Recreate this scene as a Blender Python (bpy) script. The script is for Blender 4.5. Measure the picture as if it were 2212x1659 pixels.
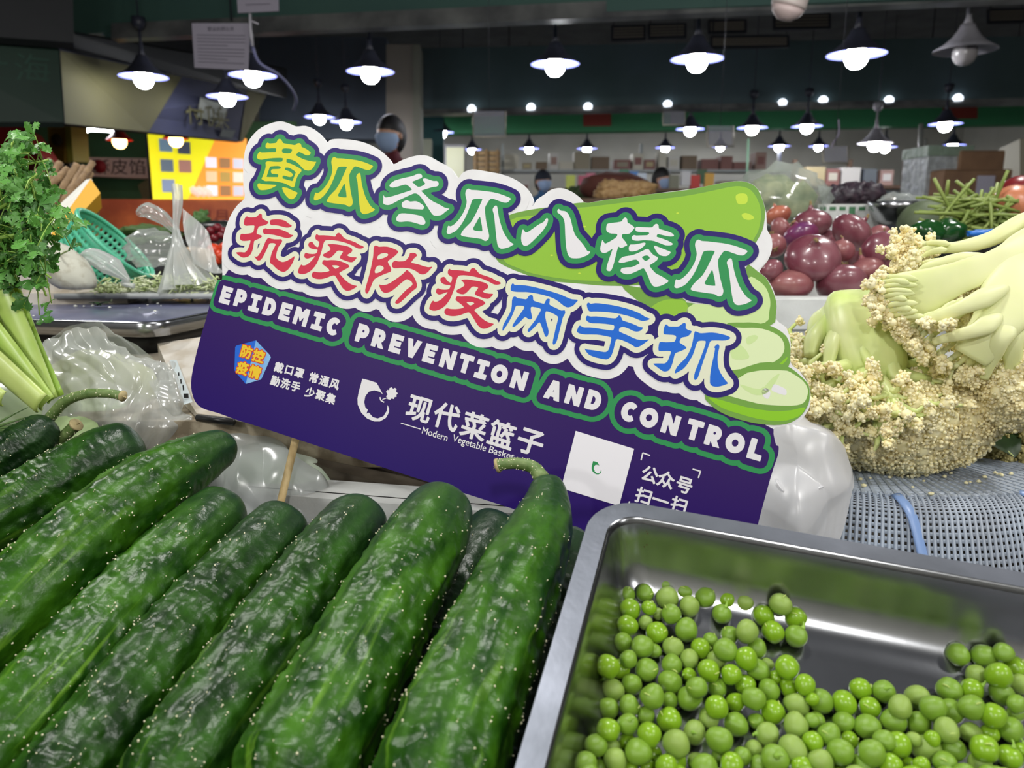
import bpy, math, random
import numpy as np
from mathutils import Vector, Matrix, noise
random.seed(7); rng = np.random.default_rng(7)
S = bpy.context.scene
for o in list(bpy.data.objects): bpy.data.objects.remove(o)

# ------------------------------------------------------------------ camera, world, light, exposure
F, CX, CY = 1671.0, 1106.0, 829.5           # focal length in photo pixels (2212 x 1659)
CAMZ, PITCH = 1.20, math.radians(11.6)
cam = bpy.data.cameras.new('camera'); camo = bpy.data.objects.new('camera', cam); S.collection.objects.link(camo)
camo.location = (0, 0, CAMZ); camo.rotation_euler = (math.pi/2-PITCH, 0, 0)
cam.sensor_width = 7.6; cam.lens = 7.6*F/2212.0
cam.clip_start = 0.01; cam.clip_end = 60
cam.dof.use_dof = True; cam.dof.focus_distance = 0.55; cam.dof.aperture_fstop = 2.5
S.camera = camo
w = bpy.data.worlds.new('world'); S.world = w; w.use_nodes = True
w.node_tree.nodes['Background'].inputs[0].default_value = (0.75, 0.85, 1, 1)
w.node_tree.nodes['Background'].inputs[1].default_value = 0.03
S.view_settings.view_transform = 'Standard'; S.view_settings.look = 'None'
S.view_settings.exposure = 0.35; S.view_settings.gamma = 1.0; S.view_settings.use_curve_mapping = False
try:
    S.cycles.max_bounces = 8; S.cycles.transparent_max_bounces = 24; S.cycles.caustics_reflective = False; S.cycles.caustics_refractive = False
    S.cycles.sample_clamp_indirect = 4; S.cycles.use_denoising = True; S.cycles.use_adaptive_sampling = False
except Exception: pass
# bulbs of unseen stall pendants; some behind the camera added to fill dark fronts
def bulb(name, loc, power, size=0.08, color=(1, .985, .95)):
    l = bpy.data.lights.new(name, 'POINT'); l.energy = power; l.shadow_soft_size = size; l.color = color
    o = bpy.data.objects.new(name, l); S.collection.objects.link(o); o.location = loc
    return o
for k, (x, y, z, e) in enumerate([(-1.15, -.55, 2.2, 15), (-.12, .62, 2.3, 15), (1.15, .1, 2.2, 15), (-1.3, 1.5, 2.3, 14), (1.2, 1.75, 2.3, 14), (.1, -1.3, 2.15, 17), (1.6, -1.2, 2.1, 14), (-1.6, -1.8, 2.1, 14)]):
    bulb('stall_bulb', (x, y, z), e*1.9)

SP, CP = math.sin(PITCH), math.cos(PITCH)
def P(x, y, d):
    a = (x-CX)/F*d; b = -(y-CY)/F*d
    return Vector((a, d*CP + b*SP, CAMZ - d*SP + b*CP))
def ray(x, y): return P(x, y, 1.0) - Vector((0, 0, CAMZ))
def hit(x, y, O, N):
    r = ray(x, y); C0 = Vector((0, 0, CAMZ))
    return C0 + r*((O-C0).dot(N)/r.dot(N))
def atz(x, y, z): return hit(x, y, Vector((0, 0, z)), Vector((0, 0, 1)))

# ------------------------------------------------------------------ materials
MATS = {}
def lin(c):
    def f(v):
        v /= 255.0
        return v/12.92 if v <= .04045 else ((v+.055)/1.055)**2.4
    return (f(c[0]), f(c[1]), f(c[2]), 1)
def mat(name, col, rough=.5, metal=0, col2=None, scale=20, bump=0, bscale=None, emit=0, trans=0, alpha=1, spec=.5, sss=0, detail=4, dist=.002, coat=0, ramp=(.35, .65), stretch=None):
    if name in MATS: return MATS[name]
    m = bpy.data.materials.new(name); m.use_nodes = True; MATS[name] = m
    nt = m.node_tree; n = nt.nodes; L = nt.links; b = n['Principled BSDF']
    c = lin(col); b.inputs['Base Color'].default_value = c
    b.inputs['Roughness'].default_value = rough; b.inputs['Metallic'].default_value = metal
    b.inputs['Specular IOR Level'].default_value = spec
    b.inputs['Transmission Weight'].default_value = trans; b.inputs['Alpha'].default_value = alpha
    b.inputs['Coat Weight'].default_value = coat
    if sss:
        b.inputs['Subsurface Weight'].default_value = sss; b.inputs['Subsurface Scale'].default_value = .01
        b.inputs['Subsurface Radius'].default_value = (1, .8, .4)
    if emit:
        b.inputs['Emission Color'].default_value = c; b.inputs['Emission Strength'].default_value = emit
    tc = None
    if col2 or bump:
        tc = n.new('ShaderNodeTexCoord'); vec = tc.outputs['Object']
        if stretch:
            mp = n.new('ShaderNodeMapping'); mp.inputs['Scale'].default_value = stretch; L.new(vec, mp.inputs[0]); vec = mp.outputs[0]
    if col2:
        t = n.new('ShaderNodeTexNoise'); t.inputs['Scale'].default_value = scale; t.inputs['Detail'].default_value = detail
        L.new(vec, t.inputs['Vector'])
        r = n.new('ShaderNodeValToRGB'); r.color_ramp.elements[0].position = ramp[0]; r.color_ramp.elements[1].position = ramp[1]
        r.color_ramp.elements[0].color = c; r.color_ramp.elements[1].color = lin(col2)
        L.new(t.outputs['Fac'], r.inputs[0]); L.new(r.outputs[0], b.inputs['Base Color'])
    if bump:
        t = n.new('ShaderNodeTexNoise'); t.inputs['Scale'].default_value = bscale or scale; t.inputs['Detail'].default_value = detail
        L.new(vec, t.inputs['Vector'])
        u = n.new('ShaderNodeBump'); u.inputs['Strength'].default_value = bump; u.inputs['Distance'].default_value = dist
        L.new(t.outputs['Fac'], u.inputs['Height']); L.new(u.outputs[0], b.inputs['Normal'])
    return m
def film(name, col, alpha, rough=.15, translucent=.5, spots=0):
    """thin plastic film: part see-through, part milky, glossy on top"""
    m = bpy.data.materials.new(name); m.use_nodes = True; nt = m.node_tree; n = nt.nodes; L = nt.links
    b = n['Principled BSDF']; out = n['Material Output']
    b.inputs['Base Color'].default_value = lin(col); b.inputs['Roughness'].default_value = rough
    tl = n.new('ShaderNodeBsdfTranslucent'); tl.inputs[0].default_value = lin(col)
    tp = n.new('ShaderNodeBsdfTransparent')
    m1 = n.new('ShaderNodeMixShader'); m1.inputs[0].default_value = translucent; L.new(b.outputs[0], m1.inputs[1]); L.new(tl.outputs[0], m1.inputs[2])
    gl = n.new('ShaderNodeBsdfGlossy'); gl.inputs['Roughness'].default_value = rough
    m2 = n.new('ShaderNodeMixShader'); L.new(tp.outputs[0], m2.inputs[1]); L.new(m1.outputs[0], m2.inputs[2])
    lw = n.new('ShaderNodeLayerWeight'); lw.inputs[0].default_value = .35
    mr = n.new('ShaderNodeMapRange'); mr.inputs['To Min'].default_value = alpha; mr.inputs['To Max'].default_value = min(1, alpha+.45)
    L.new(lw.outputs['Facing'], mr.inputs[0]); L.new(mr.outputs[0], m2.inputs[0])
    m3 = n.new('ShaderNodeMixShader'); m3.inputs[0].default_value = .07; L.new(m2.outputs[0], m3.inputs[1]); L.new(gl.outputs[0], m3.inputs[2])
    tc = n.new('ShaderNodeTexCoord'); t = n.new('ShaderNodeTexNoise'); t.inputs['Scale'].default_value = 45; t.inputs['Detail'].default_value = 3; t.inputs['Distortion'].default_value = 1.5
    mpp = n.new('ShaderNodeMapping'); mpp.inputs['Scale'].default_value = (1, .6, .45); mpp.inputs['Rotation'].default_value = (.3, .6, .5); L.new(tc.outputs['Object'], mpp.inputs[0]); L.new(mpp.outputs[0], t.inputs[0])
    t.noise_type = 'RIDGED_MULTIFRACTAL'; t.inputs['Scale'].default_value = 22; t.inputs['Detail'].default_value = 4; t.inputs['Distortion'].default_value = .35; t.inputs['Roughness'].default_value = .5
    u = n.new('ShaderNodeBump'); u.inputs['Strength'].default_value = .9; u.inputs['Distance'].default_value = .006
    L.new(t.outputs[0], u.inputs['Height']); L.new(u.outputs[0], b.inputs['Normal']); L.new(u.outputs[0], gl.inputs['Normal'])
    L.new(m3.outputs[0], out.inputs[0]); MATS[name] = m
    return m

# ------------------------------------------------------------------ objects
def tag(o, label=None, cat=None, group=None, kind=None):
    if label: o['label'] = label
    if cat: o['category'] = cat
    if group: o['group'] = group
    if kind: o['kind'] = kind
    return o
def thing(name, label, cat, loc, group=None):
    o = bpy.data.objects.new(name, None); S.collection.objects.link(o); o.location = loc; o.empty_display_size = .02
    return tag(o, label, cat, group)
def wloc(o):
    v = Vector((0, 0, 0))
    while o is not None: v = v + o.location; o = o.parent
    return v
def obj(name, geo, m, parent=None, smooth=True, label=None, kind=None, loc=None):
    """geo = (verts, faces) in world coordinates -> one mesh object, origin at parent's base"""
    V, Fc = geo
    V = np.asarray(V, dtype=float).reshape(-1, 3)
    if parent is not None: org = np.array(wloc(parent)); 
    elif loc is not None: org = np.array(loc)
    else: org = np.array([V[:, 0].mean(), V[:, 1].mean(), V[:, 2].min()])
    me = bpy.data.meshes.new(name)
    if isinstance(Fc, np.ndarray):
        k = Fc.shape[1]; me.vertices.add(len(V)); me.vertices.foreach_set('co', (V-org).ravel())
        me.loops.add(Fc.size); me.loops.foreach_set('vertex_index', Fc.ravel().astype(np.int32))
        me.polygons.add(len(Fc)); me.polygons.foreach_set('loop_start', np.arange(0, Fc.size, k, dtype=np.int32))
        me.update(calc_edges=True)
    else:
        me.from_pydata((V-org).tolist(), [], [list(f) for f in Fc])
    me.validate(verbose=False)
    if smooth: me.polygons.foreach_set('use_smooth', [True]*len(me.polygons))
    if m is not None:
        for q in (m if isinstance(m, (list, tuple)) else [m]): me.materials.append(q)
    o = bpy.data.objects.new(name, me); S.collection.objects.link(o)
    if parent is not None: o.parent = parent
    else: o.location = org
    if label: o['label'] = label
    if kind: o['kind'] = kind
    return o
def join(geos):
    Vs, Fs, n = [], [], 0
    for V, Fc in geos:
        V = np.asarray(V, dtype=float).reshape(-1, 3); Vs.append(V)
        if isinstance(Fc, np.ndarray): Fc = Fc.tolist()
        Fs += [[i+n for i in f] for f in Fc]; n += len(V)
    return np.concatenate(Vs), Fs
def box(c, s, rz=0, rx=0, ry=0, M=None):
    V = np.array([[x, y, z] for x in (-.5, .5) for y in (-.5, .5) for z in (-.5, .5)])*np.array(s)
    if M is None: M = Matrix.Rotation(rz, 3, 'Z') @ Matrix.Rotation(rx, 3, 'X') @ Matrix.Rotation(ry, 3, 'Y')
    V = V @ np.array(M).T + np.array(c)
    return V, [[0, 1, 3, 2], [4, 6, 7, 5], [0, 4, 5, 1], [2, 3, 7, 6], [0, 2, 6, 4], [1, 5, 7, 3]]
def frames(pts):
    pts = np.asarray(pts, dtype=float); T = np.gradient(pts, axis=0); T /= np.linalg.norm(T, axis=1)[:, None]+1e-12
    up = np.array([0, 0, 1.]) if abs(T[0][2]) < .9 else np.array([1., 0, 0])
    A = np.zeros_like(T); a = np.cross(T[0], up); a /= np.linalg.norm(a); A[0] = a
    for i in range(1, len(T)):
        a = a - T[i]*a.dot(T[i]); a /= np.linalg.norm(a)+1e-12; A[i] = a
    return T, A, np.cross(T, A)
def tube(pts, rad, n=12, flat=1.0, caps=True):
    pts = np.array([list(p) for p in pts], dtype=float); m = len(pts)
    rad = np.full(m, rad) if np.isscalar(rad) else np.asarray(rad, dtype=float)
    T, A, B = frames(pts); th = np.linspace(0, 2*np.pi, n, endpoint=False)
    V = pts[:, None, :] + rad[:, None, None]*(np.cos(th)[None, :, None]*A[:, None, :] + flat*np.sin(th)[None, :, None]*B[:, None, :])
    V = V.reshape(-1, 3); Fc = []
    for i in range(m-1):
        for j in range(n):
            k = (j+1) % n; Fc.append([i*n+j, i*n+k, (i+1)*n+k, (i+1)*n+j])
    if caps: Fc.append(list(range(n))[::-1]); Fc.append([(m-1)*n+j for j in range(n)])
    return V, Fc
def spline(pts, n=24):
    pts = np.array([list(p) for p in pts], dtype=float); m = len(pts)
    if m == 2: return pts[0]+(pts[1]-pts[0])*np.linspace(0, 1, n)[:, None]
    t = np.linspace(0, m-1, n); out = []
    for u in t:
        i = min(int(u), m-2); f = u-i
        p1, p2 = pts[i], pts[i+1]; p0 = pts[i-1] if i > 0 else 2*p1-p2; p3 = pts[i+2] if i < m-2 else 2*p2-p1
        out.append(.5*((2*p1)+(-p0+p2)*f+(2*p0-5*p1+4*p2-p3)*f*f+(-p0+3*p1-3*p2+p3)*f**3))
    return np.array(out)
def lathe(prof, n=32, axis=None, c=(0, 0, 0), closed=False):
    """prof = [(r, z)...] around z; axis = direction that z maps to"""
    m = len(prof); th = np.linspace(0, 2*np.pi, n, endpoint=False)
    V = np.array([[r*math.cos(t), r*math.sin(t), z] for r, z in prof for t in th])
    if axis is not None:
        q = Vector((0, 0, 1)).rotation_difference(Vector(axis).normalized()).to_matrix(); V = V @ np.array(q).T
    V = V + np.array(c); Fc = []
    for i in range(m-1):
        for j in range(n):
            k = (j+1) % n; Fc.append([i*n+j, i*n+k, (i+1)*n+k, (i+1)*n+j])
    if not closed:
        if prof[0][0] > 1e-6: Fc.append(list(range(n))[::-1])
        if prof[-1][0] > 1e-6: Fc.append([(m-1)*n+j for j in range(n)])
    return V, Fc
def ico(sub=1):
    import bmesh
    bm = bmesh.new(); bmesh.ops.create_icosphere(bm, subdivisions=sub, radius=1)
    V = np.array([v.co[:] for v in bm.verts]); Fc = np.array([[v.index for v in f.verts] for f in bm.faces]); bm.free()
    return V, Fc
ICO = {k: ico(k) for k in (1, 2, 3)}
def blobs(centres, radii, sub=1, squash=None):
    V0, F0 = ICO[sub]; C = np.asarray(centres, dtype=float); R = np.asarray(radii, dtype=float)
    if R.ndim == 1: R = R[:, None]*np.ones(3)
    V = (C[:, None, :] + V0[None]*R[:, None, :]).reshape(-1, 3)
    Fc = (F0[None]+(np.arange(len(C))*len(V0))[:, None, None]).reshape(-1, 3)
    return V, Fc
def nz(p, s=1.0, seed=0): return noise.noise(Vector((p[0]*s+seed*7.3, p[1]*s+seed*3.1, p[2]*s)))
def thick_poly(pts2, O, U, V, N, t):
    """closed outline pts2 (u,v) on plane, extruded by t along -N"""
    n = len(pts2); a = [np.array(O+U*p[0]+V*p[1]) for p in pts2]; b = [q-np.array(N)*t for q in a]
    return np.array(a+b), [list(range(n)), list(range(n, 2*n))[::-1]]+[[i, i+n, (i+1) % n+n, (i+1) % n][::-1] for i in range(n)]
# ------------------------------------------------------------------ flat print: signed distance fields -> clean outlines
def pl(s): return np.array([[float(a) for a in q.split(',')] for q in s.split()])
def smooth_closed(p, k=4):
    p = np.asarray(p, float); n = len(p); out = []
    for i in range(n):
        p0, p1, p2, p3 = p[i-1], p[i], p[(i+1) % n], p[(i+2) % n]
        for j in range(k):
            f = j/k; out.append(.5*((2*p1)+(-p0+p2)*f+(2*p0-5*p1+4*p2-p3)*f*f+(-p0+3*p1-3*p2+p3)*f**3))
    return np.array(out)
class Field:
    def __init__(s, box, res, R):
        s.x0, s.y0, x1, y1 = box; s.res = res; s.R = R
        s.nx = int((x1-s.x0)/res)+2; s.ny = int((y1-s.y0)/res)+2
        s.D = np.full((s.ny, s.nx), R, dtype=float)
        s.X = s.x0+np.arange(s.nx)*res; s.Y = s.y0+np.arange(s.ny)*res
    def add(s, polys):
        polys = [np.asarray(p, float) for p in polys]
        al = np.concatenate(polys); res = s.res
        i0 = max(0, int((al[:, 0].min()-s.R-s.x0)/res)); i1 = min(s.nx, int((al[:, 0].max()+s.R-s.x0)/res)+2)
        j0 = max(0, int((al[:, 1].min()-s.R-s.y0)/res)); j1 = min(s.ny, int((al[:, 1].max()+s.R-s.y0)/res)+2)
        if i1 <= i0 or j1 <= j0: return s
        d = np.full((j1-j0, i1-i0), s.R); cnt = np.zeros((j1-j0, i1-i0+1))
        X = s.X[i0:i1]; Y = s.Y[j0:j1]
        for p in polys:
            q = np.roll(p, -1, 0)
            for (ax, ay), (bx, by) in zip(p, q):
                k0 = max(0, int((min(ax, bx)-s.R-X[0])/res)); k1 = min(len(X), int((max(ax, bx)+s.R-X[0])/res)+2)
                m0 = max(0, int((min(ay, by)-s.R-Y[0])/res)); m1 = min(len(Y), int((max(ay, by)+s.R-Y[0])/res)+2)
                if k1 > k0 and m1 > m0:
                    dx, dy = bx-ax, by-ay; L2 = dx*dx+dy*dy+1e-12
                    gx = X[k0:k1][None]-ax; gy = Y[m0:m1][:, None]-ay
                    t = np.clip((gx*dx+gy*dy)/L2, 0, 1)
                    dd = np.sqrt((gx-t*dx)**2+(gy-t*dy)**2)
                    np.minimum(d[m0:m1, k0:k1], dd, out=d[m0:m1, k0:k1])
                lo, hi = min(ay, by), max(ay, by)
                if hi > lo:
                    js = np.arange(max(0, int(math.ceil((lo-Y[0])/res))), min(len(Y), int(math.ceil((hi-Y[0])/res))))
                    if len(js):
                        xc = ax+(Y[js]-ay)/(by-ay)*(bx-ax)
                        ix = np.clip(np.ceil((xc-X[0])/res).astype(int), 0, len(X)); np.add.at(cnt, (js, ix), 1)
        ins = (np.cumsum(cnt, 1)[:, :-1] % 2) > .5
        d[ins] *= -1
        np.minimum(s.D[j0:j1, i0:i1], d, out=s.D[j0:j1, i0:i1])
        return s
def contours(fd, D, tol):
    """marching squares loops of D = 0, in plane units"""
    Dn = D.copy(); Dn[0, :] = Dn[-1, :] = 1e3; Dn[:, 0] = Dn[:, -1] = 1e3
    Dn[Dn == 0] = 1e-9
    I = Dn < 0
    c = I[:-1, :-1]*1+I[:-1, 1:]*2+I[1:, 1:]*4+I[1:, :-1]*8
    js, iz = np.nonzero((c > 0) & (c < 15)); nxt = {}; pos = {}
    def pt(e):
        if e in pos: return
        t, j, i = e
        if t == 0: a, b = Dn[j, i], Dn[j, i+1]; f = a/(a-b); pos[e] = (fd.x0+(i+f)*fd.res, fd.y0+j*fd.res)
        else: a, b = Dn[j, i], Dn[j+1, i]; f = a/(a-b); pos[e] = (fd.x0+i*fd.res, fd.y0+(j+f)*fd.res)
    T = {1: [(3, 0)], 2: [(0, 1)], 3: [(3, 1)], 4: [(1, 2)], 5: [(3, 2), (1, 0)], 6: [(0, 2)], 7: [(3, 2)], 8: [(2, 3)], 9: [(2, 0)], 10: [(0, 3), (2, 1)], 11: [(2, 1)], 12: [(1, 3)], 13: [(1, 0)], 14: [(0, 3)]}
    for j, i in zip(js.tolist(), iz.tolist()):
        E = ((0, j, i), (1, j, i+1), (0, j+1, i), (1, j, i))
        for a, b in T[int(c[j, i])]:
            pt(E[a]); pt(E[b]); nxt[E[a]] = E[b]
    loops = []
    while nxt:
        k, v = next(iter(nxt.items())); lp = [k]; del nxt[k]
        while v != k and v in nxt:
            lp.append(v); v = nxt.pop(v)
        if len(lp) < 4: continue
        p = np.array([pos[e] for e in lp])
        out = [0]; i = 0; n = len(p)          # greedy simplification
        while i < n-1:
            j = i+1
            while j+1 < n and j-i < 24:
                a, b = p[i], p[j+1]; d = b-a; L = math.hypot(*d)+1e-12; q = p[i+1:j+1]-a
                if np.abs(q[:, 0]*d[1]-q[:, 1]*d[0]).max()/L > tol: break
                j += 1
            out.append(j); i = j
        if out[-1] == n-1 and np.hypot(*(p[-1]-p[0])) < tol: out = out[:-1]
        if len(out) >= 3: loops.append(p[out])
    return loops
def fill_loops(loops):
    """even-odd fill of plane loops -> (verts2, faces)"""
    cu = bpy.data.curves.new('fill', 'CURVE'); cu.dimensions = '2D'; cu.fill_mode = 'BOTH'
    for p in loops:
        sp = cu.splines.new('POLY'); sp.points.add(len(p)-1); sp.use_cyclic_u = True
        sp.points.foreach_set('co', np.c_[p*1000, np.zeros(len(p)), np.ones(len(p))].ravel())
    o = bpy.data.objects.new('fill', cu); me = o.to_mesh()
    V = np.array([v.co[:2] for v in me.vertices])/1000; Fc = [list(f.vertices) for f in me.polygons]
    o.to_mesh_clear(); bpy.data.objects.remove(o); bpy.data.curves.remove(cu)
    return V, Fc
class Plane:
    def __init__(s, O, U, V): s.O, s.U, s.V = Vector(O), Vector(U).normalized(), Vector(V).normalized(); s.N = s.U.cross(s.V).normalized()
    def uv(s, x, y):
        h = hit(x, y, s.O, s.N)-s.O; return (h.dot(s.U), h.dot(s.V))
    def uvs(s, p): return np.array([s.uv(x, y) for x, y in p])
    def at(s, u, v, h=0): return s.O+s.U*u+s.V*v+s.N*h
    def place(s, V2, h):
        V2 = np.asarray(V2); h = h*.3 if h > 0 else h
        return np.array(s.O)+V2[:, :1]*np.array(s.U)+V2[:, 1:2]*np.array(s.V)+h*np.array(s.N)
def layer(pln, name, fd, D, h, m, parent, tol=.00004, label=None):
    lo = contours(fd, D, tol)
    if not lo: return None
    V, Fc = fill_loops(lo)
    return obj(name, (pln.place(V, h), Fc), m, parent, smooth=False, label=label)
TXT = {}
def text_loops(ch):
    """outline loops of a string in the built-in typeface, unit height"""
    if ch in TXT: return TXT[ch]
    cu = bpy.data.curves.new('t', 'FONT'); cu.body = ch; cu.size = 1; cu.resolution_u = 4; cu.fill_mode = 'FRONT'
    o = bpy.data.objects.new('t', cu); me = o.to_mesh(); cnt = {}
    for f in me.polygons:
        vs = list(f.vertices)
        for a, b in zip(vs, vs[1:]+vs[:1]): cnt[(a, b)] = 1
    ed = {a: b for (a, b) in cnt if (b, a) not in cnt}; co = [v.co[:2] for v in me.vertices]; loops = []
    # merge duplicates by position
    key = lambda i: (round(co[i][0], 4), round(co[i][1], 4))
    ed = {}
    cc = {}
    for (a, b) in cnt: cc[(key(a), key(b))] = 1
    for (a, b) in cc:
        if (b, a) not in cc: ed.setdefault(a, []).append(b)
    while ed:
        k = next(iter(ed)); lp = [k]; v = ed[k].pop()
        if not ed[k]: del ed[k]
        while v != k and v in ed:
            lp.append(v); nv = ed[v].pop()
            if not ed[v]: del ed[v]
            v = nv
        if len(lp) > 2: loops.append(np.array(lp, float))
    o.to_mesh_clear(); bpy.data.objects.remove(o); bpy.data.curves.remove(cu)
    TXT[ch] = loops; return loops
def text_at(ch, u, v, h, ang=0, width=None):
    """loops of string centred at (u,v), height h of a CJK square (or cap height)"""
    lo = text_loops(ch)
    if not lo: return []
    al = np.concatenate(lo); c = (al.min(0)+al.max(0))/2
    sx = sy = h/.86
    if width: sx = width/(al[:, 0].max()-al[:, 0].min())
    cs, sn = math.cos(ang), math.sin(ang); R = np.array([[cs, sn], [-sn, cs]])
    return [((p-c)*np.array([sx, sy])) @ R+np.array([u, v]) for p in lo]

# ------------------------------------------------------------------ the cut-out sign
dl, dr = .60, .50
A_, B_, C_ = P(460, 620, dl), P(1680, 960, dr), P(1080, 300, .555)
SN = (B_-A_).cross(C_-A_).normalized()
if SN.y > 0: SN = -SN
a0 = hit(488.6, 638, A_, SN); a1 = hit(1633, 971, A_, SN)
SU = (a1-a0).normalized(); SV = SN.cross(SU).normalized()
if SV.z < 0: SV = -SV
SG = Plane(a0, SU, SV)
if SG.N.y > 0: SG.N = -SG.N
BOARD = pl('480,603 479,560 481,520 488,490 500,462 514,442 528,428 526,405 525,380 526,350 530,322 540,300 558,280 580,268 605,262 625,267 640,273 660,272 680,280 695,294 706,307 714,302 730,300 760,302 790,309 820,324 840,342 849,355 870,345 900,336 925,337 950,350 975,364 989,384 1000,373 1020,366 1050,370 1085,377 1115,389 1140,408 1151,430 1150,446 1160,431 1175,421 1190,410 1212,406 1235,414 1253,427 1266,438 1300,433 1400,420 1500,407 1560,395 1600,391 1630,401 1645,425 1655,460 1657,495 1666,512 1668,535 1660,560 1641,586 1655,600 1671,627 1678,660 1677,690 1698,708 1708,740 1708,783 1727,802 1746,830 1751,860 1745,888 1722,912 1690,921 1671,927 1676,960 1682,964 1680,985 1668,1020 1640,1122 1612,1240 1606,1256 1597,1259 1580,1254 1300,1163 1080,1090 850,1017 560,922 520,910 470,892 440,883 422,868 413,838 416,800 430,741 445,690 458,640 470,606')
PANEL = pl('380,600 482,600 497,578 520,560 700,600 1000,690 1300,770 1560,850 1600,890 1671,927 1900,940 1900,1500 300,1500')
mm = .001
_m0 = mat
def mat(*a, **k): k.setdefault('spec', .18); k['rough'] = .42; return _m0(*a, **k)
sign = thing('cutout_sign', 'cut-out board sign with large Chinese lettering and English words on a purple panel', 'sign', SG.at(.12, -.12, -.005))
board_uv = SG.uvs(BOARD)
def spl_board(p):
    # keep sharp corners of the silhouette, round everything else a little
    return smooth_closed(p, 3)
bu = spl_board(board_uv)
m_white = mat('sign_white', (236, 236, 238), rough=.33, col2=(228, 227, 229), scale=60)
m_core = mat('sign_core', (226, 228, 224), rough=.6)
lo = fill_loops([bu])
front = SG.place(lo[0], 0); n = len(bu)
# board: front cap, back cap and rim
ring_f = SG.place(bu, 0); ring_b = SG.place(bu, -.005)
V = np.concatenate([front, SG.place(lo[0], -.005), ring_f, ring_b]); k = len(front)
Fc = [f for f in lo[1]]+[[i+k for i in f][::-1] for f in lo[1]]+[[2*k+i, 2*k+(i+1) % n, 2*k+n+(i+1) % n, 2*k+n+i] for i in range(n)]
obj('board', (V, Fc), m_white, sign, smooth=False)
m_purple = mat('sign_purple', (52, 28, 112), rough=.30)
m_ink = mat('sign_outline_ink', (40, 24, 108), rough=.30)
nt = m_purple.node_tree; tc = nt.nodes.new('ShaderNodeTexCoord'); mp = nt.nodes.new('ShaderNodeMapping')
# printed gradient along the panel's own height: plum at the top, ultramarine at the bottom
g = nt.nodes.new('ShaderNodeVectorMath'); g.operation = 'DOT_PRODUCT'; nt.links.new(tc.outputs['Object'], g.inputs[0]); g.inputs[1].default_value = SG.V
g2 = nt.nodes.new('ShaderNodeMapRange'); g2.inputs['From Min'].default_value = -.07; g2.inputs['From Max'].default_value = .10; nt.links.new(g.outputs['Value'], g2.inputs[0])
cr = nt.nodes.new('ShaderNodeValToRGB'); cr.color_ramp.elements[0].color = lin((14, 0, 112)); cr.color_ramp.elements[1].color = lin((48, 20, 96))
nt.links.new(g2.outputs[0], cr.inputs[0]); nt.links.new(cr.outputs[0], nt.nodes['Principled BSDF'].inputs['Base Color'])
m_green = mat('sign_green', (48, 146, 84), rough=.30); m_yellow = mat('sign_yellow', (222, 214, 42), rough=.3)
m_cream = mat('sign_cream', (228, 230, 205), rough=.3); m_red = mat('sign_red', (206, 46, 74), rough=.3)
m_blue = mat('sign_blue', (30, 106, 212), rough=.3); m_letter = mat('sign_letter_white', (232, 230, 234), rough=.3)
lm = {k: mat('melon_'+k, c, rough=.3) for k, c in dict(dark=(116, 163, 70), lime=(146, 194, 62), bright=(140, 200, 40), pale=(222, 236, 186), mid=(205, 228, 160), spot=(196, 222, 72), deep=(100, 160, 66)).items()}
pu = SG.uvs(PANEL); lo = fill_loops([pu])
bx = (bu[:, 0].min()-.01, bu[:, 1].min()-.01, bu[:, 0].max()+.01, bu[:, 1].max()+.01)
RES = .00032
fb = Field(bx, RES, .02).add([bu]); fp = Field(bx, RES, .02).add([pu])
layer(SG, 'purple_panel', fp, np.maximum(fp.D, fb.D), .0002, m_purple, sign)
S9 = 9.215
G = {}
G['huang'] = (520, 270, S9, ['500,440 505,390 520,370 545,355 580,372 640,368 710,358 735,315 760,288 785,282 815,300 840,345 865,368 960,385 1060,402 1095,400 1125,375 1160,365 1195,375 1215,415 1218,440 1270,460 1340,500 1395,550 1398,570 1375,600 1340,610 1290,600 1220,560 1160,542 1130,570 1108,605 1180,650 1280,695 1400,725 1490,738 1510,732 1470,820 1420,885 1370,910 1320,908 1260,885 1190,810 1100,730 1000,690 925,678 918,710 920,745 990,770 1100,820 1200,880 1215,905 1205,940 1160,985 1130,1040 1100,1120 1085,1200 1070,1235 1050,1245 1020,1240 900,1175 800,1145 700,1130 600,1120 500,1122 460,1105 422,1080 430,1055 470,960 500,860 505,800 500,770 505,745 545,725 600,730 700,738 820,735 840,700 845,670 800,658 700,660 560,670 470,685 430,695 380,690 340,670 328,640 335,610 350,575 390,535 420,552 500,550 600,545 690,545 708,520 712,480 700,468 640,465 560,472 520,465',
 '850,475 900,468 980,475 1030,492 1015,540 990,565 920,570 850,560 830,535 830,495', '590,840 640,825 750,820 795,835 805,850 790,875 740,882 640,885 615,900 608,935 625,970 680,980 740,985 755,1000 750,1030 735,1042 640,1040 530,1038 530,1010 560,920',
 '885,870 900,852 960,855 1050,900 1095,940 1095,970 1060,1060 1040,1110 1020,1118 940,1095 850,1070 838,1045 845,1015 870,1012 920,1025 980,1040 1025,1030 1040,1000 1030,970 980,930 900,900 885,885',
 '340,1215 345,1180 375,1162 410,1175 500,1185 600,1190 690,1195 718,1208 650,1250 560,1285 470,1300 400,1298 360,1270', '832,1262 850,1240 880,1250 930,1255 1000,1290 1080,1325 1135,1350 1130,1375 1100,1430 1050,1475 1000,1480 950,1455 900,1400 860,1340'])
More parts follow.
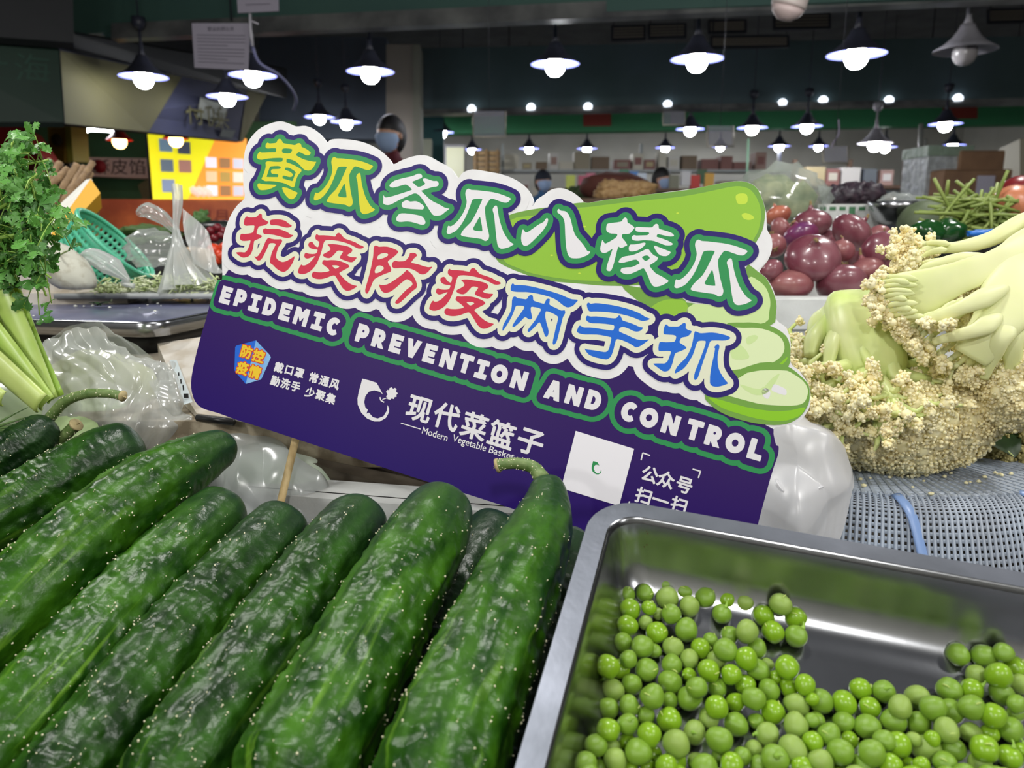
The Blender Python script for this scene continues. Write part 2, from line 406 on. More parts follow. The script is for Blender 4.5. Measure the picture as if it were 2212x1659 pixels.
G['gua'] = (660, 320, S9, ['520,280 525,240 545,200 575,182 600,190 630,205 720,208 850,222 1000,240 1130,270 1230,305 1310,340 1348,362 1335,390 1300,425 1265,442 1200,435 1120,405 1040,375 990,368 960,390 920,450 882,520 875,580 880,680 900,840 925,960 945,1060 940,1110 925,1145 890,1168 860,1168 830,1150 800,1132 700,1118 560,1100 470,1085 430,1062 435,1035 480,960 550,885 620,810 690,690 760,540 810,430 828,385 810,372 740,370 680,378 645,400 620,470 570,600 520,720 460,830 390,930 330,990 260,1030 210,1045 180,1035 170,1010 180,960 200,890 240,900 300,870 380,790 450,690 510,570 540,460 540,390 525,330', '778,715 790,735 800,800 815,880 822,970 815,985 760,985 690,975 655,955 660,920 720,810 760,735',
 '1015,570 1030,535 1055,505 1075,497 1095,510 1105,560 1120,680 1150,820 1200,980 1270,1110 1330,1185 1385,1220 1370,1245 1300,1285 1220,1310 1160,1315 1120,1290 1095,1240 1080,1140 1065,980 1050,800 1040,680 1020,610'])
G['dong'] = (800, 350, S9, ['385,480 400,445 440,405 500,370 600,340 700,315 800,295 880,270 940,240 985,235 1020,252 1037,285 1030,315 990,335 900,370 838,400 870,430 920,480 960,500 1000,495 1060,468 1095,438 1080,405 1055,375 1052,345 1075,330 1120,335 1190,360 1260,382 1320,380 1350,400 1365,435 1350,475 1310,495 1250,500 1150,530 1060,560 1020,580 1090,650 1180,740 1280,805 1380,850 1470,905 1530,925 1575,932 1560,950 1500,990 1440,1045 1370,1070 1300,1072 1250,1055 1200,990 1130,880 1060,770 990,680 930,635 880,628 820,650 700,705 560,770 450,830 380,858 320,858 275,840 260,810 265,750 265,665 280,685 300,708 360,705 460,680 600,635 740,590 830,555 800,515 750,470 710,452 650,462 560,490 470,512 420,508',
 '628,850 640,810 680,780 730,765 760,775 800,792 860,785 920,785 980,810 1050,860 1075,895 1065,930 1040,948 960,945 860,940 760,932 680,920 640,895', '520,1135 535,1090 570,1045 620,1025 700,1025 800,1035 920,1055 1020,1080 1070,1125 1100,1185 1095,1230 1060,1252 1000,1248 900,1215 800,1192 720,1185 640,1195 570,1192 530,1170'])
G['ba'] = (1100, 400, S9, ['240,1040 250,960 265,900 280,885 300,905 320,935 350,942 400,920 500,850 600,780 680,740 720,690 745,660 770,668 775,710 750,790 680,900 600,990 500,1090 400,1180 350,1208 310,1210 275,1190 250,1140 242,1090', '960,530 965,495 985,475 1005,490 1030,510 1080,515 1130,528 1180,580 1220,670 1250,780 1270,870 1300,960 1350,1045 1430,1130 1500,1220 1540,1290 1570,1322 1615,1325 1595,1365 1550,1400 1480,1430 1400,1455 1320,1460 1250,1455 1200,1430 1165,1370 1140,1270 1125,1120 1115,950 1110,800 1095,700 1060,630 1010,580 970,555'])
G['leng'] = (1280, 440, S9, ['272,500 280,440 300,405 350,390 450,380 560,362 590,340 610,305 640,282 665,282 690,310 692,350 705,385 760,415 835,480 800,530 750,590 690,608 610,608 585,630 585,670 620,720 660,765 690,830 650,850 590,882 550,880 520,858 500,900 470,1010 440,1140 400,1270 370,1330 335,1348 295,1335 278,1300 300,1200 340,1080 380,960 400,905 360,925 290,970 230,985 190,975 160,940 155,880 175,800 190,740 205,728 218,755 250,795 300,780 380,735 450,690 490,645 490,610 450,600 370,598 310,575 280,540',
 '850,510 860,480 890,465 960,470 1080,475 1180,475 1215,440 1250,410 1290,408 1315,435 1325,500 1400,525 1500,555 1580,590 1622,635 1590,655 1520,655 1420,635 1310,608 1285,625 1278,660 1330,680 1450,720 1540,760 1595,800 1570,830 1500,835 1430,825 1330,785 1220,745 1130,735 1020,730 920,742 840,738 795,720 778,685 790,650 825,628 870,638 960,635 1080,632 1110,615 1130,592 1105,568 1040,565 930,565 870,550',
 '722,880 735,840 760,815 830,815 920,800 1000,780 1040,778 1058,800 1030,840 960,900 880,940 800,955 745,950 725,925', '1222,855 1245,840 1300,860 1400,900 1500,940 1552,965 1540,1000 1490,1040 1430,1048 1360,1035 1300,990 1250,920',
 '520,1160 545,1110 600,1065 680,1045 800,1025 920,980 1020,930 1080,905 1120,915 1160,970 1220,1030 1285,1060 1302,1090 1280,1130 1200,1190 1140,1230 1160,1280 1220,1350 1270,1395 1360,1440 1440,1490 1510,1535 1490,1570 1400,1620 1310,1650 1240,1655 1190,1625 1145,1550 1110,1450 1060,1350 1015,1290 940,1320 850,1360 750,1400 660,1405 590,1380 560,1345 565,1310 590,1285 680,1270 780,1265 860,1230 938,1190 920,1155 880,1120 820,1120 720,1150 620,1175 550,1178', '985,1075 1020,1045 1080,1032 1120,1050 1140,1085 1110,1120 1060,1140 1020,1120'])
G['kang'] = (480, 440, S9, ['435,400 445,330 465,280 500,255 540,275 600,275 680,268 720,235 750,205 780,203 798,230 802,290 850,325 928,370 890,415 820,440 745,455 715,500 695,560 700,605 750,620 800,648 760,690 690,720 645,745 635,800 620,890 590,980 540,1045 480,1070 420,1075 360,1050 310,1010 282,980 310,968 380,965 460,970 510,920 545,840 570,740 540,738 460,745 400,740 365,710 362,660 375,615 400,600 450,605 530,598 600,582 630,550 645,480 645,440 600,435 540,440 470,440',
 '955,370 965,335 1000,320 1080,315 1180,320 1270,350 1330,400 1390,438 1370,465 1310,480 1240,472 1150,445 1060,430 990,430 960,405', '815,540 825,510 870,492 910,505 1000,500 1120,505 1240,540 1320,580 1370,620 1420,628 1385,665 1320,688 1250,682 1160,655 1040,625 940,610 850,608 820,580',
 '905,700 935,682 980,700 1060,712 1140,712 1180,710 1200,735 1185,790 1130,860 1100,940 1080,1030 1085,1085 1130,1130 1200,1162 1270,1150 1350,1110 1410,1070 1448,1050 1430,1130 1380,1230 1310,1320 1240,1360 1190,1355 1120,1320 1060,1270 1020,1225 970,1190 960,1160 970,1060 1000,960 1050,860 1070,810 1040,790 980,788 940,805 900,900 850,1000 800,1090 760,1130 720,1135 690,1115 645,1050 680,1060 720,1040 780,950 830,850 870,750'])
G['yi'] = (620, 480, S9, ['568,300 580,255 605,238 635,262 720,262 850,270 960,288 985,245 1020,218 1060,225 1100,270 1150,325 1250,360 1370,405 1450,455 1500,470 1530,490 1525,515 1470,530 1400,520 1300,465 1180,415 1050,380 900,358 800,360 755,380 725,450 700,560 660,680 600,820 530,920 450,990 360,1030 290,1035 235,1015 222,985 250,900 292,845 315,862 370,860 440,820 510,750 560,680 500,700 430,725 390,725 355,700 348,660 365,620 390,608 430,628 510,635 580,625 605,590 610,550 560,545 490,530 440,490 430,440 450,405 490,390 520,405 550,455 590,490 625,495 640,450 645,395 610,370 575,340',
 '812,450 850,438 920,435 1020,448 1130,465 1230,490 1290,525 1305,560 1290,600 1240,630 1205,658 1240,685 1310,700 1390,705 1360,755 1310,795 1260,798 1180,775 1090,740 1058,710 1070,670 1100,625 1118,590 1090,575 1030,568 990,590 940,650 880,705 830,718 760,700 720,665 735,635 800,600 860,560 870,530 850,490',
 '705,815 715,775 745,755 800,762 900,755 1020,765 1130,800 1220,845 1245,880 1230,905 1150,950 1050,1010 1080,1060 1160,1150 1250,1220 1330,1255 1390,1268 1380,1295 1300,1345 1230,1368 1170,1360 1110,1310 1060,1230 1010,1140 960,1070 910,1065 820,1100 720,1130 620,1135 540,1115 500,1080 500,1035 520,1000 550,985 610,998 700,1000 790,990 850,968 830,930 770,880 715,840', '905,868 950,860 1010,865 1045,888 1010,915 970,928 940,910'])
G['fang'] = (760, 510, S9, ['437,250 455,200 490,190 545,215 620,210 720,215 830,250 910,290 928,320 900,360 830,425 740,485 722,520 740,560 780,630 792,680 770,715 700,740 580,790 470,850 430,900 390,1000 350,1090 320,1140 300,1148 275,1120 272,1060 290,990 330,860 370,700 405,540 430,400', '512,430 530,390 580,355 650,338 710,350 728,375 700,410 620,445 540,468 515,460', '462,700 480,640 520,595 570,588 620,605 642,640 620,680 560,720 500,740 468,735',
 '803,580 815,530 850,500 880,490 920,505 1000,505 1060,495 1110,455 1150,390 1160,345 1200,335 1260,340 1300,375 1290,405 1250,440 1210,490 1190,530 1240,545 1330,565 1430,600 1530,622 1605,612 1570,660 1510,725 1450,760 1400,765 1350,750 1280,700 1180,655 1090,640 980,635 890,645 840,640 810,615', '550,965 600,978 680,970 760,940 850,880 950,810 1030,745 1085,685 1105,678 1140,705 1210,770 1260,850 1295,940 1300,1000 1280,1045 1220,1090 1130,1170 1040,1260 960,1330 910,1348 875,1340 870,1310 920,1250 1010,1150 1100,1060 1190,995 1212,960 1200,920 1150,880 1105,862 1060,880 960,960 860,1050 770,1110 690,1130 630,1120 590,1080 560,1020'])
G['liang'] = (1060, 590, S9, ['400,320 405,260 425,220 450,207 485,238 560,238 680,245 850,275 1050,325 1230,375 1400,430 1530,490 1620,522 1735,535 1700,590 1640,650 1570,680 1510,680 1440,640 1370,580 1280,520 1150,465 1000,425 850,395 700,378 550,378 440,365 405,345',
 '425,560 440,500 465,470 495,468 540,500 620,510 700,522 735,500 755,460 790,438 830,440 845,475 850,535 880,560 960,585 1060,610 1090,570 1110,525 1145,510 1178,520 1175,570 1172,620 1210,655 1300,695 1400,745 1470,740 1485,770 1480,810 1440,880 1415,980 1390,1080 1360,1200 1330,1320 1300,1390 1265,1425 1238,1410 1240,1350 1265,1240 1290,1120 1320,1010 1345,900 1335,865 1290,830 1200,785 1120,760 1095,780 1090,870 1110,980 1140,1080 1155,1160 1145,1230 1115,1268 1085,1255 1060,1190 1030,1100 1000,1020 970,980 930,1020 870,1080 800,1150 760,1172 738,1160 745,1125 800,1050 880,950 940,850 985,770 1000,725 970,700 890,680 820,672 800,700 805,780 825,860 825,900 800,922 750,915 690,875 640,920 570,990 490,1060 450,1075 435,1055 460,1000 520,910 590,810 650,730 672,680 650,655 580,648 510,655 480,720 430,850 360,980 290,1090 250,1145 235,1135 245,1060 280,980 340,880 395,770 420,680'])
G['shou'] = (1220, 640, S9, ['440,190 445,150 475,127 520,150 600,138 720,145 900,170 1080,205 1300,265 1480,335 1600,410 1690,445 1670,470 1600,490 1530,492 1460,465 1350,420 1200,375 1000,335 800,310 600,303 510,305 465,270',
 '422,450 430,410 455,388 510,405 620,402 760,415 900,435 1010,440 1050,415 1075,385 1105,388 1130,430 1150,480 1220,505 1340,545 1440,590 1500,615 1555,625 1535,665 1490,695 1430,705 1360,690 1260,640 1160,610 1110,625 1085,650 1085,700 1150,735 1260,780 1370,835 1480,868 1580,872 1678,862 1620,910 1540,970 1470,1010 1420,1018 1380,1000 1300,945 1180,890 1070,855 1030,860 1010,900 985,1010 950,1130 910,1210 850,1255 790,1255 680,1235 560,1200 480,1160 430,1105 398,1045 440,1060 540,1070 660,1090 780,1110 840,1100 880,1050 900,970 925,860 925,822 880,805 780,785 650,765 520,762 380,760 290,740 248,710 250,670 275,610 305,583 340,605 390,622 480,622 600,632 740,655 880,675 950,682 975,660 988,605 970,575 900,562 780,548 650,540 560,540 480,520 435,485'])
G['zhua'] = (1380, 680, 8.377, ['445,310 455,240 475,190 500,175 545,212 630,215 720,212 770,175 810,150 840,152 853,185 848,240 890,275 955,298 930,350 880,390 820,405 775,415 750,450 738,500 780,530 862,595 810,635 730,670 665,695 640,750 620,840 590,930 550,1000 500,1025 450,1025 400,1000 330,945 260,890 310,882 400,882 470,880 520,840 550,770 580,680 560,658 480,655 375,658 355,630 358,570 370,510 400,492 480,498 580,495 640,488 665,450 675,400 650,372 570,362 465,355 448,335',
 '990,400 1000,340 1020,300 1060,315 1120,335 1200,330 1300,322 1400,330 1500,350 1600,380 1655,415 1630,445 1570,465 1480,468 1380,465 1300,475 1270,540 1230,660 1180,800 1130,950 1090,1080 1060,1150 1025,1180 1000,1165 998,1110 1020,1020 1070,900 1120,770 1170,640 1205,530 1208,480 1180,470 1100,472 1055,500 1020,600 980,720 920,830 860,920 790,990 720,1030 665,1060 650,1045 665,990 710,920 780,850 850,780 910,680 950,580 975,480', '1360,595 1385,560 1420,533 1450,545 1458,590 1440,660 1425,760 1428,880 1450,990 1500,1090 1560,1180 1610,1240 1550,1270 1470,1295 1400,1302 1330,1290 1290,1250 1285,1180 1290,1080 1310,950 1340,820 1365,700 1380,610'])
def glyph(k, to=None):
    ox, oy, s, ps = G[k]; base = SG.uvs([(ox+470/s, oy+600/s)])[0]
    out = [smooth_closed(SG.uvs(pl(p)/s+np.array([ox, oy])), 3) for p in ps]
    if to is not None: d = SG.uvs([to])[0]-SG.uvs([to0[k]])[0]; out = [p+d for p in out]
    return out
to0 = {'gua': (660+575/S9, 320+182/S9), 'yi': (620+605/S9, 480+238/S9)}
row1 = [('huang', None, m_yellow), ('gua', None, m_yellow), ('dong', None, m_letter), ('gua', (1012, 408), m_letter), ('ba', None, m_letter), ('leng', None, m_letter), ('gua', (1508.5, 518), m_letter)]
row2 = [('kang', None, m_red), ('yi', None, m_red), ('fang', None, m_red), ('yi', (972, 581), m_red), ('liang', None, m_blue), ('shou', None, m_blue), ('zhua', None, m_blue)]
f1 = Field(bx, RES, .0165); f2 = Field(bx, RES, .0165)
gl = []
for row, f in ((row1, f1), (row2, f2)):
    for k_, to, m in row:
        g_ = glyph(k_, to); f.add(g_); gl.append((g_, m))
inb = fb.D
D12 = np.minimum(f1.D, f2.D)
layer(SG, 'white_border', f1, np.maximum(D12-.0134, inb+.0002), .0004, m_white, sign)
# melon picture
def ply(s, ox, oy, sc): return smooth_closed(SG.uvs(pl(s)/sc+np.array([ox, oy])), 3)
c2 = (1000, 330, 2.91); c5 = (1180, 800, 3.687)
def art(nm, s, c, key, h):
    f = Field(bx, RES, .01).add([ply(s, *c)]); layer(SG, nm, f, np.maximum(f.D, inb+.0001), h, lm[key], sign, tol=.00008)
art('melon_outline', '270,400 400,362 560,340 700,318 780,310 1000,280 1200,258 1380,238 1500,215 1620,180 1740,172 1840,205 1895,275 1900,370 1890,460 1868,520 1825,585 1700,720 1400,800 1000,838 700,820 500,800 380,760 280,720 210,670 190,560 220,460', c2, 'dark', .0005)
art('melon_skin', '300,425 420,398 560,382 700,350 800,340 1000,315 1200,295 1380,275 1550,243 1680,215 1750,212 1810,235 1855,300 1875,380 1865,460 1835,530 1700,700 1400,780 1000,806 700,800 450,762 340,722 260,680 235,560', c2, 'lime', .0006)
art('melon_highlight', '1715,270 1750,255 1785,265 1788,310 1760,325 1725,318', c2, 'spot', .0007); art('melon_highlight', '1752,390 1775,378 1815,392 1830,412 1800,424 1765,415', c2, 'spot', .0007)
for sx, sy in ((1350, 380), (766, 465), (558, 645), (733, 758)): art('melon_speck', f'{sx-10},{sy} {sx},{sy-6} {sx+10},{sy} {sx},{sy+6}', c2, 'spot', .0007)
art('slice_rim', '1000,838 1130,850 1300,880 1400,930 1400,1000 1340,1050 1240,1030 1100,930', c2, 'dark', .0007)
art('slice_side', '1180,980 1270,925 1400,935 1400,1040 1250,1040', c2, 'lime', .0008)
art('slice_rim', '1370,1050 1400,940 1600,960 1780,720 1800,705 1850,745 1900,780 1935,840 1968,930 1968,1010 1935,1085 1700,1110 1500,1090', c2, 'dark', .0007)
art('slice_flesh', '1400,1040 1450,950 1700,960 1790,790 1850,800 1905,850 1932,930 1925,1000 1900,1068 1700,1095 1500,1090', c2, 'mid', .0008)
art('slice_rim', '1640,1090 1750,1068 1850,1070 1950,1095 2030,1150 2058,1225 2058,1315 2000,1400 1900,1440 1780,1458 1680,1430 1600,1300', c2, 'dark', .0009)
art('slice_side', '1700,1410 1850,1390 1960,1350 2035,1285 2030,1310 1960,1370 1880,1420 1780,1442 1700,1435', c2, 'bright', .0010)
art('slice_flesh', '1660,1120 1760,1102 1880,1106 1985,1150 2020,1210 2008,1270 1950,1318 1850,1350 1740,1360 1660,1350', c2, 'pale', .0010)
art('slice_shine', '1780,1165 1830,1145 1855,1160 1830,1190 1790,1205', c2, 'mid', .0011)
art('slice_shine', '1690,1190 1760,1220 1800,1280 1770,1300 1690,1290', c2, 'mid', .0011)
art('slice_rim', '1262,195 1400,60 1700,-60 1900,-40 2010,30 2085,110 2098,180 2090,260 2040,350 1950,415 1840,436 1700,428 1560,398 1420,350 1320,285', c5, 'dark', .0011)
art('slice_side', '1290,215 1440,250 1600,295 1800,325 1950,318 2055,295 2032,350 1950,390 1850,405 1700,390 1550,350 1400,300', c5, 'bright', .0012)
art('slice_flesh', '1420,170 1600,20 1880,0 1960,25 2040,80 2080,140 2080,200 2050,258 1980,280 1850,280 1700,268 1560,232 1440,198', c5, 'pale', .0012)
art('slice_shine', '1540,110 1700,150 1800,60 1860,30 1760,180 1640,190', c5, 'mid', .0013)
art('slice_glint', '1715,165 1750,140 1785,175 1770,225 1735,215', c5, 'pale', .0013)
S.objects[-1].data.materials[0] = m_letter
art('slice_glint', '1800,130 1820,110 1900,145 1915,180 1895,198 1800,165', c5, 'pale', .0013)
S.objects[-1].data.materials[0] = m_letter
layer(SG, 'lettering_outline', f1, np.maximum(D12-.0072, inb+.0001), .0014, m_ink, sign)
layer(SG, 'lettering_ring', f1, f1.D-.0037, .0015, m_green, sign, label='green ring around the upper row of characters')
layer(SG, 'lettering_ring', f2, f2.D-.0037, .0015, m_cream, sign, label='cream ring around the lower row of characters')
for g_, m in gl:
    al = np.concatenate(g_); b = (al[:, 0].min()-.002, al[:, 1].min()-.002, al[:, 0].max()+.002, al[:, 1].max()+.002)
    f = Field(b, .0002, .004).add(g_); layer(SG, 'character', f, f.D, .0016, m, sign)
# chunky English letters (unit box, y up)
def ring(cx, cy, rx, ry, a0=0, a1=360, n=28): return [(cx+rx*math.cos(math.radians(a)), cy+ry*math.sin(math.radians(a))) for a in np.linspace(a0, a1, n)]
def R_(x0, y0, x1, y1): return [(x0, y0), (x1, y0), (x1, y1), (x0, y1)]
t = .27
LET = {
 'E': (.74, [[R_(0, 0, t, 1)], [R_(0, 0, .74, .25)], [R_(0, .375, .66, .625)], [R_(0, .75, .74, 1)]]),
 'I': (.72, [[R_(.22, 0, .22+t, 1)], [R_(0, 0, .72, .25)], [R_(0, .75, .72, 1)]]),
 'L': (.72, [[R_(0, 0, t+.02, 1)], [R_(0, 0, .72, .26)]]),
 'T': (.84, [[R_(.28, 0, .28+t, 1)], [R_(0, .74, .84, 1)]]),
 'P': (.76, [[R_(0, 0, t, 1)], [[(0, .26)]+ring(.42, .63, .34, .37, -90, 90, 16)+[(0, 1)], ring(.40, .64, .10, .11, 0, 350, 10)]]),
 'R': (.80, [[R_(0, 0, t, 1)], [[(0, .28)]+ring(.42, .64, .34, .36, -90, 90, 16)+[(0, 1)], ring(.40, .65, .10, .10, 0, 350, 10)], [[(.28, .42), (.50, .44), (.82, 0), (.50, 0), (.26, .32)]]]),
 'D': (.82, [[[(0, 0)]+ring(.36, .5, .46, .5, -90, 90, 20)+[(0, 1)], ring(.36, .5, .17, .23, -90, 90, 10)+[(.27, .73), (.27, .27)]]]),
 'C': (.84, [[ring(.46, .5, .46, .5, 48, 312, 26)+ring(.50, .5, .18, .22, 312, 48, 14)]]),
 'O': (.98, [[ring(.49, .5, .49, .5, 0, 350, 30), ring(.49, .5, .20, .21, 0, 340, 14)]]),
 'M': (.94, [[R_(0, 0, .25, 1)], [R_(.69, 0, .94, 1)], [[(0, 1), (.27, 1), (.47, .72), (.67, 1), (.94, 1), (.47, .22)]]]),
 'N': (.88, [[R_(0, 0, .27, 1)], [R_(.61, 0, .88, 1)], [[(0, 1), (.28, 1), (.88, 0), (.60, 0)]]]),
 'V': (.90, [[[(0, 1), (.30, 1), (.45, .46), (.60, 1), (.90, 1), (.58, 0), (.32, 0)]]]),
 'A': (.94, [[[(0, 0), (.30, 1), (.64, 1), (.94, 0), (.64, 0), (.60, .16), (.34, .16), (.30, 0)], [(.41, .40), (.53, .40), (.47, .66)]]]),
}
WORDS = [[('E', 488.6, 638), ('P', 520, 644.6), ('I', 551, 654.7), ('D', 583, 663.5), ('E', 617, 674), ('M', 651, 684), ('I', 687, 694), ('C', 720, 705)],
         [('P', 783.5, 720.5), ('R', 819, 731.5), ('E', 856, 742.5), ('V', 892, 753), ('E', 929, 764), ('N', 968, 776), ('T', 1006, 786), ('I', 1041, 798), ('O', 1079, 808), ('N', 1121.5, 820.5)],
         [('A', 1196, 843), ('N', 1240, 854), ('D', 1282.5, 865)],
         [('C', 1359, 889.5), ('O', 1402, 902.5), ('N', 1449, 916.6), ('T', 1500, 929), ('R', 1542, 942), ('O', 1588, 957), ('L', 1633, 971)]]
fe = Field(bx, RES, .012); shapes = []
for wd in WORDS:
    for ch, x, y in wd:
        u, v = SG.uv(x, y); h = .0129; wdt = LET[ch][0]*h*.92
        for shp in LET[ch][1]:
            q = [np.array([(u-wdt/2+a*h*.92, v-h/2+b*h) for a, b in p]) for p in shp]; shapes.append(q)
            fe.add(q)
De = fe.D
layer(SG, 'banner_frame', fe, np.maximum(np.maximum(De-.0084, inb), -(D12-.0134)), .00045, m_green, sign)
layer(SG, 'banner_field', fe, np.maximum(De-.0049, -(D12-.0134)), .00055, m_purple, sign)
f = Field(bx, .00025, .003)
for q in shapes: f.add(q)
layer(SG, 'banner_letters', f, f.D-.0003, .0007, m_letter, sign)
# small white print on the panel
base_ang = 0
def small(txts, name, m, bold, res=.00016, h0=.0007, parent=sign):
    al = []
    for ch, x, y, h, *r in txts:
        u, v = SG.uv(x, y); al.append(text_at(ch, u, v, h, 0, *(r or [])))
    pts = np.concatenate([p for l in al for p in l]); b = (pts[:, 0].min()-.003, pts[:, 1].min()-.003, pts[:, 0].max()+.003, pts[:, 1].max()+.003)
    f = Field(b, res, .003)
    for l in al:
        if l: f.add(l)
    return f, layer(SG, name, f, f.D-bold, h0, m, parent, tol=.00003)
def runpx(s, x0, y0, x1, y1, h): return [(c, x0+(x1-x0)*i/(len(s)-1), y0+(y1-y0)*i/(len(s)-1), h) for i, c in enumerate(s) if c != ' ']
small(runpx('戴口罩', 603, 794, 647, 806, .0068)+runpx('常通风', 678, 816, 723, 830, .0068)+runpx('勤洗手', 595, 823, 639, 835, .0068)+runpx('少聚集', 670, 848, 715, 861, .0068), 'hygiene_text', m_letter, .00028)
small([('现', 906, 884, .0168), ('代', 965, 900, .0168), ('菜', 1025, 920.5, .0168), ('篮', 1084, 938, .0168), ('子', 1146, 955, .0168)], 'shop_name_text', m_letter, .0005, res=.0002)
small([('Modern', 940, 937.5, .0060, .0196), ('Vegetable', 1013.7, 959.0, .0060, .0256), ('Basket', 1084, 978.5, .0060, .0186)], 'shop_name_english_text', m_letter, .00005, res=.00010)
small([('公', 1404, 1025, .0098), ('众', 1439, 1036, .0098), ('号', 1478, 1048, .0098), ('扫', 1390, 1071, .0098), ('一', 1427, 1081, .0098), ('扫', 1466, 1091, .0098)], 'scan_prompt_text', m_letter, .00032)
def strip(a, b, wd, h=.0007):
    A, B = np.array(SG.uv(*a)), np.array(SG.uv(*b)); d = (B-A)/np.linalg.norm(B-A); nrm = np.array([-d[1], d[0]])*wd/2
    return SG.place(np.array([A-nrm, B-nrm, B+nrm, A+nrm]), h), [[0, 1, 2, 3]]
obj('rule', strip((866, 914), (909, 927), .0007), m_letter, sign, False); obj('rule', strip((1114, 990.6), (1160, 1004), .0007), m_letter, sign, False)
obj('corner_mark', join([strip((1384.8, 994), (1388.5, 978.5), .0009), strip((1388, 978), (1404.5, 984), .0009)]), m_letter, sign, False)
obj('corner_mark', join([strip((1496, 1013), (1513.5, 1018), .0009), strip((1513.5, 1017), (1508.5, 1032.5), .0009)]), m_letter, sign, False)
obj('corner_mark', join([strip((1360, 1083), (1356, 1098), .0009), strip((1356, 1098), (1372, 1103), .0009)]), m_letter, sign, False)
# badge
def flat(name, pts, m, h, k=0, s=(0, 0, 1)):
    p = SG.uvs(pl(pts)/s[2]+np.array(s[:2]))
    if k: p = smooth_closed(p, k)
    V, Fc = fill_loops([p]); return obj(name, (SG.place(V, h), Fc), m, sign, False)
c3 = (400, 580, 3.95); c4 = (740, 780, 3.95)
flat('badge', '605,613 525,635 440,657 428,670 421,865 430,885 518,985', mat('badge_blue', (36, 104, 214), rough=.3), .0006, 0, c3)
flat('badge', '605,613 725,740 732,760 655,935 645,948 518,985', mat('badge_pale', (150, 196, 238), rough=.3, col2=(110, 170, 232), scale=90), .0006, 0, c3)
bt = [('防', 533, 760, .0085), ('控', 559, 769, .0085), ('疫', 524.5, 795, .0085), ('情', 551, 803.5, .0085)]
small(bt, 'badge_text_outline', mat('badge_red', (214, 74, 40), rough=.3), .0011, h0=.0008)
small(bt, 'badge_text', mat('badge_yellow', (240, 200, 50), rough=.3), .0004, h0=.0010)
# emblem
LG = '170,150 230,165 290,185 312,220 345,285 318,262 270,250 225,262 195,300 186,350 195,395 216,415 205,450 225,440 260,478 300,490 350,470 378,425 385,375 398,405 396,440 370,485 320,515 270,515 210,490 160,440 130,370 128,320 140,260'
flat('emblem', LG, m_letter, .0007, 0, c4)
flat('emblem_leaf', '385,325 372,300 385,285 372,262 385,245 398,250 402,230 420,223 432,237 448,228 462,240 456,258 472,275 460,290 462,305 445,308 440,325 420,318 408,330', m_letter, .0007, 0, c4)
obj('emblem_stalk', join([strip((740+385/3.95, 780+312/3.95), (740+340/3.95, 780+328/3.95), .0006), strip((740+320/3.95, 780+308/3.95), (740+326/3.95, 780+335/3.95), .0009), strip((740+326/3.95, 780+335/3.95), (740+356/3.95, 780+352/3.95), .0009)]), m_letter, sign, False)
flat('white_card', '235,482 700,625 580,1080 118,938', mat('card_white', (240, 238, 244), rough=.3), .0007, 0, c5)
q = pl(LG); ctr = q.mean(0); q2 = (q-ctr)*.29+np.array([400, 785])
flat('card_emblem', ' '.join(f'{a:.1f},{b:.1f}' for a, b in q2), m_green, .0009, 0, c5)
mat = _m0
# bamboo stick that carries the sign
st = spline([P(633, 905, .585)-SN*-.0, P(622, 960, .583), P(592, 1085, .572), P(575, 1160, .565)], 8)
off = np.array(SG.N)*.009
obj('stick', tube(st-off*1.1, .0030, 8), mat('bamboo', (214, 190, 140), rough=.6, col2=(188, 160, 108), scale=200, stretch=(1, 1, .1)), sign)
# ------------------------------------------------------------------ the steel tray and its peas
# the tray lies on the sloping front of the stall; its rim plane rises away from the camera
tilt = math.radians(20.0)
TC = P(1300, 1120, .405)                                   # far left corner of the rim
x1v = 1262+.2986*(1150+200); x2v = 1400-(1090+200)/.1786
d1 = (P(x1v, -200, 1)-Vector((0, 0, CAMZ))).normalized()   # along the left rim, away
d2 = (Vector((0, 0, CAMZ))-P(x2v, -200, 1)).normalized()   # along the far rim, to the right
d2 = (d2-d1*d1.dot(d2)).normalized()
TN = d2.cross(d1).normalized()
if TN.z < 0: TN = -TN
TP = Plane(TC, d2, d1)                                     # u right, v away, N up
if TP.N.z < 0: TP.N = -TP.N
def rrect(x0, y0, x1, y1, r, n=10):
    out = []
    for cx, cy, a in ((x1-r, y1-r, 0), (x0+r, y1-r, 90), (x0+r, y0+r, 180), (x1-r, y0+r, 270)):
        for i in range(n+1):
            t_ = math.radians(a+90*i/n); out.append((cx+r*math.cos(t_), cy+r*math.sin(t_)))
    return np.array(out)
m_steel = mat('steel', (176, 178, 182), rough=.22, metal=1, col2=(150, 152, 156), scale=14, bump=.06, bscale=350, stretch=(1, .06, 1), dist=.0003)
m_rim = mat('steel_rim', (128, 132, 142), rough=.46, metal=1, col2=(104, 108, 116), scale=22, bump=.05, bscale=200)
TW, TL = .36, .27
u0, v1 = TP.uv(1262, 1150)[0], TP.uv(1400, 1090)[1]
u1_, v0 = u0+TW, v1-TL
tray = thing('steel_tray', 'shallow stainless steel tray with rounded corners holding loose peas', 'tray', TP.at((u0+u1_)/2, (v0+v1)/2, -.045))
def tring(ins, r, h): return TP.place(rrect(u0+ins, v0+ins, u1_-ins, v1-ins, max(r, .004)), h if h <= 0 else h/.3)
prof = [(.0, .026, -.010), (.0, .026, -.0005), (.0003, .026, .0), (.0108, .0165, .0), (.0118, .016, -.0006), (.0128, .0155, -.003), (.0150, .015, -.012), (.0178, .0145, -.024), (.0212, .0145, -.032), (.0262, .014, -.0375), (.0330, .012, -.0405), (.0400, .010, -.0412)]
rings = [tring(*q) for q in prof]; n = len(rings[0])
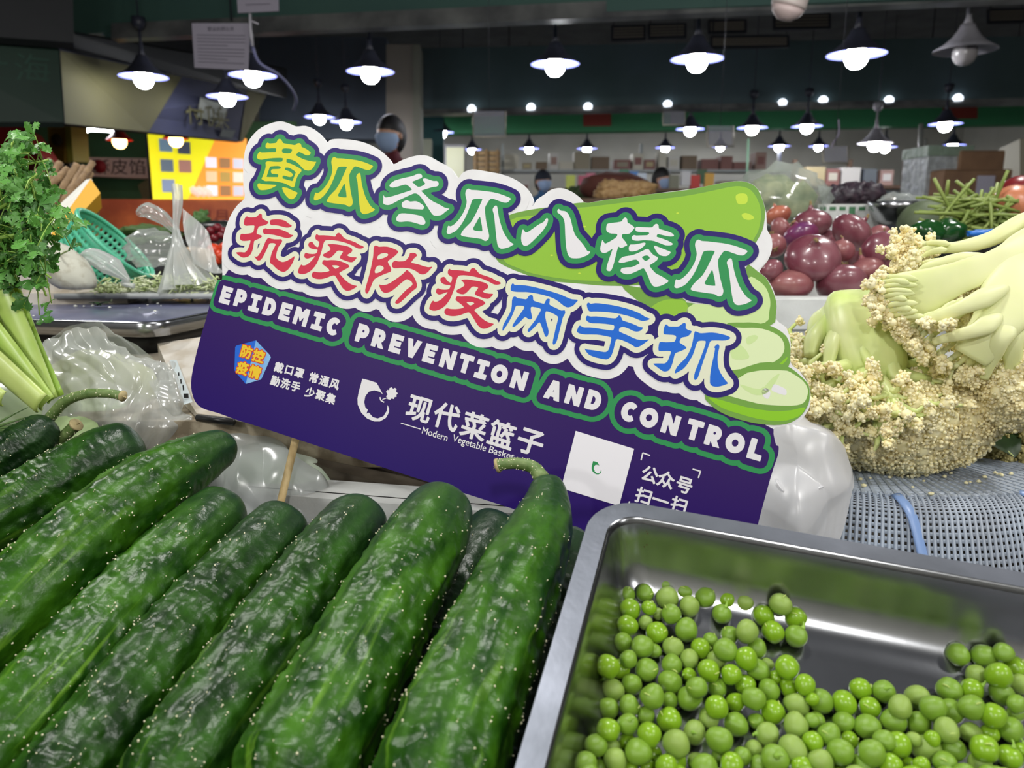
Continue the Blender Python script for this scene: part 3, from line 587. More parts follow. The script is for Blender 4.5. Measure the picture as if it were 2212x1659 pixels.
def skin(rs, close_last=True, flip=False):
    V = np.concatenate(rs); Fc = []
    for i in range(len(rs)-1):
        for j in range(n): k = (j+1) % n; Fc.append([i*n+j, i*n+k, (i+1)*n+k, (i+1)*n+j])
    if close_last: Fc.append([(len(rs)-1)*n+j for j in range(n)])
    return V, Fc
obj('rim', skin(rings[:4], False), m_rim, tray, False); obj('rim_bead', skin(rings[3:6], False), m_steel, tray)
obj('basin', skin(rings[4:]), m_steel, tray)
def under(q): return tring(q[0]-.0007, q[1], q[2]-.0009)
obj('underside', skin([under(q) for q in prof[4:]]), m_rim, tray)
# rust flecks on the far left corner of the basin wall
rr = random.Random(3); fl = []
fleck = []
for i in range(60):
    px, py = rr.gauss(1372, 13), rr.gauss(1172, 10)
    p_ = hit(px, py, TP.at(0, v1-.0165, -.02), (-TP.V+TP.N*.25).normalized()); fleck.append(p_)
obj('rust_fleck', blobs([p+TP.N*.0003 for p in fleck], [[rr.uniform(.0003, .0007)]*3 for _ in fleck], 1), mat('rust', (84, 52, 36), rough=.8), tray, kind='stuff', label='small brown rust spots in the far left corner')
FLOOR = -.0412
m_pea = mat('pea', (112, 150, 40), rough=.36, col2=(130, 166, 58), scale=60, sss=.25, bump=.12, bscale=180, dist=.0006, spec=.5)
m_pea2 = mat('pea_pale', (132, 160, 66), rough=.4, col2=(150, 178, 88), scale=70, sss=.25, bump=.15, bscale=200, dist=.0006)
m_pea3 = mat('pea_bright', (122, 166, 28), rough=.28, col2=(138, 178, 40), scale=60, sss=.25)
m_scar = mat('pea_scar', (186, 206, 110), rough=.5)
A4 = '563,428,66 458,503,55 437,588,55 550,578,57 583,520,42 690,520,60 778,465,57 900,470,60 1008,510,50 1127,543,54 802,565,56 693,608,74 830,660,64 928,605,70 1058,615,58 1178,638,60 1283,610,50 1393,645,68 1030,708,62 462,678,66 578,668,47 636,705,38 715,705,65 1290,717,74 1487,728,80 447,780,68 557,758,46 628,820,66 808,805,74 1345,818,76 1490,845,70 1187,815,70 418,880,62 535,912,72 612,935,45 728,912,64 957,865,48 1080,840,58 898,920,62 1055,930,74 1245,920,62 450,985,56 828,985,60 1180,985,68 1000,995,60 322,1032,80 400,1045,60 568,1050,80 718,1020,66 950,1058,70 1255,1052,76 1435,1035,80 1310,1020,40 830,1085,46 1088,1080,62 1545,1145,65 470,1140,64 705,1125,80 355,1175,72 873,1160,66 1000,1165,60 1175,1145,62 1360,1100,45 1445,1165,60 1320,1175,70 597,1215,80 833,1228,86 703,1240,52 1225,1230,72 1490,1270,80 325,1290,66 455,1275,66 998,1280,74 1115,1252,58 1590,1232,40 555,1335,58 445,1390,66 703,1362,86 950,1350,66 1345,1312,76 1120,1392,74 325,1425,72 860,1440,72 1240,1370,50 1490,1395,88 1590,1365,45 582,1455,76 440,1495,55 1312,1455,74 250,1522,74 748,1508,82 1012,1485,82 515,1560,84 350,1540,60 1225,1545,58 1465,1545,86 1590,1500,65 612,1575,50 370,1610,72 1360,1600,84 735,1620,74 1020,1600,60 1150,1590,58 180,1635,74 280,1650,40 460,1660,50 570,1650,40 690,1650,70 880,1630,62 920,1650,80 1090,1640,74 1260,1650,66 1590,1610,50 1510,1655,60'
A5 = '205,1240,76 353,1255,76 455,1170,68 595,1185,70 515,1285,66 700,1280,72 810,1225,74 905,1285,80 1015,1305,80 655,1370,92 495,1407,78 818,1385,72 350,1378,64 180,1368,58 260,1450,70 388,1487,54 165,1500,70 985,1425,74 690,1515,88 600,1490,66 865,1540,84 785,1480,45 900,1480,50 1025,1540,74 330,1560,84 205,1620,80 520,1565,84 1005,1175,76 1140,1172,70 1140,1285,78 1060,960,76 1150,910,40 1215,962,76 1228,842,70 1410,880,50 1340,945,62 1450,920,40 1172,1088,66 1310,1085,76 1420,1035,66 1325,1195,84 1440,1140,60 1280,1335,78 1420,1265,60 1415,1325,50 1385,1425,92 1135,1440,66 1255,1450,56 1225,1540,84 1375,1590,74 1455,1550,50 1195,1640,76 1300,1010,40 750,1640,50 830,1640,50 640,1640,70 470,1640,70 330,1650,50 90,1650,65 980,1630,70 550,1650,60 60,1740,70 430,1730,80 780,1730,80 1100,1740,76 1300,1730,80'
peas = []
for s_, ox, oy, sc in ((A4, 1200, 1080, 2.866), (A5, 1700, 1080, 2.865)):
    for q in s_.split():
        x, y, r = map(float, q.split(',')); peas.append((ox+x/sc, oy+y/sc, r/sc))
for i in range(26): peas.append((1235+i*39+rr.uniform(-9, 9), 1686+rr.uniform(-8, 12), 25+rr.uniform(-2, 3)))
# each pea rests on the basin floor, or on its neighbours where they are crowded
placed = []
cam0 = Vector((0, 0, CAMZ))
for x, y, rp in sorted(peas, key=lambda q: -q[1]-0*q[2]):
    h = .0042
    for it in range(9):
        c = hit(x, y, TP.at(0, 0, FLOOR+h), TP.N); dep = (c-cam0).dot(Vector((0, CP, -SP))); r = min(.0056, max(.0030, rp*dep/F))
        if it == 0: h0_ = r*.97; h = h0_; continue
        pen = max([0]+[(r+r2)*.94-(c-c2_).length for c2_, r2 in placed if (c-c2_).length < .014])
        if pen <= 0: break
        h += .0011
    placed.append((c, r))
V0, F0 = ICO[3]
def pea_mesh(seed, m, kind):
    R = random.Random(seed); V = V0.copy(); el = R.uniform(.90, 1.08)
    V[:, 2] *= el; V *= (1+.045*np.sin(V[:, 0]*3+seed)+.03*np.cos(V[:, 1]*4+seed*2))[:, None]
    for _ in range(R.choice([0, 1, 1, 2])):      # flattened side where it pressed on its neighbour
        d = np.array([R.gauss(0, 1) for _ in range(3)]); d /= np.linalg.norm(d); q = V@d; k = q > .80
        V[k] -= np.outer((q[k]-.80)*.55, d)
    me = bpy.data.meshes.new('pea'); me.from_pydata(V.tolist(), [], F0.tolist()); me.polygons.foreach_set('use_smooth', [True]*len(F0)); me.materials.append(m)
    return me
pm = [pea_mesh(i, (m_pea, m_pea, m_pea2, m_pea3, m_pea, m_pea3)[i % 6], 0) for i in range(24)]
scV, scF = tube(spline([(-.20, 0, .985), (-.1, .012, 1.012), (.08, .01, 1.012), (.2, -.01, .985)], 8), [.015, .05, .055, .012], 8, flat=.3) if False else tube(spline([(-.34, 0, .95), (-.15, .02, 1.005), (.12, .02, 1.01), (.34, -.02, .95)], 8), np.interp(np.arange(8), [0, 2, 5, 7], [.01, .06, .05, .01]), 8)
me_scar = bpy.data.meshes.new('scar'); me_scar.from_pydata(scV.tolist(), [], scF); me_scar.materials.append(m_scar)
stV, stF = tube(spline([(0, 0, .9), (.05, 0, 1.12), (.22, .05, 1.32), (.40, .04, 1.38)], 8), np.interp(np.arange(8), [0, 3, 7], [.26, .11, .06]), 8)
me_stub = bpy.data.meshes.new('stalk_stub'); me_stub.from_pydata(stV.tolist(), [], stF); me_stub.polygons.foreach_set('use_smooth', [True]*len(stF)); me_stub.materials.append(mat('pea_stub', (140, 180, 66), rough=.5))
R = random.Random(11)
for i, (c, r) in enumerate(placed):
    k = R.random(); typ = 'stub' if k < .13 else ('scar' if k < .45 else 'plain')
    lab = {'stub': 'green pea with a pointed stalk stub loose in the steel tray', 'scar': 'green pea with a pale seam scar loose in the steel tray', 'plain': 'smooth round green pea loose in the steel tray'}[typ]
    o = bpy.data.objects.new('pea', R.choice(pm)); S.collection.objects.link(o); o.location = c; o.scale = (r, r, r)
    tv = Vector((R.uniform(-1, 1), R.uniform(-1.2, .3), R.uniform(.1, 1.2))).normalized()
    o.rotation_euler = tv.to_track_quat('Z', 'Y').to_euler()
    v_ = c-cam0; dd = v_.dot(Vector((0, CP, -SP))); px_ = CX+F*v_.x/dd; py_ = CY-F*v_.dot(Vector((0, SP, CP)))/dd
    zone = 'in the far left corner of the tray' if px_ < 1420 and py_ < 1330 else ('near the bare far side of the tray' if py_ < 1400 and px_ < 1800 else ('by the left wall of the tray' if px_ < 1440 and py_ < 1590 else ('in the far right cluster of the tray' if px_ > 2020 and py_ < 1500 else ('in the front left of the tray' if py_ >= 1590 and px_ < 1720 else ('in the front right of the tray' if py_ >= 1590 else ('just right of the tray centre' if px_ > 1800 else 'just left of the tray centre'))))))
    sz = 'small ' if r < .0037 else ('large ' if r > .0050 else '')
    lab = sz+{'stub': 'green pea with a stalk stub ', 'scar': 'green pea with a pale seam ', 'plain': 'smooth green pea '}[typ]+zone
    tag(o, lab, 'pea', lab.replace('green pea', 'peas'))
    if typ != 'plain':
        p_ = bpy.data.objects.new('stalk_stub' if typ == 'stub' else 'seam_scar', me_stub if typ == 'stub' else me_scar); S.collection.objects.link(p_); p_.parent = o

# ------------------------------------------------------------------ cucumbers
def cuc_material(name, dark, light, streak):
    m = bpy.data.materials.new(name); m.use_nodes = True; nt = m.node_tree; n = nt.nodes; L = nt.links; b = n['Principled BSDF']
    b.inputs['Roughness'].default_value = .36; b.inputs['Coat Weight'].default_value = .0; b.inputs['Specular IOR Level'].default_value = .38
    uv = n.new('ShaderNodeUVMap'); sp = n.new('ShaderNodeSeparateXYZ'); L.new(uv.outputs[0], sp.inputs[0])
    # u = round the fruit, v = along it: noise stretched lengthwise gives streaks
    mp = n.new('ShaderNodeMapping'); mp.inputs['Scale'].default_value = (11, 7, 1); L.new(uv.outputs[0], mp.inputs[0])
    t1 = n.new('ShaderNodeTexNoise'); t1.inputs['Scale'].default_value = 1; t1.inputs['Detail'].default_value = 5; L.new(mp.outputs[0], t1.inputs[0])
    r1 = n.new('ShaderNodeValToRGB'); r1.color_ramp.elements[0].position = .38; r1.color_ramp.elements[1].position = .68
    r1.color_ramp.elements[0].color = lin(dark); r1.color_ramp.elements[1].color = lin(light); L.new(t1.outputs[0], r1.inputs[0])
    mp2 = n.new('ShaderNodeMapping'); mp2.inputs['Scale'].default_value = (26, 2.2, 1); L.new(uv.outputs[0], mp2.inputs[0])
    t2 = n.new('ShaderNodeTexNoise'); t2.inputs['Scale'].default_value = 1; t2.inputs['Detail'].default_value = 3; t2.inputs['Distortion'].default_value = .6; L.new(mp2.outputs[0], t2.inputs[0])
    r2 = n.new('ShaderNodeValToRGB'); r2.color_ramp.elements[0].position = .60; r2.color_ramp.elements[1].position = .74; L.new(t2.outputs[0], r2.inputs[0])
    # streaks only away from the stalk end (v > .25)
    mr = n.new('ShaderNodeMapRange'); mr.inputs['From Min'].default_value = .22; mr.inputs['From Max'].default_value = .8; mr.inputs['To Max'].default_value = streak; L.new(sp.outputs[1], mr.inputs[0])
    mu = n.new('ShaderNodeMath'); mu.operation = 'MULTIPLY'; L.new(r2.outputs[0], mu.inputs[0]); L.new(mr.outputs[0], mu.inputs[1])
    mx = n.new('ShaderNodeMix'); mx.data_type = 'RGBA'; L.new(mu.outputs[0], mx.inputs[0]); L.new(r1.outputs[0], mx.inputs[6]); mx.inputs[7].default_value = lin((104, 150, 40))
    # bluish bloom towards the tip
    mr2 = n.new('ShaderNodeMapRange'); mr2.inputs['From Min'].default_value = .30; mr2.inputs['From Max'].default_value = .0; mr2.inputs['To Max'].default_value = .75; L.new(sp.outputs[1], mr2.inputs[0])
    mx2 = n.new('ShaderNodeMix'); mx2.data_type = 'RGBA'; L.new(mr2.outputs[0], mx2.inputs[0]); L.new(mx.outputs[2], mx2.inputs[6]); mx2.inputs[7].default_value = lin((30, 54, 34))
    L.new(mx2.outputs[2], b.inputs['Base Color'])
    t3 = n.new('ShaderNodeTexNoise'); t3.inputs['Scale'].default_value = 260; t3.inputs['Detail'].default_value = 3
    tc = n.new('ShaderNodeTexCoord'); L.new(tc.outputs['Object'], t3.inputs[0])
    u = n.new('ShaderNodeBump'); u.inputs['Strength'].default_value = .40; u.inputs['Distance'].default_value = .0012; L.new(t3.outputs[0], u.inputs['Height']); L.new(u.outputs[0], b.inputs['Normal'])
    rr_ = n.new('ShaderNodeMapRange'); rr_.inputs['To Min'].default_value = .27; rr_.inputs['To Max'].default_value = .46; L.new(t1.outputs[0], rr_.inputs[0]); L.new(rr_.outputs[0], b.inputs['Roughness'])
    return m
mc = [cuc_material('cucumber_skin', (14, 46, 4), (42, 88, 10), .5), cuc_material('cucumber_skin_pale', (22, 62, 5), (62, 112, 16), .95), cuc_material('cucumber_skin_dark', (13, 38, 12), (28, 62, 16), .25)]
m_spine = mat('spine', (236, 230, 196), rough=.5); m_stalk = mat('cucumber_stalk', (84, 112, 52), rough=.55, col2=(120, 140, 84), scale=120, bump=.3, bscale=300, dist=.001)
m_cut = mat('stalk_end', (176, 160, 116), rough=.8)
def cucumber(label, px, R0, mi, tips, seed, stalk=None, wart=1.0, neck=None):
    """px = [(x, y, depth, radius_m)...] from tip to the near end; long lobed fruit with warts and spines"""
    R = random.Random(seed); nrs = np.random.default_rng(seed)
    c = np.array([list(P(x, y, d)) for x, y, d, r in px]); rad = np.array([r for *_, r in px])
    N_, K = 190, 84
    cc = spline(c, N_); rc = np.interp(np.linspace(0, len(px)-1, N_), np.arange(len(px)), rad)
    L = np.r_[0, np.cumsum(np.linalg.norm(np.diff(cc, axis=0), axis=1))]
    # round the ends
    for sgn, ro in ((0, tips[0]), (1, tips[1])):
        dist = L if sgn == 0 else L[-1]-L
        cap = np.clip(dist/ro, 0, 1); rc = rc*np.where(cap < 1, np.sqrt(np.clip(1-(1-cap)**2, 0, 1)), 1)
    rc = np.maximum(rc, .0004)
    T, A, B = frames(cc); th = np.linspace(0, 2*np.pi, K, endpoint=False)
    ph = R.uniform(0, 6); tt = L/L[-1]; body = np.clip((tt-.10)/.25, 0, 1)[:, None]
    lob = 1+.022*np.sin(3*th[None]+ph+1.5*tt[:, None])+.014*np.sin(5*th[None]+ph*2)
    rib = .020*np.sin(11*th[None]+ph+.8*np.sin(tt[:, None]*9))*body
    # warts
    nw = int(400*wart); W = np.zeros((N_, K)); wl = []
    for _ in range(nw):
        l = L[-1]*R.uniform(.06, .97)**.8; a = round(R.uniform(0, 2*math.pi)*11/(2*math.pi))*2*math.pi/11+R.gauss(0, .17); big = R.uniform(.5, 1)
        wl.append((l, a, big))
    Lg = L[:, None]
    for l, a, big in wl:
        i = np.searchsorted(L, l); i0, i1 = max(0, i-10), min(N_, i+10)
        da = (th[None]-a+np.pi) % (2*np.pi)-np.pi
        g = np.exp(-((Lg[i0:i1]-l)/.0030)**2-(da*rc[i0:i1, None]/.0022)**2)
        W[i0:i1] = np.maximum(W[i0:i1], g*big)
    W2 = nrs.normal(size=(N_, K)); 
    for _ in range(3): W2 = (W2+np.roll(W2, 1, 0)+np.roll(W2, -1, 0)+np.roll(W2, 1, 1)+np.roll(W2, -1, 1))/5
    fade = np.clip((tt-.04)/.30, .03, 1)[:, None]
    rr2 = rc[:, None]*(lob+rib)+(W*.0016*wart+W2*.0010)*fade*np.clip(rc/.012, 0, 1)[:, None]
    V = cc[:, None]+rr2[..., None]*(np.cos(th)[None, :, None]*A[:, None]+np.sin(th)[None, :, None]*B[:, None])
    idx = np.arange(N_*K).reshape(N_, K); a_, b_, c_, d_ = idx[:-1], np.roll(idx[:-1], -1, 1), np.roll(idx[1:], -1, 1), idx[1:]
    Q = np.stack([a_, b_, c_, d_], -1).reshape(-1, 4)
    root = thing('cucumber', label, 'cucumber', cc[N_//2]-np.array([0, 0, rc[N_//2]]), 'cucumbers laid side by side at the front of the stall')
    o = obj('fruit', (V.reshape(-1, 3), Q), mc[mi], root)
    uvl = o.data.uv_layers.new(name='UVMap'); li = np.empty(len(o.data.loops), dtype=np.int32); o.data.loops.foreach_get('vertex_index', li)
    # seam-safe wrap
    U = (li % K)/K; Vv = tt[li//K]; U4 = U.reshape(-1, 4); fix = (U4.max(1)-U4.min(1)) > .5; U4[fix] = np.where(U4[fix] < .5, U4[fix]+1, U4[fix])
    uvl.data.foreach_set('uv', np.c_[U4.ravel()+seed*.37, Vv].ravel())
    # spines: a pale bristle on most warts
    C_, Rd = [], []
    for l, a, big in wl:
        if R.random() < .35: continue
        i = min(N_-1, int(np.searchsorted(L, l))); k = int(round(a/(2*math.pi)*K)) % K; p = V[i, k]; nrm = p-cc[i]; nrm /= np.linalg.norm(nrm)
        s_ = R.uniform(.00024, .00052); C_.append(p+nrm*.0002); Rd.append([s_, s_, s_*R.uniform(.8, 1.6)])
        if R.random() < .5:
            q = p+T[i]*R.uniform(-.003, .003)+nrm*.0; C_.append(q); Rd.append([s_*.6]*3)
    obj('spines', blobs(C_, Rd, 1), m_spine, root, kind='stuff')
    if stalk:
        sp_ = spline([P(x, y, d) for x, y, d, r in stalk], 26); sr = np.interp(np.linspace(0, len(stalk)-1, 26), np.arange(len(stalk)), [r for *_, r in stalk])
        so = obj('stalk', tube(sp_, sr, 14), m_stalk, root)
        e = sp_[-1]; d = sp_[-1]-sp_[-3]; d /= np.linalg.norm(d)
        obj('stalk_end', join([tube([e-d*.0012, e+d*.0006], sr[-1]*1.18, 10)]+[tube([e, e+d*.0022+np.array([R.gauss(0, .0008) for _ in range(3)])], [.0007, .0002], 5) for _ in range(6)]), m_cut, so)
        cs, rs = [], []
        for _ in range(110):
            i = R.randrange(0, 24); a = R.uniform(0, 6.28); T2, A2, B2 = frames(sp_); cs.append(sp_[i]+sr[i]*(math.cos(a)*A2[i]+math.sin(a)*B2[i])); rs.append([R.uniform(.0002, .0005)]*3)
        obj('bristles', blobs(cs, rs, 1), m_spine, so, kind='stuff')
    return root
def rd(rpx, d): return rpx*d/F
# (x, y, depth, radius) picked along each fruit
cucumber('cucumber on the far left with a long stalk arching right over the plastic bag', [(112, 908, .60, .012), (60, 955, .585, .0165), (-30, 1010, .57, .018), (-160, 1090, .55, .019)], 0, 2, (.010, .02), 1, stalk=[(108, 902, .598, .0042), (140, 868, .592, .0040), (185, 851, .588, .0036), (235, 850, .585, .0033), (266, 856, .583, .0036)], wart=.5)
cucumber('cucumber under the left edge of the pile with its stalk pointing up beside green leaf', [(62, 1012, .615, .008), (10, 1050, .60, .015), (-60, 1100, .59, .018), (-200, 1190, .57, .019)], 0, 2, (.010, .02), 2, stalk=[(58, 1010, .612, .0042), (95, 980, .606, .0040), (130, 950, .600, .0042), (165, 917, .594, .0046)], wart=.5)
cucumber('blunt-ended cucumber rising between the stalked one and the pointed one on the left', [(312, 957, .575, .0195), (230, 992, .562, .0245), (110, 1060, .54, .0250), (-20, 1135, .515, .023), (-180, 1240, .49, .023)], 0, 0, (.013, .02), 3, wart=.85)
cucumber('large cucumber on the left tapering to a narrow rounded neck', [(508, 955, .540, .0105), (440, 985, .525, .0165), (340, 1045, .498, .0230), (210, 1145, .462, .0252), (80, 1270, .425, .0262), (-120, 1470, .385, .0265)], 0, 1, (.010, .02), 4)
cucumber('cucumber with a rounded tip directly right of the tapering one', [(515, 1080, .505, .0170), (452, 1130, .488, .0198), (340, 1237, .448, .0212), (213, 1375, .405, .0218), (70, 1535, .365, .0222), (-130, 1750, .33, .022)], 0, 1, (.013, .02), 5)
cucumber('cucumber whose tip touches the foot of the bamboo stick', [(630, 1112, .495, .0175), (582, 1165, .475, .0198), (470, 1285, .435, .0212), (365, 1405, .400, .0216), (165, 1655, .342, .0218), (60, 1790, .315, .0215)], 0, 0, (.013, .02), 6)
cucumber('blunt cucumber in the middle of the row, between the stick cucumber and the squarish one', [(790, 1097, .485, .0190), (745, 1165, .460, .0215), (655, 1285, .422, .0222), (570, 1405, .388, .0222), (395, 1655, .330, .0225), (320, 1770, .31, .022)], 0, 0, (.015, .02), 7)
cucumber('cucumber under the centre of the sign with a squarish tip', [(965, 1075, .465, .0185), (928, 1150, .438, .0232), (858, 1275, .402, .0248), (788, 1405, .370, .0254), (645, 1660, .318, .0256), (590, 1770, .30, .025)], 0, 1, (.015, .02), 8)
cucumber('crooked cucumber in front with a hooked neck and curled stalk against the sign', [(1176, 1033, .462, .0085), (1182, 1075, .452, .0125), (1170, 1135, .437, .0175), (1130, 1230, .408, .0218), (1060, 1390, .366, .0238), (985, 1560, .328, .0246), (935, 1700, .30, .0248), (910, 1790, .285, .024)], 0, 1, (.007, .02), 9, stalk=[(1172, 1036, .460, .0050), (1152, 1010, .468, .0040), (1120, 1001, .472, .0036), (1090, 1002, .474, .0036), (1074, 1006, .475, .0038)], wart=.95)
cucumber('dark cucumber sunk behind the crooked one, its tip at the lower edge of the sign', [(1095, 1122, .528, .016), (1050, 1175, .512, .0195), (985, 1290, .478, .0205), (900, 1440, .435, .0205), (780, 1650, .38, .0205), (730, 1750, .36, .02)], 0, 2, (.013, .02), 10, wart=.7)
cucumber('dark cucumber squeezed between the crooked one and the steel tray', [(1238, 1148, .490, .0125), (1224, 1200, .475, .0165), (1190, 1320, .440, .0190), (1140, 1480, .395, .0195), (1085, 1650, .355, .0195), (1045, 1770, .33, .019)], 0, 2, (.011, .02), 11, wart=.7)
# ------------------------------------------------------------------ the market hall
def struct(name, geo, m, smooth=False): return tag(obj(name, geo, m, None, smooth), kind='structure')
m_floor = mat('hall_floor', (70, 72, 70), rough=.35, col2=(50, 52, 52), scale=3, bump=.05)
m_ceil = mat('hall_ceiling', (96, 98, 104), rough=.8, col2=(80, 82, 88), scale=2)
m_wall = mat('hall_wall', (196, 194, 184), rough=.7, col2=(182, 180, 170), scale=1.2)
X0, X1, Y0, Y1, ZC = -8.5, 9.5, -3.2, 17.0, 4.3
struct('floor', box(((X0+X1)/2, (Y0+Y1)/2, -.05), (X1-X0, Y1-Y0, .1)), m_floor)
struct('ceiling', box(((X0+X1)/2, (Y0+Y1)/2, ZC+.05), (X1-X0, Y1-Y0, .1)), m_ceil)
struct('wall_back', box(((X0+X1)/2, Y1+.05, ZC/2), (X1-X0, .1, ZC)), m_wall)
struct('wall_left', box((X0-.05, (Y0+Y1)/2, ZC/2), (.1, Y1-Y0, ZC)), mat('dark_wall', (44, 50, 48), rough=.7))
struct('wall_right', box((X1+.05, (Y0+Y1)/2, ZC/2), (.1, Y1-Y0, ZC)), m_wall)
struct('wall_near', box(((X0+X1)/2, Y0-.05, ZC/2), (X1-X0, .1, ZC)), m_wall)
def slab(px, t):
    """px = 4 x (x, y, depth) corners, extruded by t away from the viewer"""
    a = [np.array(P(*q)) for q in px]; n_ = np.cross(a[1]-a[0], a[3]-a[0]); n_ /= np.linalg.norm(n_)
    if n_[1] < 0: n_ = -n_
    b = [q+n_*t for q in a]; return np.array(a+b), [[0, 1, 2, 3], [7, 6, 5, 4]]+[[i, i+4, (i+1) % 4+4, (i+1) % 4] for i in range(4)]
def front(px, k, u0, v0, u1, v1):
    """sub-rectangle (0..1) of a slab's face, k metres proud of it"""
    a = [np.array(P(*q)) for q in px]; n_ = np.cross(a[1]-a[0], a[3]-a[0]); n_ /= np.linalg.norm(n_)
    if n_[1] > 0: n_ = -n_
    f = lambda u, v: (a[0]*(1-u)+a[1]*u)*(1-v)+(a[3]*(1-u)+a[2]*u)*v+n_*k
    return [f(u0, v0), f(u1, v0), f(u1, v1), f(u0, v1)]
def patch(px, k, u0, v0, u1, v1): return np.array(front(px, k, u0, v0, u1, v1)), [[0, 1, 2, 3]]
def write(parent, name, s, px, k, u, v, hgt, m, bold=.0, width=None):
    """flat lettering on a slab face, centred at (u, v), hgt metres tall"""
    a = front(px, k, 0, 0, 1, 1); U = Vector(a[1]-a[0]).normalized(); c = Vector(front(px, k, u, v, u, v)[0]); V_ = Vector(a[0]-a[3]).normalized()
    pln = Plane(c, U, V_); lo = text_at(s, 0, 0, hgt, 0, *( [width] if width else []))
    if not lo: return None
    V2, Fc = fill_loops(lo); V2 = np.asarray(V2)
    return obj(name, (np.array(c)+V2[:, :1]*np.array(U)+V2[:, 1:2]*np.array(V_), Fc), m, parent, False)
m_board = mat('fascia_dark', (74, 108, 98), rough=.6, col2=(64, 94, 90), scale=.7)
m_boardg = mat('fascia_green', (58, 128, 86), rough=.5)
m_alu = mat('aluminium_strip', (150, 152, 150), rough=.35, metal=.5, col2=(96, 98, 100), scale=3)
m_dark = mat('dark_metal', (38, 40, 48), rough=.5)
# fascia rows, near to far
q = [(158, -160, 6.1), (2420, -230, 4.15), (2420, -22, 4.15), (158, 74, 6.1)]
t = thing('fascia_board', 'dark green fascia board running across the top of the picture above the pendant row', 'board', P(1300, 20, 5)); obj('panel', slab(q, .08), m_board, t, False)
q = [(240, 50, 5.9), (2420, -48, 4.2), (2420, -12, 4.2), (240, 84, 5.9)]
t = thing('lighting_rail', 'aluminium rail under the top fascia that carries the nearest pendant lamps', 'rail', P(1300, 40, 5)); obj('channel', slab(q, .07), m_alu, t, False)
q = [(560, 84, 10.2), (2500, 80, 8.6), (2500, 208, 8.6), (560, 262, 10.2)]
t = thing('fascia_board', 'broad blue-black fascia board across the middle of the hall', 'board', P(1500, 180, 9.2)); obj('panel', slab([(905, 104, 10.0), (2500, 72, 8.6), (2500, 208, 8.6), (905, 236, 10.0)], .1), mat('fascia_blueblack', (88, 106, 114), rough=.6, col2=(74, 94, 96), scale=.8), t, False)
obj('lower_trim', slab([(905, 236, 9.95), (2500, 206, 8.55), (2500, 216, 8.55), (905, 246, 9.95)], .12), m_alu, t, False)
t = thing('fascia_board', 'mid green fascia board beyond the blue-black one', 'board', P(1500, 260, 11.5)); gq = [(930, 236, 12), (2500, 206, 11), (2500, 264, 11), (930, 290, 12)]
obj('panel', slab(gq, .1), m_boardg, t, False)
m_redtag = mat('red_print', (130, 50, 40), rough=.6)
obj('red_sticker', patch(gq, .01, .225, .25, .265, .8), m_redtag, t, False); obj('red_sticker', patch(gq, .01, .722, .2, .768, .75), m_redtag, t, False)
obj('grey_sticker', patch(gq, .01, .35, .3, .37, .85), mat('grey_print', (120, 126, 122), rough=.6), t, False)
# louvred grilles high up between the fascias
m_louv = mat('louver_slat', (130, 122, 112), rough=.6)
gi = 0
for (xa, ya, xb, yb, lab) in ((1325, 60, 1390, 82, 'dark louvred grille high up above the third pendant from the right'), (1405, 56, 1478, 78, 'louvred grille just left of the brightest pendant'), (1535, 48, 1608, 66, 'louvred grille just right of the brightest pendant'), (1676, 34, 1790, 58, 'long louvred grille under the smoke detector'), (1540, 82, 1700, 98, 'lower louvred grille behind the upper ones'), (2140, 24, 2212, 44, 'louvred grille in the top right corner')):
    g_ = thing('louver_grille', lab, 'grille', P(xa, yb, 8.2)); d_ = 8.2
    for i in range(4):
        y_ = ya+(yb-ya)*i/3.6; obj('slat', slab([(xa, y_, d_), (xb, y_-2, d_), (xb, y_+.6, d_), (xa, y_+2.6, d_)], .01), m_louv, g_, False)
    obj('frame', slab([(xa-5, ya-5, d_+.03), (xb+5, ya-7, d_+.03), (xb+5, yb+4, d_+.03), (xa-5, yb+6, d_+.03)], .03), m_dark, g_, False)
def hangers(t, pts, m=None):
    for x, y, d in pts: p = P(x, y, d); obj('hanger', tube([p, Vector((p.x, p.y, ZC))], .0018 if d < 8 and t.name[:6] == 'notice' else .008, 6), m or m_dark, t)
for o_ in [o_ for o_ in S.objects if o_.name.startswith('louver_grille')]:
    p = o_.location; obj('hanger', tube([p+Vector((0, .03, .02)), Vector((p.x, p.y+.03, ZC))], .008, 6), m_dark, o_)
for nm, px_ in (('fascia_board', ((400, -150, 6.0), (1800, -190, 5.0))), ('fascia_board.001', ((1000, 106, 9.9), (2200, 84, 8.9))), ('fascia_board.002', ((1100, 240, 11.8), (2000, 222, 11.4))), ('lighting_rail', ((500, 45, 5.6), (2000, -25, 4.5)))):
    hangers(S.objects[nm], px_)
# left hand boards
t = thing('stall_board', 'dark green board filling the upper left corner', 'board', P(60, 260, 4.3)); lq = [(-260, 60, 4.0), (126, 98, 4.4), (138, 264, 4.4), (-260, 262, 4.0)]
obj('panel', slab(lq, .1), mat('board_green_dark', (16, 46, 34), rough=.5), t, False)
obj('upper_panel', slab([(-260, -200, 3.9), (150, -200, 4.3), (160, 92, 4.3), (-260, 60, 3.9)], .1), mat('board_black', (26, 28, 32), rough=.6), t, False)
write(t, 'faint_lettering', '上海', lq, .004, .72, .33, .16, mat('faint_green', (20, 60, 46), rough=.6))
bq = [(128, 106, 5.5), (575, 204, 8.6), (524, 306, 8.6), (139, 267, 5.5)]
t = thing('price_board', 'slanting board painted in olive yellow and navy blocks on the upper left', 'board', P(300, 280, 5.5)); obj('panel', slab(bq, .08), mat('board_navy', (20, 24, 48), rough=.9), t, False)
m_olive = mat('board_olive', (58, 55, 24), rough=.9)
a = front(bq, .006, 0, 0, 1, 1); 
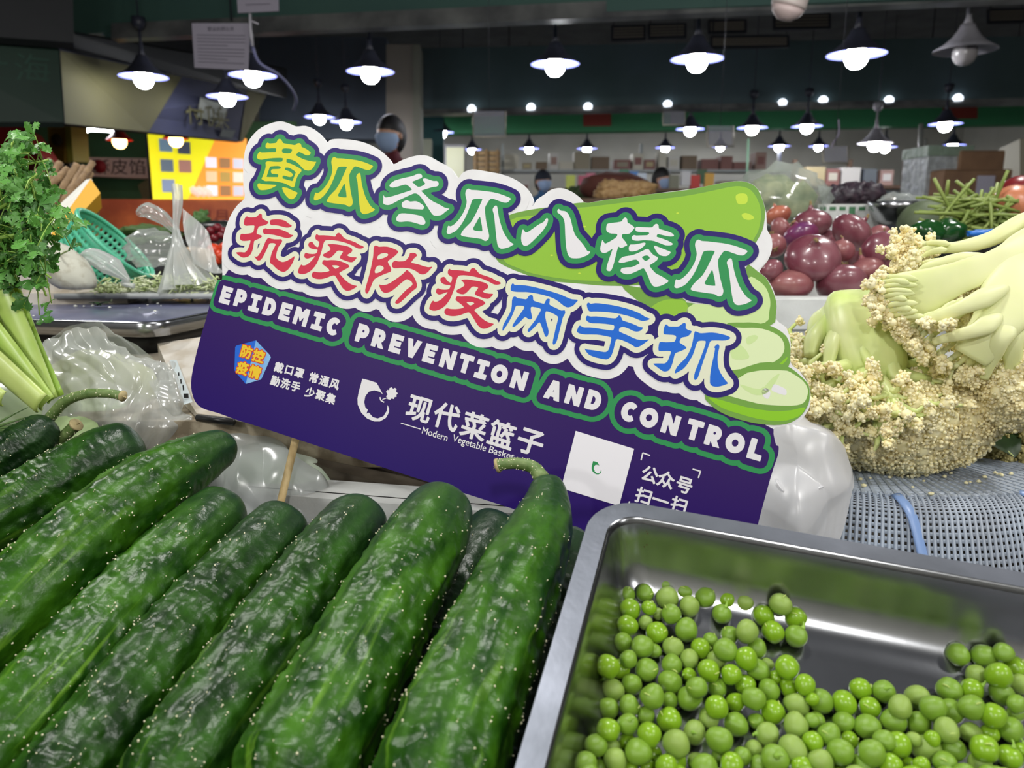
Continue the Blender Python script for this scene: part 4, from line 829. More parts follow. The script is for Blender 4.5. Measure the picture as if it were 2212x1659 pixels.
def quadp(uv): 
    return np.array([front(bq, .006, u, v, u, v)[0] for u, v in uv])
obj('yellow_block', (quadp([(0, .02), (.48, .02), (.36, 1), (0, 1)]), [[0, 1, 2, 3]]), m_olive, t, False)
obj('yellow_block', (quadp([(.86, .0), (1, 0), (1, 1), (.97, 1)]), [[0, 1, 2, 3]]), m_olive, t, False)
obj('name_plate', (quadp([(.60, .30), (.78, .36), (.79, .72), (.61, .64)]), [[0, 1, 2, 3]]), mat('plate_green', (60, 66, 54), rough=.5), t, False)
write(t, 'plate_text', '特价', bq, .012, .64, .50, .30, m_olive); write(t, 'plate_text', '菜', bq, .012, .755, .54, .28, m_olive)
obj('small_plate', (quadp([(.80, .80), (.90, .80), (.90, .97), (.80, .95)]), [[0, 1, 2, 3]]), mat('plate_green2', (52, 58, 58), rough=.5), t, False)
obj('lamp_beam', slab([(150, 72, 5.7), (620, 150, 8.7), (620, 212, 8.7), (130, 104, 5.7)], .05), mat('board_black', (0, 0, 0)), t, False)
# orange and yellow menu light box
m_emis = lambda n, c, e: mat(n, c, rough=.5, emit=e)
mq = [(318, 284, 8.6), (532, 300, 9.2), (532, 432, 9.2), (330, 432, 8.6)]
t = thing('menu_light_box', 'lit yellow and orange menu box with rows of small food pictures', 'light box', P(430, 430, 8.8)); obj('case', slab(mq, .15), m_dark, t, False)
obj('yellow_face', (np.array([front(mq, .01, u, v, u, v)[0] for u, v in ((0, 0), (.68, 0), (.36, 1), (0, 1))]), [[0, 1, 2, 3]]), m_emis('menu_yellow', (226, 222, 30), .62), t, False)
obj('orange_face', (np.array([front(mq, .01, u, v, u, v)[0] for u, v in ((.68, 0), (1, 0), (1, 1), (.36, 1))]), [[0, 1, 2, 3]]), m_emis('menu_orange', (238, 150, 50), .62), t, False)
obj('lower_border', patch(mq, .014, .36, .955, 1, 1), m_emis('menu_border', (246, 170, 60), .7), t, False)
pc = [m_emis('photo_%d' % i, c, .6) for i, c in enumerate([(92, 120, 140), (60, 66, 80), (86, 104, 120), (150, 110, 100), (120, 140, 170), (228, 220, 236), (150, 110, 70), (190, 190, 200), (220, 190, 150), (170, 140, 70), (224, 206, 190)])]
k = 0
for (u_, v_) in ((.10, .10), (.28, .12), (.10, .40), (.28, .40), (.10, .70)): obj('food_picture', patch(mq, .02, u_, v_, u_+.13, v_+.19), pc[k % 5], t, False); k += 1
for i in range(3):
    for j in range(3): obj('food_picture', patch(mq, .02, .56+j*.145, .34+i*.22, .56+j*.145+.115, .34+i*.22+.16), pc[5+(i*3+j) % 6], t, False)
obj('food_picture', blobs([front(mq, .03, .42+.02*i, .86+.02*((i*7) % 3), 0, 0)[0] for i in range(9)], [.05]*9, 1), pc[10], t)
# snack stall front: green wall, band with the shop sign, orange counter, red awning
t = thing('snack_stall', 'green snack stall front with a pale sign band and an orange counter at the left', 'stall', P(330, 480, 9.5))
obj('back_panel', slab([(-60, 262, 9.4), (640, 262, 10.2), (640, 440, 10.2), (-60, 440, 9.4)], .1), mat('stall_green', (60, 98, 62), rough=.7, col2=(52, 74, 34), scale=1.2), t, False)
sb = [(190, 340, 9.2), (322, 342, 9.4), (322, 386, 9.4), (190, 380, 9.2)]
obj('sign_band', slab(sb, .05), mat('band_buff', (206, 176, 166), rough=.6), t, False)
write(t, 'sign_text', '酥皮馅饼', sb, .01, .66, .46, .17, mat('text_dark', (40, 20, 20), rough=.6))
obj('sign_rose', (lathe([(.0, 0), (.075, 0), (.075, .01), (0, .01)], 14, axis=(0, -1, 0), c=front(sb, .02, .2, .5, 0, 0)[0])), mat('rose_red', (150, 30, 40), rough=.6), t)
obj('diamond', (np.array([P(298, 400, 9.3), P(320, 385, 9.3), P(330, 418, 9.3), P(310, 436, 9.3)]), [[0, 1, 2, 3]]), mat('diamond_buff', (100, 92, 60), rough=.6), t, False)
obj('counter', slab([(180, 430, 8.4), (640, 432, 8.8), (640, 500, 8.8), (180, 500, 8.4)], .5), mat('counter_orange', (206, 110, 58), rough=.6, col2=(160, 76, 44), scale=3), t, False)
write(t, 'counter_text', '日月', [(180, 430, 8.35), (640, 432, 8.75), (640, 500, 8.75), (180, 500, 8.35)], .01, .60, .50, .12, mat('text_red', (120, 30, 26), rough=.6), width=.3)
t = thing('red_awning', 'folded red awning above the coriander on the far left', 'awning', P(30, 345, 6)); obj('cloth', slab([(-60, 268, 6), (40, 268, 6), (92, 345, 6), (-60, 345, 6)], .3), mat('awning_red', (140, 16, 20), rough=.6), t, False)
obj('edge', tube([P(38, 290, 5.98), P(66, 318, 5.97), P(92, 346, 5.96)], .02, 8), mat('awning_dark', (90, 10, 14), rough=.6), t)
t = thing('yellow_signpost', 'square yellow sign box between the red awning and the green wall', 'sign', P(140, 350, 7)); obj('left_face', slab([(102, 268, 7), (140, 268, 6.9), (140, 350, 6.9), (108, 350, 7)], .05), mat('post_ochre', (150, 110, 20), rough=.6), t, False)
obj('right_face', slab([(140, 268, 6.9), (176, 270, 7.2), (182, 352, 7.2), (146, 350, 6.9)], .05), mat('post_olive', (140, 130, 40), rough=.6), t, False)
pf = P(140, 350, 7.0); obj('post', box((pf.x, pf.y+.05, pf.z/2), (.06, .06, pf.z)), m_dark, t, False); obj('emblem', lathe([(0, 0), (.05, 0), (.05, .01), (0, .01)], 12, axis=(0, -1, 0), c=P(123, 302, 6.88)), mat('post_dark', (60, 40, 20), rough=.6), t)
for i, (xa, ya, xb, yb) in enumerate(((170, 281, 190, 282), (193, 279, 246, 282))):
    t = thing('tube_light', ['short white tube light left of the long one', 'long white tube light above the buff sign band'][i], 'light', P(xa, ya, 8)); obj('tube', tube([P(xa, ya, 8), P(xb, yb, 8)], .018, 8), m_emis('tube_white', (244, 248, 255), 30), t); obj('housing', tube([P(xa, ya-5, 8.03), P(xb, yb-5, 8.03)], .016, 6), m_dark, t)
# columns
t = struct('column_1', slab([(834, 96, 9.3), (892, 96, 9.3), (892, 420, 9.3), (834, 420, 9.3)], .35), mat('column_buff', (150, 142, 134), rough=.7))
struct('column_2', slab([(892, 96, 9.25), (908, 96, 9.25), (908, 420, 9.25), (892, 420, 9.25)], .3), mat('column_light', (140, 140, 128), rough=.6))
struct('column_3', slab([(2203, 300, 7), (2290, 300, 7), (2290, 620, 7), (2203, 620, 7)], .3), mat('column_cream', (176, 170, 150), rough=.6))
struct('partition_1', slab([(560, 80, 10.6), (836, 80, 10.6), (836, 300, 10.6), (560, 300, 10.6)], .2), mat('partition_dark', (84, 94, 108), rough=.6))
struct('partition_2', slab([(908, 245, 11), (958, 245, 11), (958, 430, 11), (908, 430, 11)], .1), mat('partition_teal', (28, 74, 76), rough=.6))
struct('partition_3', slab([(880, 300, 10.4), (932, 300, 10.4), (932, 430, 10.4), (880, 430, 10.4)], .1), mat('partition_pale', (150, 154, 136), rough=.6))
# pendant lamps
m_shade = mat('lamp_shade_black', (52, 54, 68), rough=.4); m_inner = mat('lamp_shade_inner', (84, 88, 140), rough=.4)
m_bulb = m_emis('bulb_lit', (250, 252, 255), 95); m_bulb_off = mat('bulb_off', (150, 146, 148), rough=.25); m_grey = mat('lamp_grey', (150, 148, 156), rough=.45)
m_warm = m_emis('bulb_warm', (255, 190, 110), 14); m_redshade = mat('lamp_red', (120, 18, 20), rough=.4)
mesh_cache = {}
def lamp(x, y, wpx, label, group=None, lit=True, mats=None, top=None, diam=.36, rose=True):
    d = diam*F/wpx; c = P(x, y, d); key = (lit, mats)
    t = thing('pendant_lamp', label, 'lamp', c, group)
    ms, mi_, mb = mats and MATSETS[mats] or (m_shade if lit else m_grey, m_inner if lit else m_grey, m_bulb if lit else m_bulb_off)
    r = diam/2
    if key not in mesh_cache:
        def mk(nm, prof, m, n=28):
            o = obj(nm, lathe(prof, n, c=c, closed=(nm[:5] == 'shade')), m, t); return o.data
        mesh_cache[key] = [mk('shade', [(r, .0), (r*.985, .006), (r*.72, .035), (r*.46, .075), (r*.28, .125), (r*.22, .15), (.018, .155)], ms),
            mk('shade_inner', [(r*.985, -.001), (r*.70, .030), (r*.42, .055), (0, .06)], mi_),
            mk('bulb', [(.0, -.086), (.030, -.080), (.052, -.064), (.066, -.038), (.070, -.008), (.066, .017), (.045, .035), (.02, .05)], mb, 20),
            mk('stem', [(.018, .15), (.026, .16), (.016, .19), (.016, .24), (.010, .25), (.010, .34)], ms, 10),
            mk('rose', [(.0, .33), (.03, .335), (.05, .37), (.05, .42), (0, .43)], ms, 14)]
    else:
        for nm, me in zip(('shade', 'shade_inner', 'bulb', 'stem', 'rose'), mesh_cache[key]):
            if wpx < 38 and nm in ('stem', 'rose') and False: continue
            o = bpy.data.objects.new(nm, me); S.collection.objects.link(o); o.parent = t
    zt = c.z+.40; obj('cord', tube([Vector((c.x, c.y, zt)), Vector((c.x, c.y, ZC))], .005, 6), m_shade, t)
    return t
MATSETS = {'red': (m_redshade, m_redshade, m_warm), 'greylit': (m_grey, m_grey, m_bulb)}
LAMPS = [(310, 168, 103, 'leftmost of the large black pendant lamps, in front of the olive board', 1), (546, 165, 102, 'pendant lamp hanging under the paper notice', 1), (491, 211, 87, 'pendant lamp just below the one under the paper notice', 1),
 (800, 157, 104, 'pendant lamp left of the column', 1), (1199, 141, 107, 'pendant lamp in the middle of the nearest row', 1), (1506, 130, 115, 'brightest pendant lamp, third from the right in the nearest row', 1),
 (1850, 120, 125, 'bright tilted pendant lamp left of the unlit one', 1), (2085, 112, 128, 'unlit grey pendant lamp near the top right corner', 0),
 (632, 238, 54, 'small pendant lamp at the lower end of the hanging cable', 1), (690, 255, 66, 'second small pendant lamp above the left end of the cut-out sign', 1), (748, 266, 66, 'third small pendant lamp above the left end of the cut-out sign', 1), (805, 281, 46, 'small pendant lamp beside the masked person by the column', 1),
 (954, 288, 54, 'small pendant lamp right of the pale column', 1), (1020, 325, 42, 'far pendant lamp over the cream window', 1), (1143, 323, 44, 'far pendant lamp over the person in the blue top', 1), (1268, 323, 44, 'far pendant lamp between the two masked people', 1), (1437, 321, 42, 'far pendant lamp over the person in pink', 1), (1556, 319, 40, 'far pendant lamp under the hanging frame', 1),
 (1491, 281, 62, 'mid-distance pendant lamp, leftmost of three below the blue-black fascia', 1), (1625, 278, 65, 'mid-distance pendant lamp, middle of three below the blue-black fascia', 1), (1743, 275, 66, 'mid-distance pendant lamp, rightmost of three below the blue-black fascia', 1), (1683, 318, 48, 'far pendant lamp below the rightmost of the three', 1), (1768, 318, 42, 'far pendant lamp touching the hanging picture frame', 1),
 (1890, 312, 72, 'pendant lamp with a wide grey shade', 2), (1912, 320, 50, 'pendant lamp half hidden behind the wide grey shade', 1), (2042, 270, 70, 'pendant lamp above the foil-covered stack on the right', 1), (2058, 316, 52, 'lower pendant lamp above the cardboard cartons on the right', 1)]
for x, y, w_, lab, k in LAMPS: lamp(x, y-2, w_, lab, 'pendant lamps over the market stalls', lit=bool(k), mats='greylit' if k == 2 else None)
lamp(258, 303, 54, 'left red pendant lamp with a warm bulb', 'red pendant lamps at the snack stall', mats='red', diam=.26); lamp(380, 300, 52, 'right red pendant lamp hanging before the yellow menu', 'red pendant lamps at the snack stall', mats='red', diam=.25)
# glowing knobs stand in for lamp reflections along the blue-black fascia's trim
for i, (x, y) in enumerate(((1019, 240), (1147, 237), (1270, 236), (1442, 231), (1690, 228), (1778, 222), (1920, 222), (2069, 218))):
    t = tag(obj('spot_fitting', lathe([(.0, 0), (.05, .0), (.055, .04), (.03, .07), (0, .07)], 12, axis=(0, .2, 1), c=P(x, y, 9.92-(x-905)/1595*1.4)), m_emis('spot_white', (236, 244, 255), 2.2)), 'glowing knob imitating a lamp reflection in the trim of the blue-black fascia', 'light', 'imitated lamp reflections on the fascia trim')
# notices, frames, cable, smoke detector
m_paper = mat('notice_paper', (112, 108, 120), rough=.7); m_lines = mat('notice_ink', (84, 80, 92), rough=.7)
nq = [(414, 50, 3.2), (541, 50, 3.2), (536, 152, 3.2), (420, 146, 3.2)]
t = thing('hanging_notice', 'grey printed notice hanging from a clip in front of the top fascia', 'notice', P(478, 150, 3.2)); obj('sheet', slab(nq, .004), m_paper, t, False)
write(t, 'heading', '营业执照公示', nq, .004, .5, .13, .016, m_lines)
for i in range(9): obj('print_line', patch(nq, .003, .08, .26+i*.075, .92-(.3 if i % 4 == 3 else 0), .275+i*.075), m_lines, t, False)
obj('clip', tube([P(540, 30, 3.18), P(541, 60, 3.18), P(546, 100, 3.18)], .006, 8), m_grey, t); obj('clip_arm', tube([P(540, 44, 3.18), P(558, 52, 3.18)], .004, 6), m_grey, t)
nq2 = [(508, -60, 3.2), (600, -60, 3.2), (602, 24, 3.2), (514, 28, 3.2)]
t = thing('hanging_notice', 'grey sheet cut off by the top edge above the printed notice', 'notice', P(555, 26, 3.2)); obj('sheet', slab(nq2, .004), m_paper, t, False); obj('print_line', patch(nq2, .003, .2, .8, .8, .82), m_lines, t, False)
t = thing('power_cable', 'grey cable drooping from the paper notice to a small lamp', 'cable', P(600, 160, 3.3)); obj('flex', tube(spline([P(543, 92, 3.2), P(560, 135, 3.25), P(600, 160, 3.3), P(628, 190, 3.4), P(640, 216, 3.5), P(634, 238, 3.6)], 30), .0065, 8), mat('cable_grey', (110, 112, 150), rough=.5), t)
for (xa, ya, xb, yb, d_, lab) in ((1022, 240, 1092, 296, 5, 'grey plastic sleeve hanging below the trim, right of the column'), (1528, 272, 1584, 316, 4.6, 'clear hanging frame left of the middle pendant'), (1778, 316, 1832, 352, 4.2, 'metal-rimmed hanging frame under a cord'), (1432, 240, 1480, 270, 7, 'pale card hanging on the green fascia')):
    t = thing('notice_sleeve', lab, 'frame', P((xa+xb)/2, yb, d_)); fq = [(xa, ya, d_), (xb, ya, d_), (xb, yb, d_), (xa, yb, d_)]
    obj('sheet', slab(fq, .004), film('frame_film', (150, 150, 160), .25) if 'frame_film' not in MATS else MATS['frame_film'], t, False)
    obj('rim', tube([P(xa, ya, d_), P(xa, yb, d_), P(xb, yb, d_), P(xb, ya, d_)], .006, 6), mat('rim_pale', (170, 165, 150), rough=.3, metal=.6), t); hangers(t, [((xa+xb)/2, ya, d_)])
t = thing('cord', 'pale cord holding the metal-rimmed frame', 'cord', P(1800, 310, 4.2)); obj('line', tube(spline([P(1812, 258, 4.2), P(1812, 290, 4.2), P(1800, 308, 4.2), P(1797, 318, 4.2)], 12), .004, 6), mat('cord_lilac', (150, 140, 165), rough=.6), t)
t = thing('ceiling_sensor', 'off-white dome smoke detector at the top edge', 'smoke detector', P(1700, 15, 3.0))
obj('base', lathe([(0, .05), (.066, .05), (.068, .02), (.066, .012), (0, .012)], 28, axis=(.25, -.15, 1), c=P(1700, 22, 3)), mat('sensor_white', (196, 184, 180), rough=.5), t)
obj('dome', lathe([(.064, .008), (.055, -.012), (.030, -.034), (.012, -.038), (0, -.038)], 28, axis=(.25, -.15, 1), c=P(1700, 22, 3)), mat('sensor_pink', (205, 186, 184), rough=.5), t)
for i, (x, ya, yb, d_, r_, lab) in enumerate(((1617, 300, 395, 6.2, .010, 'thin pale green upright pole behind the cabbage bag'), (1990, 268, 408, 7.0, .022, 'grey upright post left of the foil-covered stack'), (2000, 300, 345, 6.9, .012, 'short bright post next to the grey post'))):
    t = thing('pole', lab, 'pole', P(x, yb, d_)); obj('shaft', tube([P(x, ya, d_), P(x-4, yb, d_)], r_, 8), mat('pole_green' if i == 0 else 'pole_grey', (130, 170, 140) if i == 0 else (120, 122, 118), rough=.4), t); pf = P(x-4, yb, d_); obj('lower_shaft', tube([pf, Vector((pf.x, pf.y, 0))], r_, 8), m_grey, t)
# people
def person(label, x, yhead, d, top, hair, mask, yaw=0, cap=False):
    hz = P(x, yhead, d); s = 1.0; base = Vector((hz.x, hz.y, 0))
    t = thing('person', label, 'person', base); H = hz.z+.10        # standing height from the head centre
    def q(a, b, c): v = Vector((a, b, 0)); v.rotate(Matrix.Rotation(yaw, 3, 'Z')); return base+v+Vector((0, 0, c))
    vs, es, rs = [], [], []
    def add(p, r, par=None):
        vs.append(p); rs.append(r)
        if par is not None: es.append((par, len(vs)-1))
        return len(vs)-1
    k = H/1.68
    pel = add(q(0, 0, .92*k), .13*k); wa = add(q(0, 0, 1.08*k), .12*k, pel); ch = add(q(0, 0, 1.28*k), .15*k, wa); up = add(q(0, .01, 1.38*k), .11*k, ch); ne = add(q(0, 0, 1.45*k), .055*k, up); he = add(q(0, -.01, 1.52*k), .06*k, ne)
    for sg in (-1, 1):
        sh = add(q(.17*sg*k, .01, 1.36*k), .065*k, up); el = add(q(.24*sg*k, -.02, 1.08*k), .045*k, sh); wr = add(q(.20*sg*k, -.22, 1.0*k), .032*k, el); add(q(.17*sg*k, -.30, .99*k), .035*k, wr)
        hp = add(q(.09*sg*k, 0, .84*k), .09*k, pel); kn = add(q(.10*sg*k, -.01, .48*k), .062*k, hp); an = add(q(.10*sg*k, .01, .08*k), .04*k, kn); add(q(.10*sg*k, -.12, .03*k), .035*k, an)
    me = bpy.data.meshes.new('body'); me.from_pydata([list(v-base) for v in vs], es, []); o = bpy.data.objects.new('body', me); S.collection.objects.link(o); o.parent = t
    sm = o.modifiers.new('skin', 'SKIN'); sm.use_smooth_shade = True
    for v_, r_ in zip(me.skin_vertices[0].data, rs): v_.radius = (r_, r_*.8)
    me.skin_vertices[0].data[0].use_root = True
    o.modifiers.new('sub', 'SUBSURF').levels = 1; o.modifiers['sub'].render_levels = 1
    me.materials.append(mat('cloth_'+top[0], top[1], rough=.8)); 
    skin_ = mat('skin', (190, 148, 124), rough=.5); hc = q(0, -.01, 1.58*k)
    V, Fc = ICO[3]; V = V.copy(); V[:, 0] *= .075*k; V[:, 1] *= .092*k; V[:, 2] *= .112*k
    jaw = V[:, 2] < 0; V[jaw, 0] *= 1+V[jaw, 2]*2.2; V[jaw, 1] *= 1+V[jaw, 2]*1.2
    Rz = np.array(Matrix.Rotation(yaw, 3, 'Z')).T
    hd = obj('head', (V@Rz+np.array(hc), Fc), skin_, t)
    obj('nose', blobs([q(0, -.10*k, 1.575*k)], [[.012, .014, .018]], 2), skin_, hd)
    for sg in (-1, 1):
        obj('ear', blobs([q(.074*sg*k, 0, 1.575*k)], [[.009, .018, .026]], 1), skin_, hd)
        obj('eye', blobs([q(.028*sg*k, -.084*k, 1.598*k)], [[.011, .006, .007]], 1), mat('eye_dark', (30, 24, 22), rough=.3), hd)
    V, Fc = ICO[3]; V = V.copy(); keep = (V[:, 2] > .12) | (V[:, 1] > .15); V = V*np.array([.083, .100, .120])*k; V[~keep] *= .86; V[:, 1] += .008
    obj('hair', (V@Rz+np.array(hc)+np.array([0, 0, .008]), Fc), mat('hair_black', (22, 20, 22), rough=.6), t)
    if mask:
        V, Fc = ICO[3]; V = V.copy(); kp = (V[:, 1] < -.1) & (V[:, 2] < .05); V = V*np.array([.080, .104, .105])*k; V[~kp] *= .82
        obj('face_mask', (V@Rz+np.array(hc), Fc), mat('mask_blue', (150, 172, 205), rough=.8), t)
    if cap: obj('cap', lathe([(0, .125), (.06, .11), (.09, .06), (.094, .03), (.094, .02)], 20, c=hc), mat('cap_navy', (24, 30, 44), rough=.8), t)
    for sg in (-1, 1):
        w_ = q(.17*sg*k, -.31, .985*k)
        obj('hand', join([blobs([w_], [[.036, .045, .018]], 2)]+[tube([w_+Vector(((j-1.5)*.016, -.03, 0)), w_+Vector(((j-1.5)*.019, -.07-.006*(j in (1, 2)), -.012)), w_+Vector(((j-1.5)*.019, -.085, -.03))], [.009, .008, .006], 6) for j in range(4)]+[tube([w_+Vector((-.03*sg, -.005, 0)), w_+Vector((-.052*sg, -.035, -.006)), w_+Vector((-.05*sg, -.055, -.014))], [.011, .009, .007], 6)]), skin_, t)
    return t
person('person with short dark hair, blue face mask and dark red top beside the column', 846, 290, 5.2, ('dark_red', (88, 26, 34)), 0, True, yaw=-.6)
person('person in a dark cap and blue top bending over goods behind the sign', 1172, 392, 8.4, ('blue', (50, 90, 130)), 0, True, yaw=.5, cap=True)
person('person in a pink top with a pale face mask behind the stalls', 1428, 388, 8.0, ('pink', (206, 160, 165)), 0, True, yaw=.9)
# back shelving with packets
m_shelf = mat('shelf_white', (160, 164, 164), rough=.5); m_wood = mat('shelf_wood', (84, 62, 44), rough=.6)
pkc = [mat('packet_%d' % i, c, rough=.6) for i, c in enumerate([(196, 190, 174), (160, 130, 120), (150, 140, 120), (120, 100, 80), (90, 96, 100), (136, 92, 86), (200, 196, 190), (176, 160, 120)])]
def shelf(label, x0, x1, ys, d, m, items, seed, plab, wr=(.12, .3), hr=(.10, .28), fill_all=True):
    R = random.Random(seed); a, b = P(x0, ys[0], d), P(x1, ys[0], d); t = thing('shelf', label, 'shelf', Vector(((a.x+b.x)/2, a.y+.2, 0)))
    for y in ys:
        z = P((x0+x1)/2, y, d).z; obj('shelf_board', box(((a.x+b.x)/2, a.y+.22, z-.02), (b.x-a.x, .46, .04)), m, t, False)
        x = a.x+.03
        while x < b.x-.3 and items:
            w_ = R.uniform(*wr); h_ = R.uniform(*hr)
            pk = tag(obj('packet', box((x+w_/2, a.y+.2, z+h_/2), (w_*.94, .3, h_)), R.choice(pkc), None, False), plab, 'packet', 'goods: '+plab.split(' on ')[1])
            if R.random() < .6:
                obj('front_label', (np.array([[x+w_*.2, a.y+.045, z+h_*.3], [x+w_*.8, a.y+.045, z+h_*.3], [x+w_*.8, a.y+.045, z+h_*.75], [x+w_*.2, a.y+.045, z+h_*.75]]), [[0, 1, 2, 3]]), R.choice(pkc), pk, False)
            x += w_+R.uniform(.0, .06)
    top = P(x0, min(ys)-60, d).z
    for xx in (a.x, (a.x+b.x)/2, b.x): obj('post', box((xx, a.y+.40, top/2), (.05, .05, top)), m, t, False)
shelf('long white shelf with packets along the back of the hall', 1085, 1700, (366, 428), 12.2, m_shelf, True, 5, 'packet on the long white shelf at the back')
shelf('dark wooden shelf with pale boxes behind the onions', 1738, 1985, (400, 440), 9.5, m_wood, True, 6, 'box on the dark wooden shelf behind the onions', (.16, .26), (.14, .24))
shelf('low shelf stocked with pale bags behind the left part of the sign', 640, 860, (392, 440), 11, m_shelf, True, 8, 'bag on the low shelf left of the column')
m_card = mat('cardboard', (128, 98, 72), rough=.8, col2=(112, 84, 62), scale=6)
def carton(label, x, yb, d, w_, h_, dp, m=m_card, lab_sheet=False, rz=0.):
    c = P(x, yb, d); t = thing('carton', label, 'box', c); obj('body', box((c.x, c.y+dp/2, c.z+h_/2), (w_, dp, h_), rz), m, t, False)
    obj('lid_flap', box((c.x-w_*.25, c.y+dp/2, c.z+h_+.006), (w_*.49, dp*.99, .006), rz), m, t, False); obj('lid_flap', box((c.x+w_*.25, c.y+dp/2, c.z+h_+.006), (w_*.49, dp*.99, .006), rz), m, t, False)
    if lab_sheet: obj('label_sheet', box((c.x+w_*.12, c.y-.004, c.z+h_*.48), (w_*.26, .004, h_*.75)), mat('sheet_lilac', (170, 166, 180), rough=.6), t, False)
    return t
carton('wide cardboard carton with a pale sheet stuck on it at the right', 2105, 446, 6, .52, .27, .4, lab_sheet=True)
carton('smaller carton stacked behind the wide one', 2120, 370, 6.1, .34, .15, .3)
t = thing('wrapped_stack', 'stack of goods wrapped in silvery film left of the cartons', 'stack', P(2040, 440, 6.2)); c = P(2040, 446, 6.2)
obj('block', box((c.x, c.y+.2, c.z+.20), (.34, .4, .40)), mat('foil_block', (134, 138, 136), rough=.35, col2=(170, 174, 176), scale=18, bump=.6, dist=.02), t, False)
obj('cover', box((c.x, c.y+.2, c.z+.43), (.36, .42, .08)), mat('cover_green', (120, 136, 120), rough=.4, bump=.5, scale=20, dist=.02), t, False)
t = thing('paper_window', 'cream lit window panel beyond the teal partition', 'panel', P(982, 370, 12)); obj('pane', slab([(964, 318, 12), (1002, 318, 12), (1002, 656, 12), (964, 656, 12)], .05), mat('window_cream', (200, 200, 170), rough=.6, emit=.25), t, False); obj('frame', slab([(960, 312, 12.1), (1006, 312, 12.1), (1006, 655, 12.1), (960, 655, 12.1)], .05), m_grey, t, False)
t = thing('wooden_rack', 'light wooden rack beside the cream window panel', 'rack', P(1050, 370, 12)); 
for i in range(4): obj('plank', slab([(1022, 326+i*12, 12), (1080, 326+i*12, 12), (1080, 335+i*12, 12), (1022, 335+i*12, 12)], .05), mat('plank_tan', (170, 140, 96), rough=.6), t, False)
for i in range(3): obj('upright', slab([(1024+i*24, 322, 11.96), (1029+i*24, 322, 11.96), (1029+i*24, 656, 11.96), (1024+i*24, 656, 11.96)], .03), mat('plank_tan2', (150, 120, 80), rough=.6), t, False)
# stall counters further back (they carry the produce seen beyond the sign)
def counter(label, x0, x1, y0, y1, z, m=None):
    m = m or mat('counter_grey', (96, 98, 96), rough=.5, col2=(70, 72, 70), scale=5)
    t = thing('stall_counter', label, 'counter', ((x0+x1)/2, (y0+y1)/2, 0)); obj('cabinet', box(((x0+x1)/2, (y0+y1)/2, (z-.05)/2), (x1-x0-.08, y1-y0-.08, z-.05)), m, t, False); obj('top', box(((x0+x1)/2, (y0+y1)/2, z-.025), (x1-x0, y1-y0, .05)), m_shelf, t, False)
counter('long counter two aisles behind the sign', -2.2, 2.6, 3.9, 4.9, .98); counter('far counter before the back shelving', -1.5, 4.5, 7.2, 8.0, .98); counter('counter under the snack stall goods on the left', -4.4, -2.4, 4.2, 5.2, 1.0); counter('counter below the cartons on the right', 2.7, 5.2, 5.5, 6.9, 1.335, m_dark)
def pile(name, label, cat, pts, r, m, group=None, sub=2, squash=(1, 1, 1)):
    for (x, y, d), rr_ in zip(pts, r): tag(obj(name, blobs([P(x, y, d)], [[rr_*squash[0], rr_*squash[1], rr_*squash[2]]], sub), m), label, cat, group or label)
R = random.Random(21)
def knob(name, label, cat, x, y, d, r, m, el=(1, 1, 1), seed=0, group=None, amp=.18, sub=3, fr=2.2):
    V, Fc = ICO[sub]; V = V.copy(); k = np.array([1+amp*nz(v, fr, seed) for v in V]); V = V*k[:, None]*np.array(el)*r
    return tag(obj(name, (V+np.array(P(x, y, d)), Fc), m), label, cat, group)
def stand(label, xa, xb, d0, d1, yb):
    a, b = P(xa, yb, d0), P(xb, yb, d0); z = a.z; y1 = P(xa, yb, d1).y; t = thing('display_stand', label, 'stand', ((a.x+b.x)/2, (a.y+y1)/2, 0))
    obj('top', box(((a.x+b.x)/2, (a.y+y1)/2, z-.015), (b.x-a.x, y1-a.y, .03)), m_wood, t, False); obj('trestle', box(((a.x+b.x)/2, (a.y+y1)/2, (z-.03)/2), (b.x-a.x-.1, y1-a.y-.1, z-.03)), m_dark, t, False)
stand('wooden stand under the ginger and the sack', 1222, 1420, 3.05, 4.1, 428); stand('wooden stand under the coloured packets', 1222, 1545, 7.15, 7.6, 407)
m_ginger = mat('ginger', (170, 140, 96), rough=.7, col2=(140, 108, 70), scale=30)
for i in range(14): knob('ginger_root', 'knobbly ginger root in the heap just above the green melon', 'ginger', 1310+i % 7*13+R.uniform(-4, 4), 418-(i//7)*12+R.uniform(-3, 3), 3.2, .035, m_ginger, (1.3, .9, .8), i, 'heap of ginger roots', amp=.5)
knob('sack', 'dark red-brown sack behind the ginger heap', 'sack', 1325, 402, 3.6, .13, mat('sack_brown', (84, 44, 36), rough=.8), (1.25, .8, .5), 3)
for i in range(12): knob('leafy_bunch', 'dark green leafy bunch on the far counter', 'vegetable', 1235+i*9+R.uniform(-3, 3), 424+R.uniform(-6, 4), 3.9, .06, mat('leafy_dark', (38, 56, 30), rough=.7, col2=(64, 84, 44), scale=40), (1, .8, .8), 40+i, 'dark leafy bunches', amp=.6)
for i, (x, y, c_) in enumerate(((1258, 393, (150, 60, 80)), (1275, 388, (170, 90, 110)), (1347, 380, (40, 110, 80)), (1368, 384, (60, 110, 170)), (1385, 388, (180, 190, 200)), (1232, 392, (160, 170, 60)), (1400, 420, (150, 60, 50)), (1500, 392, (190, 60, 50)), (1515, 380, (60, 90, 60)), (1530, 388, (210, 160, 70)), (1480, 384, (190, 190, 190)), (1455, 392, (110, 110, 90)))):
    c = P(x, y+16, 7.3); tag(obj('packet', box((c.x, c.y, c.z+.06), (.085, .06, .13)), mat('pk%d' % i, c_, rough=.5), None, False), 'coloured packet standing on the far counter', 'packet', 'coloured packets on the far counter')
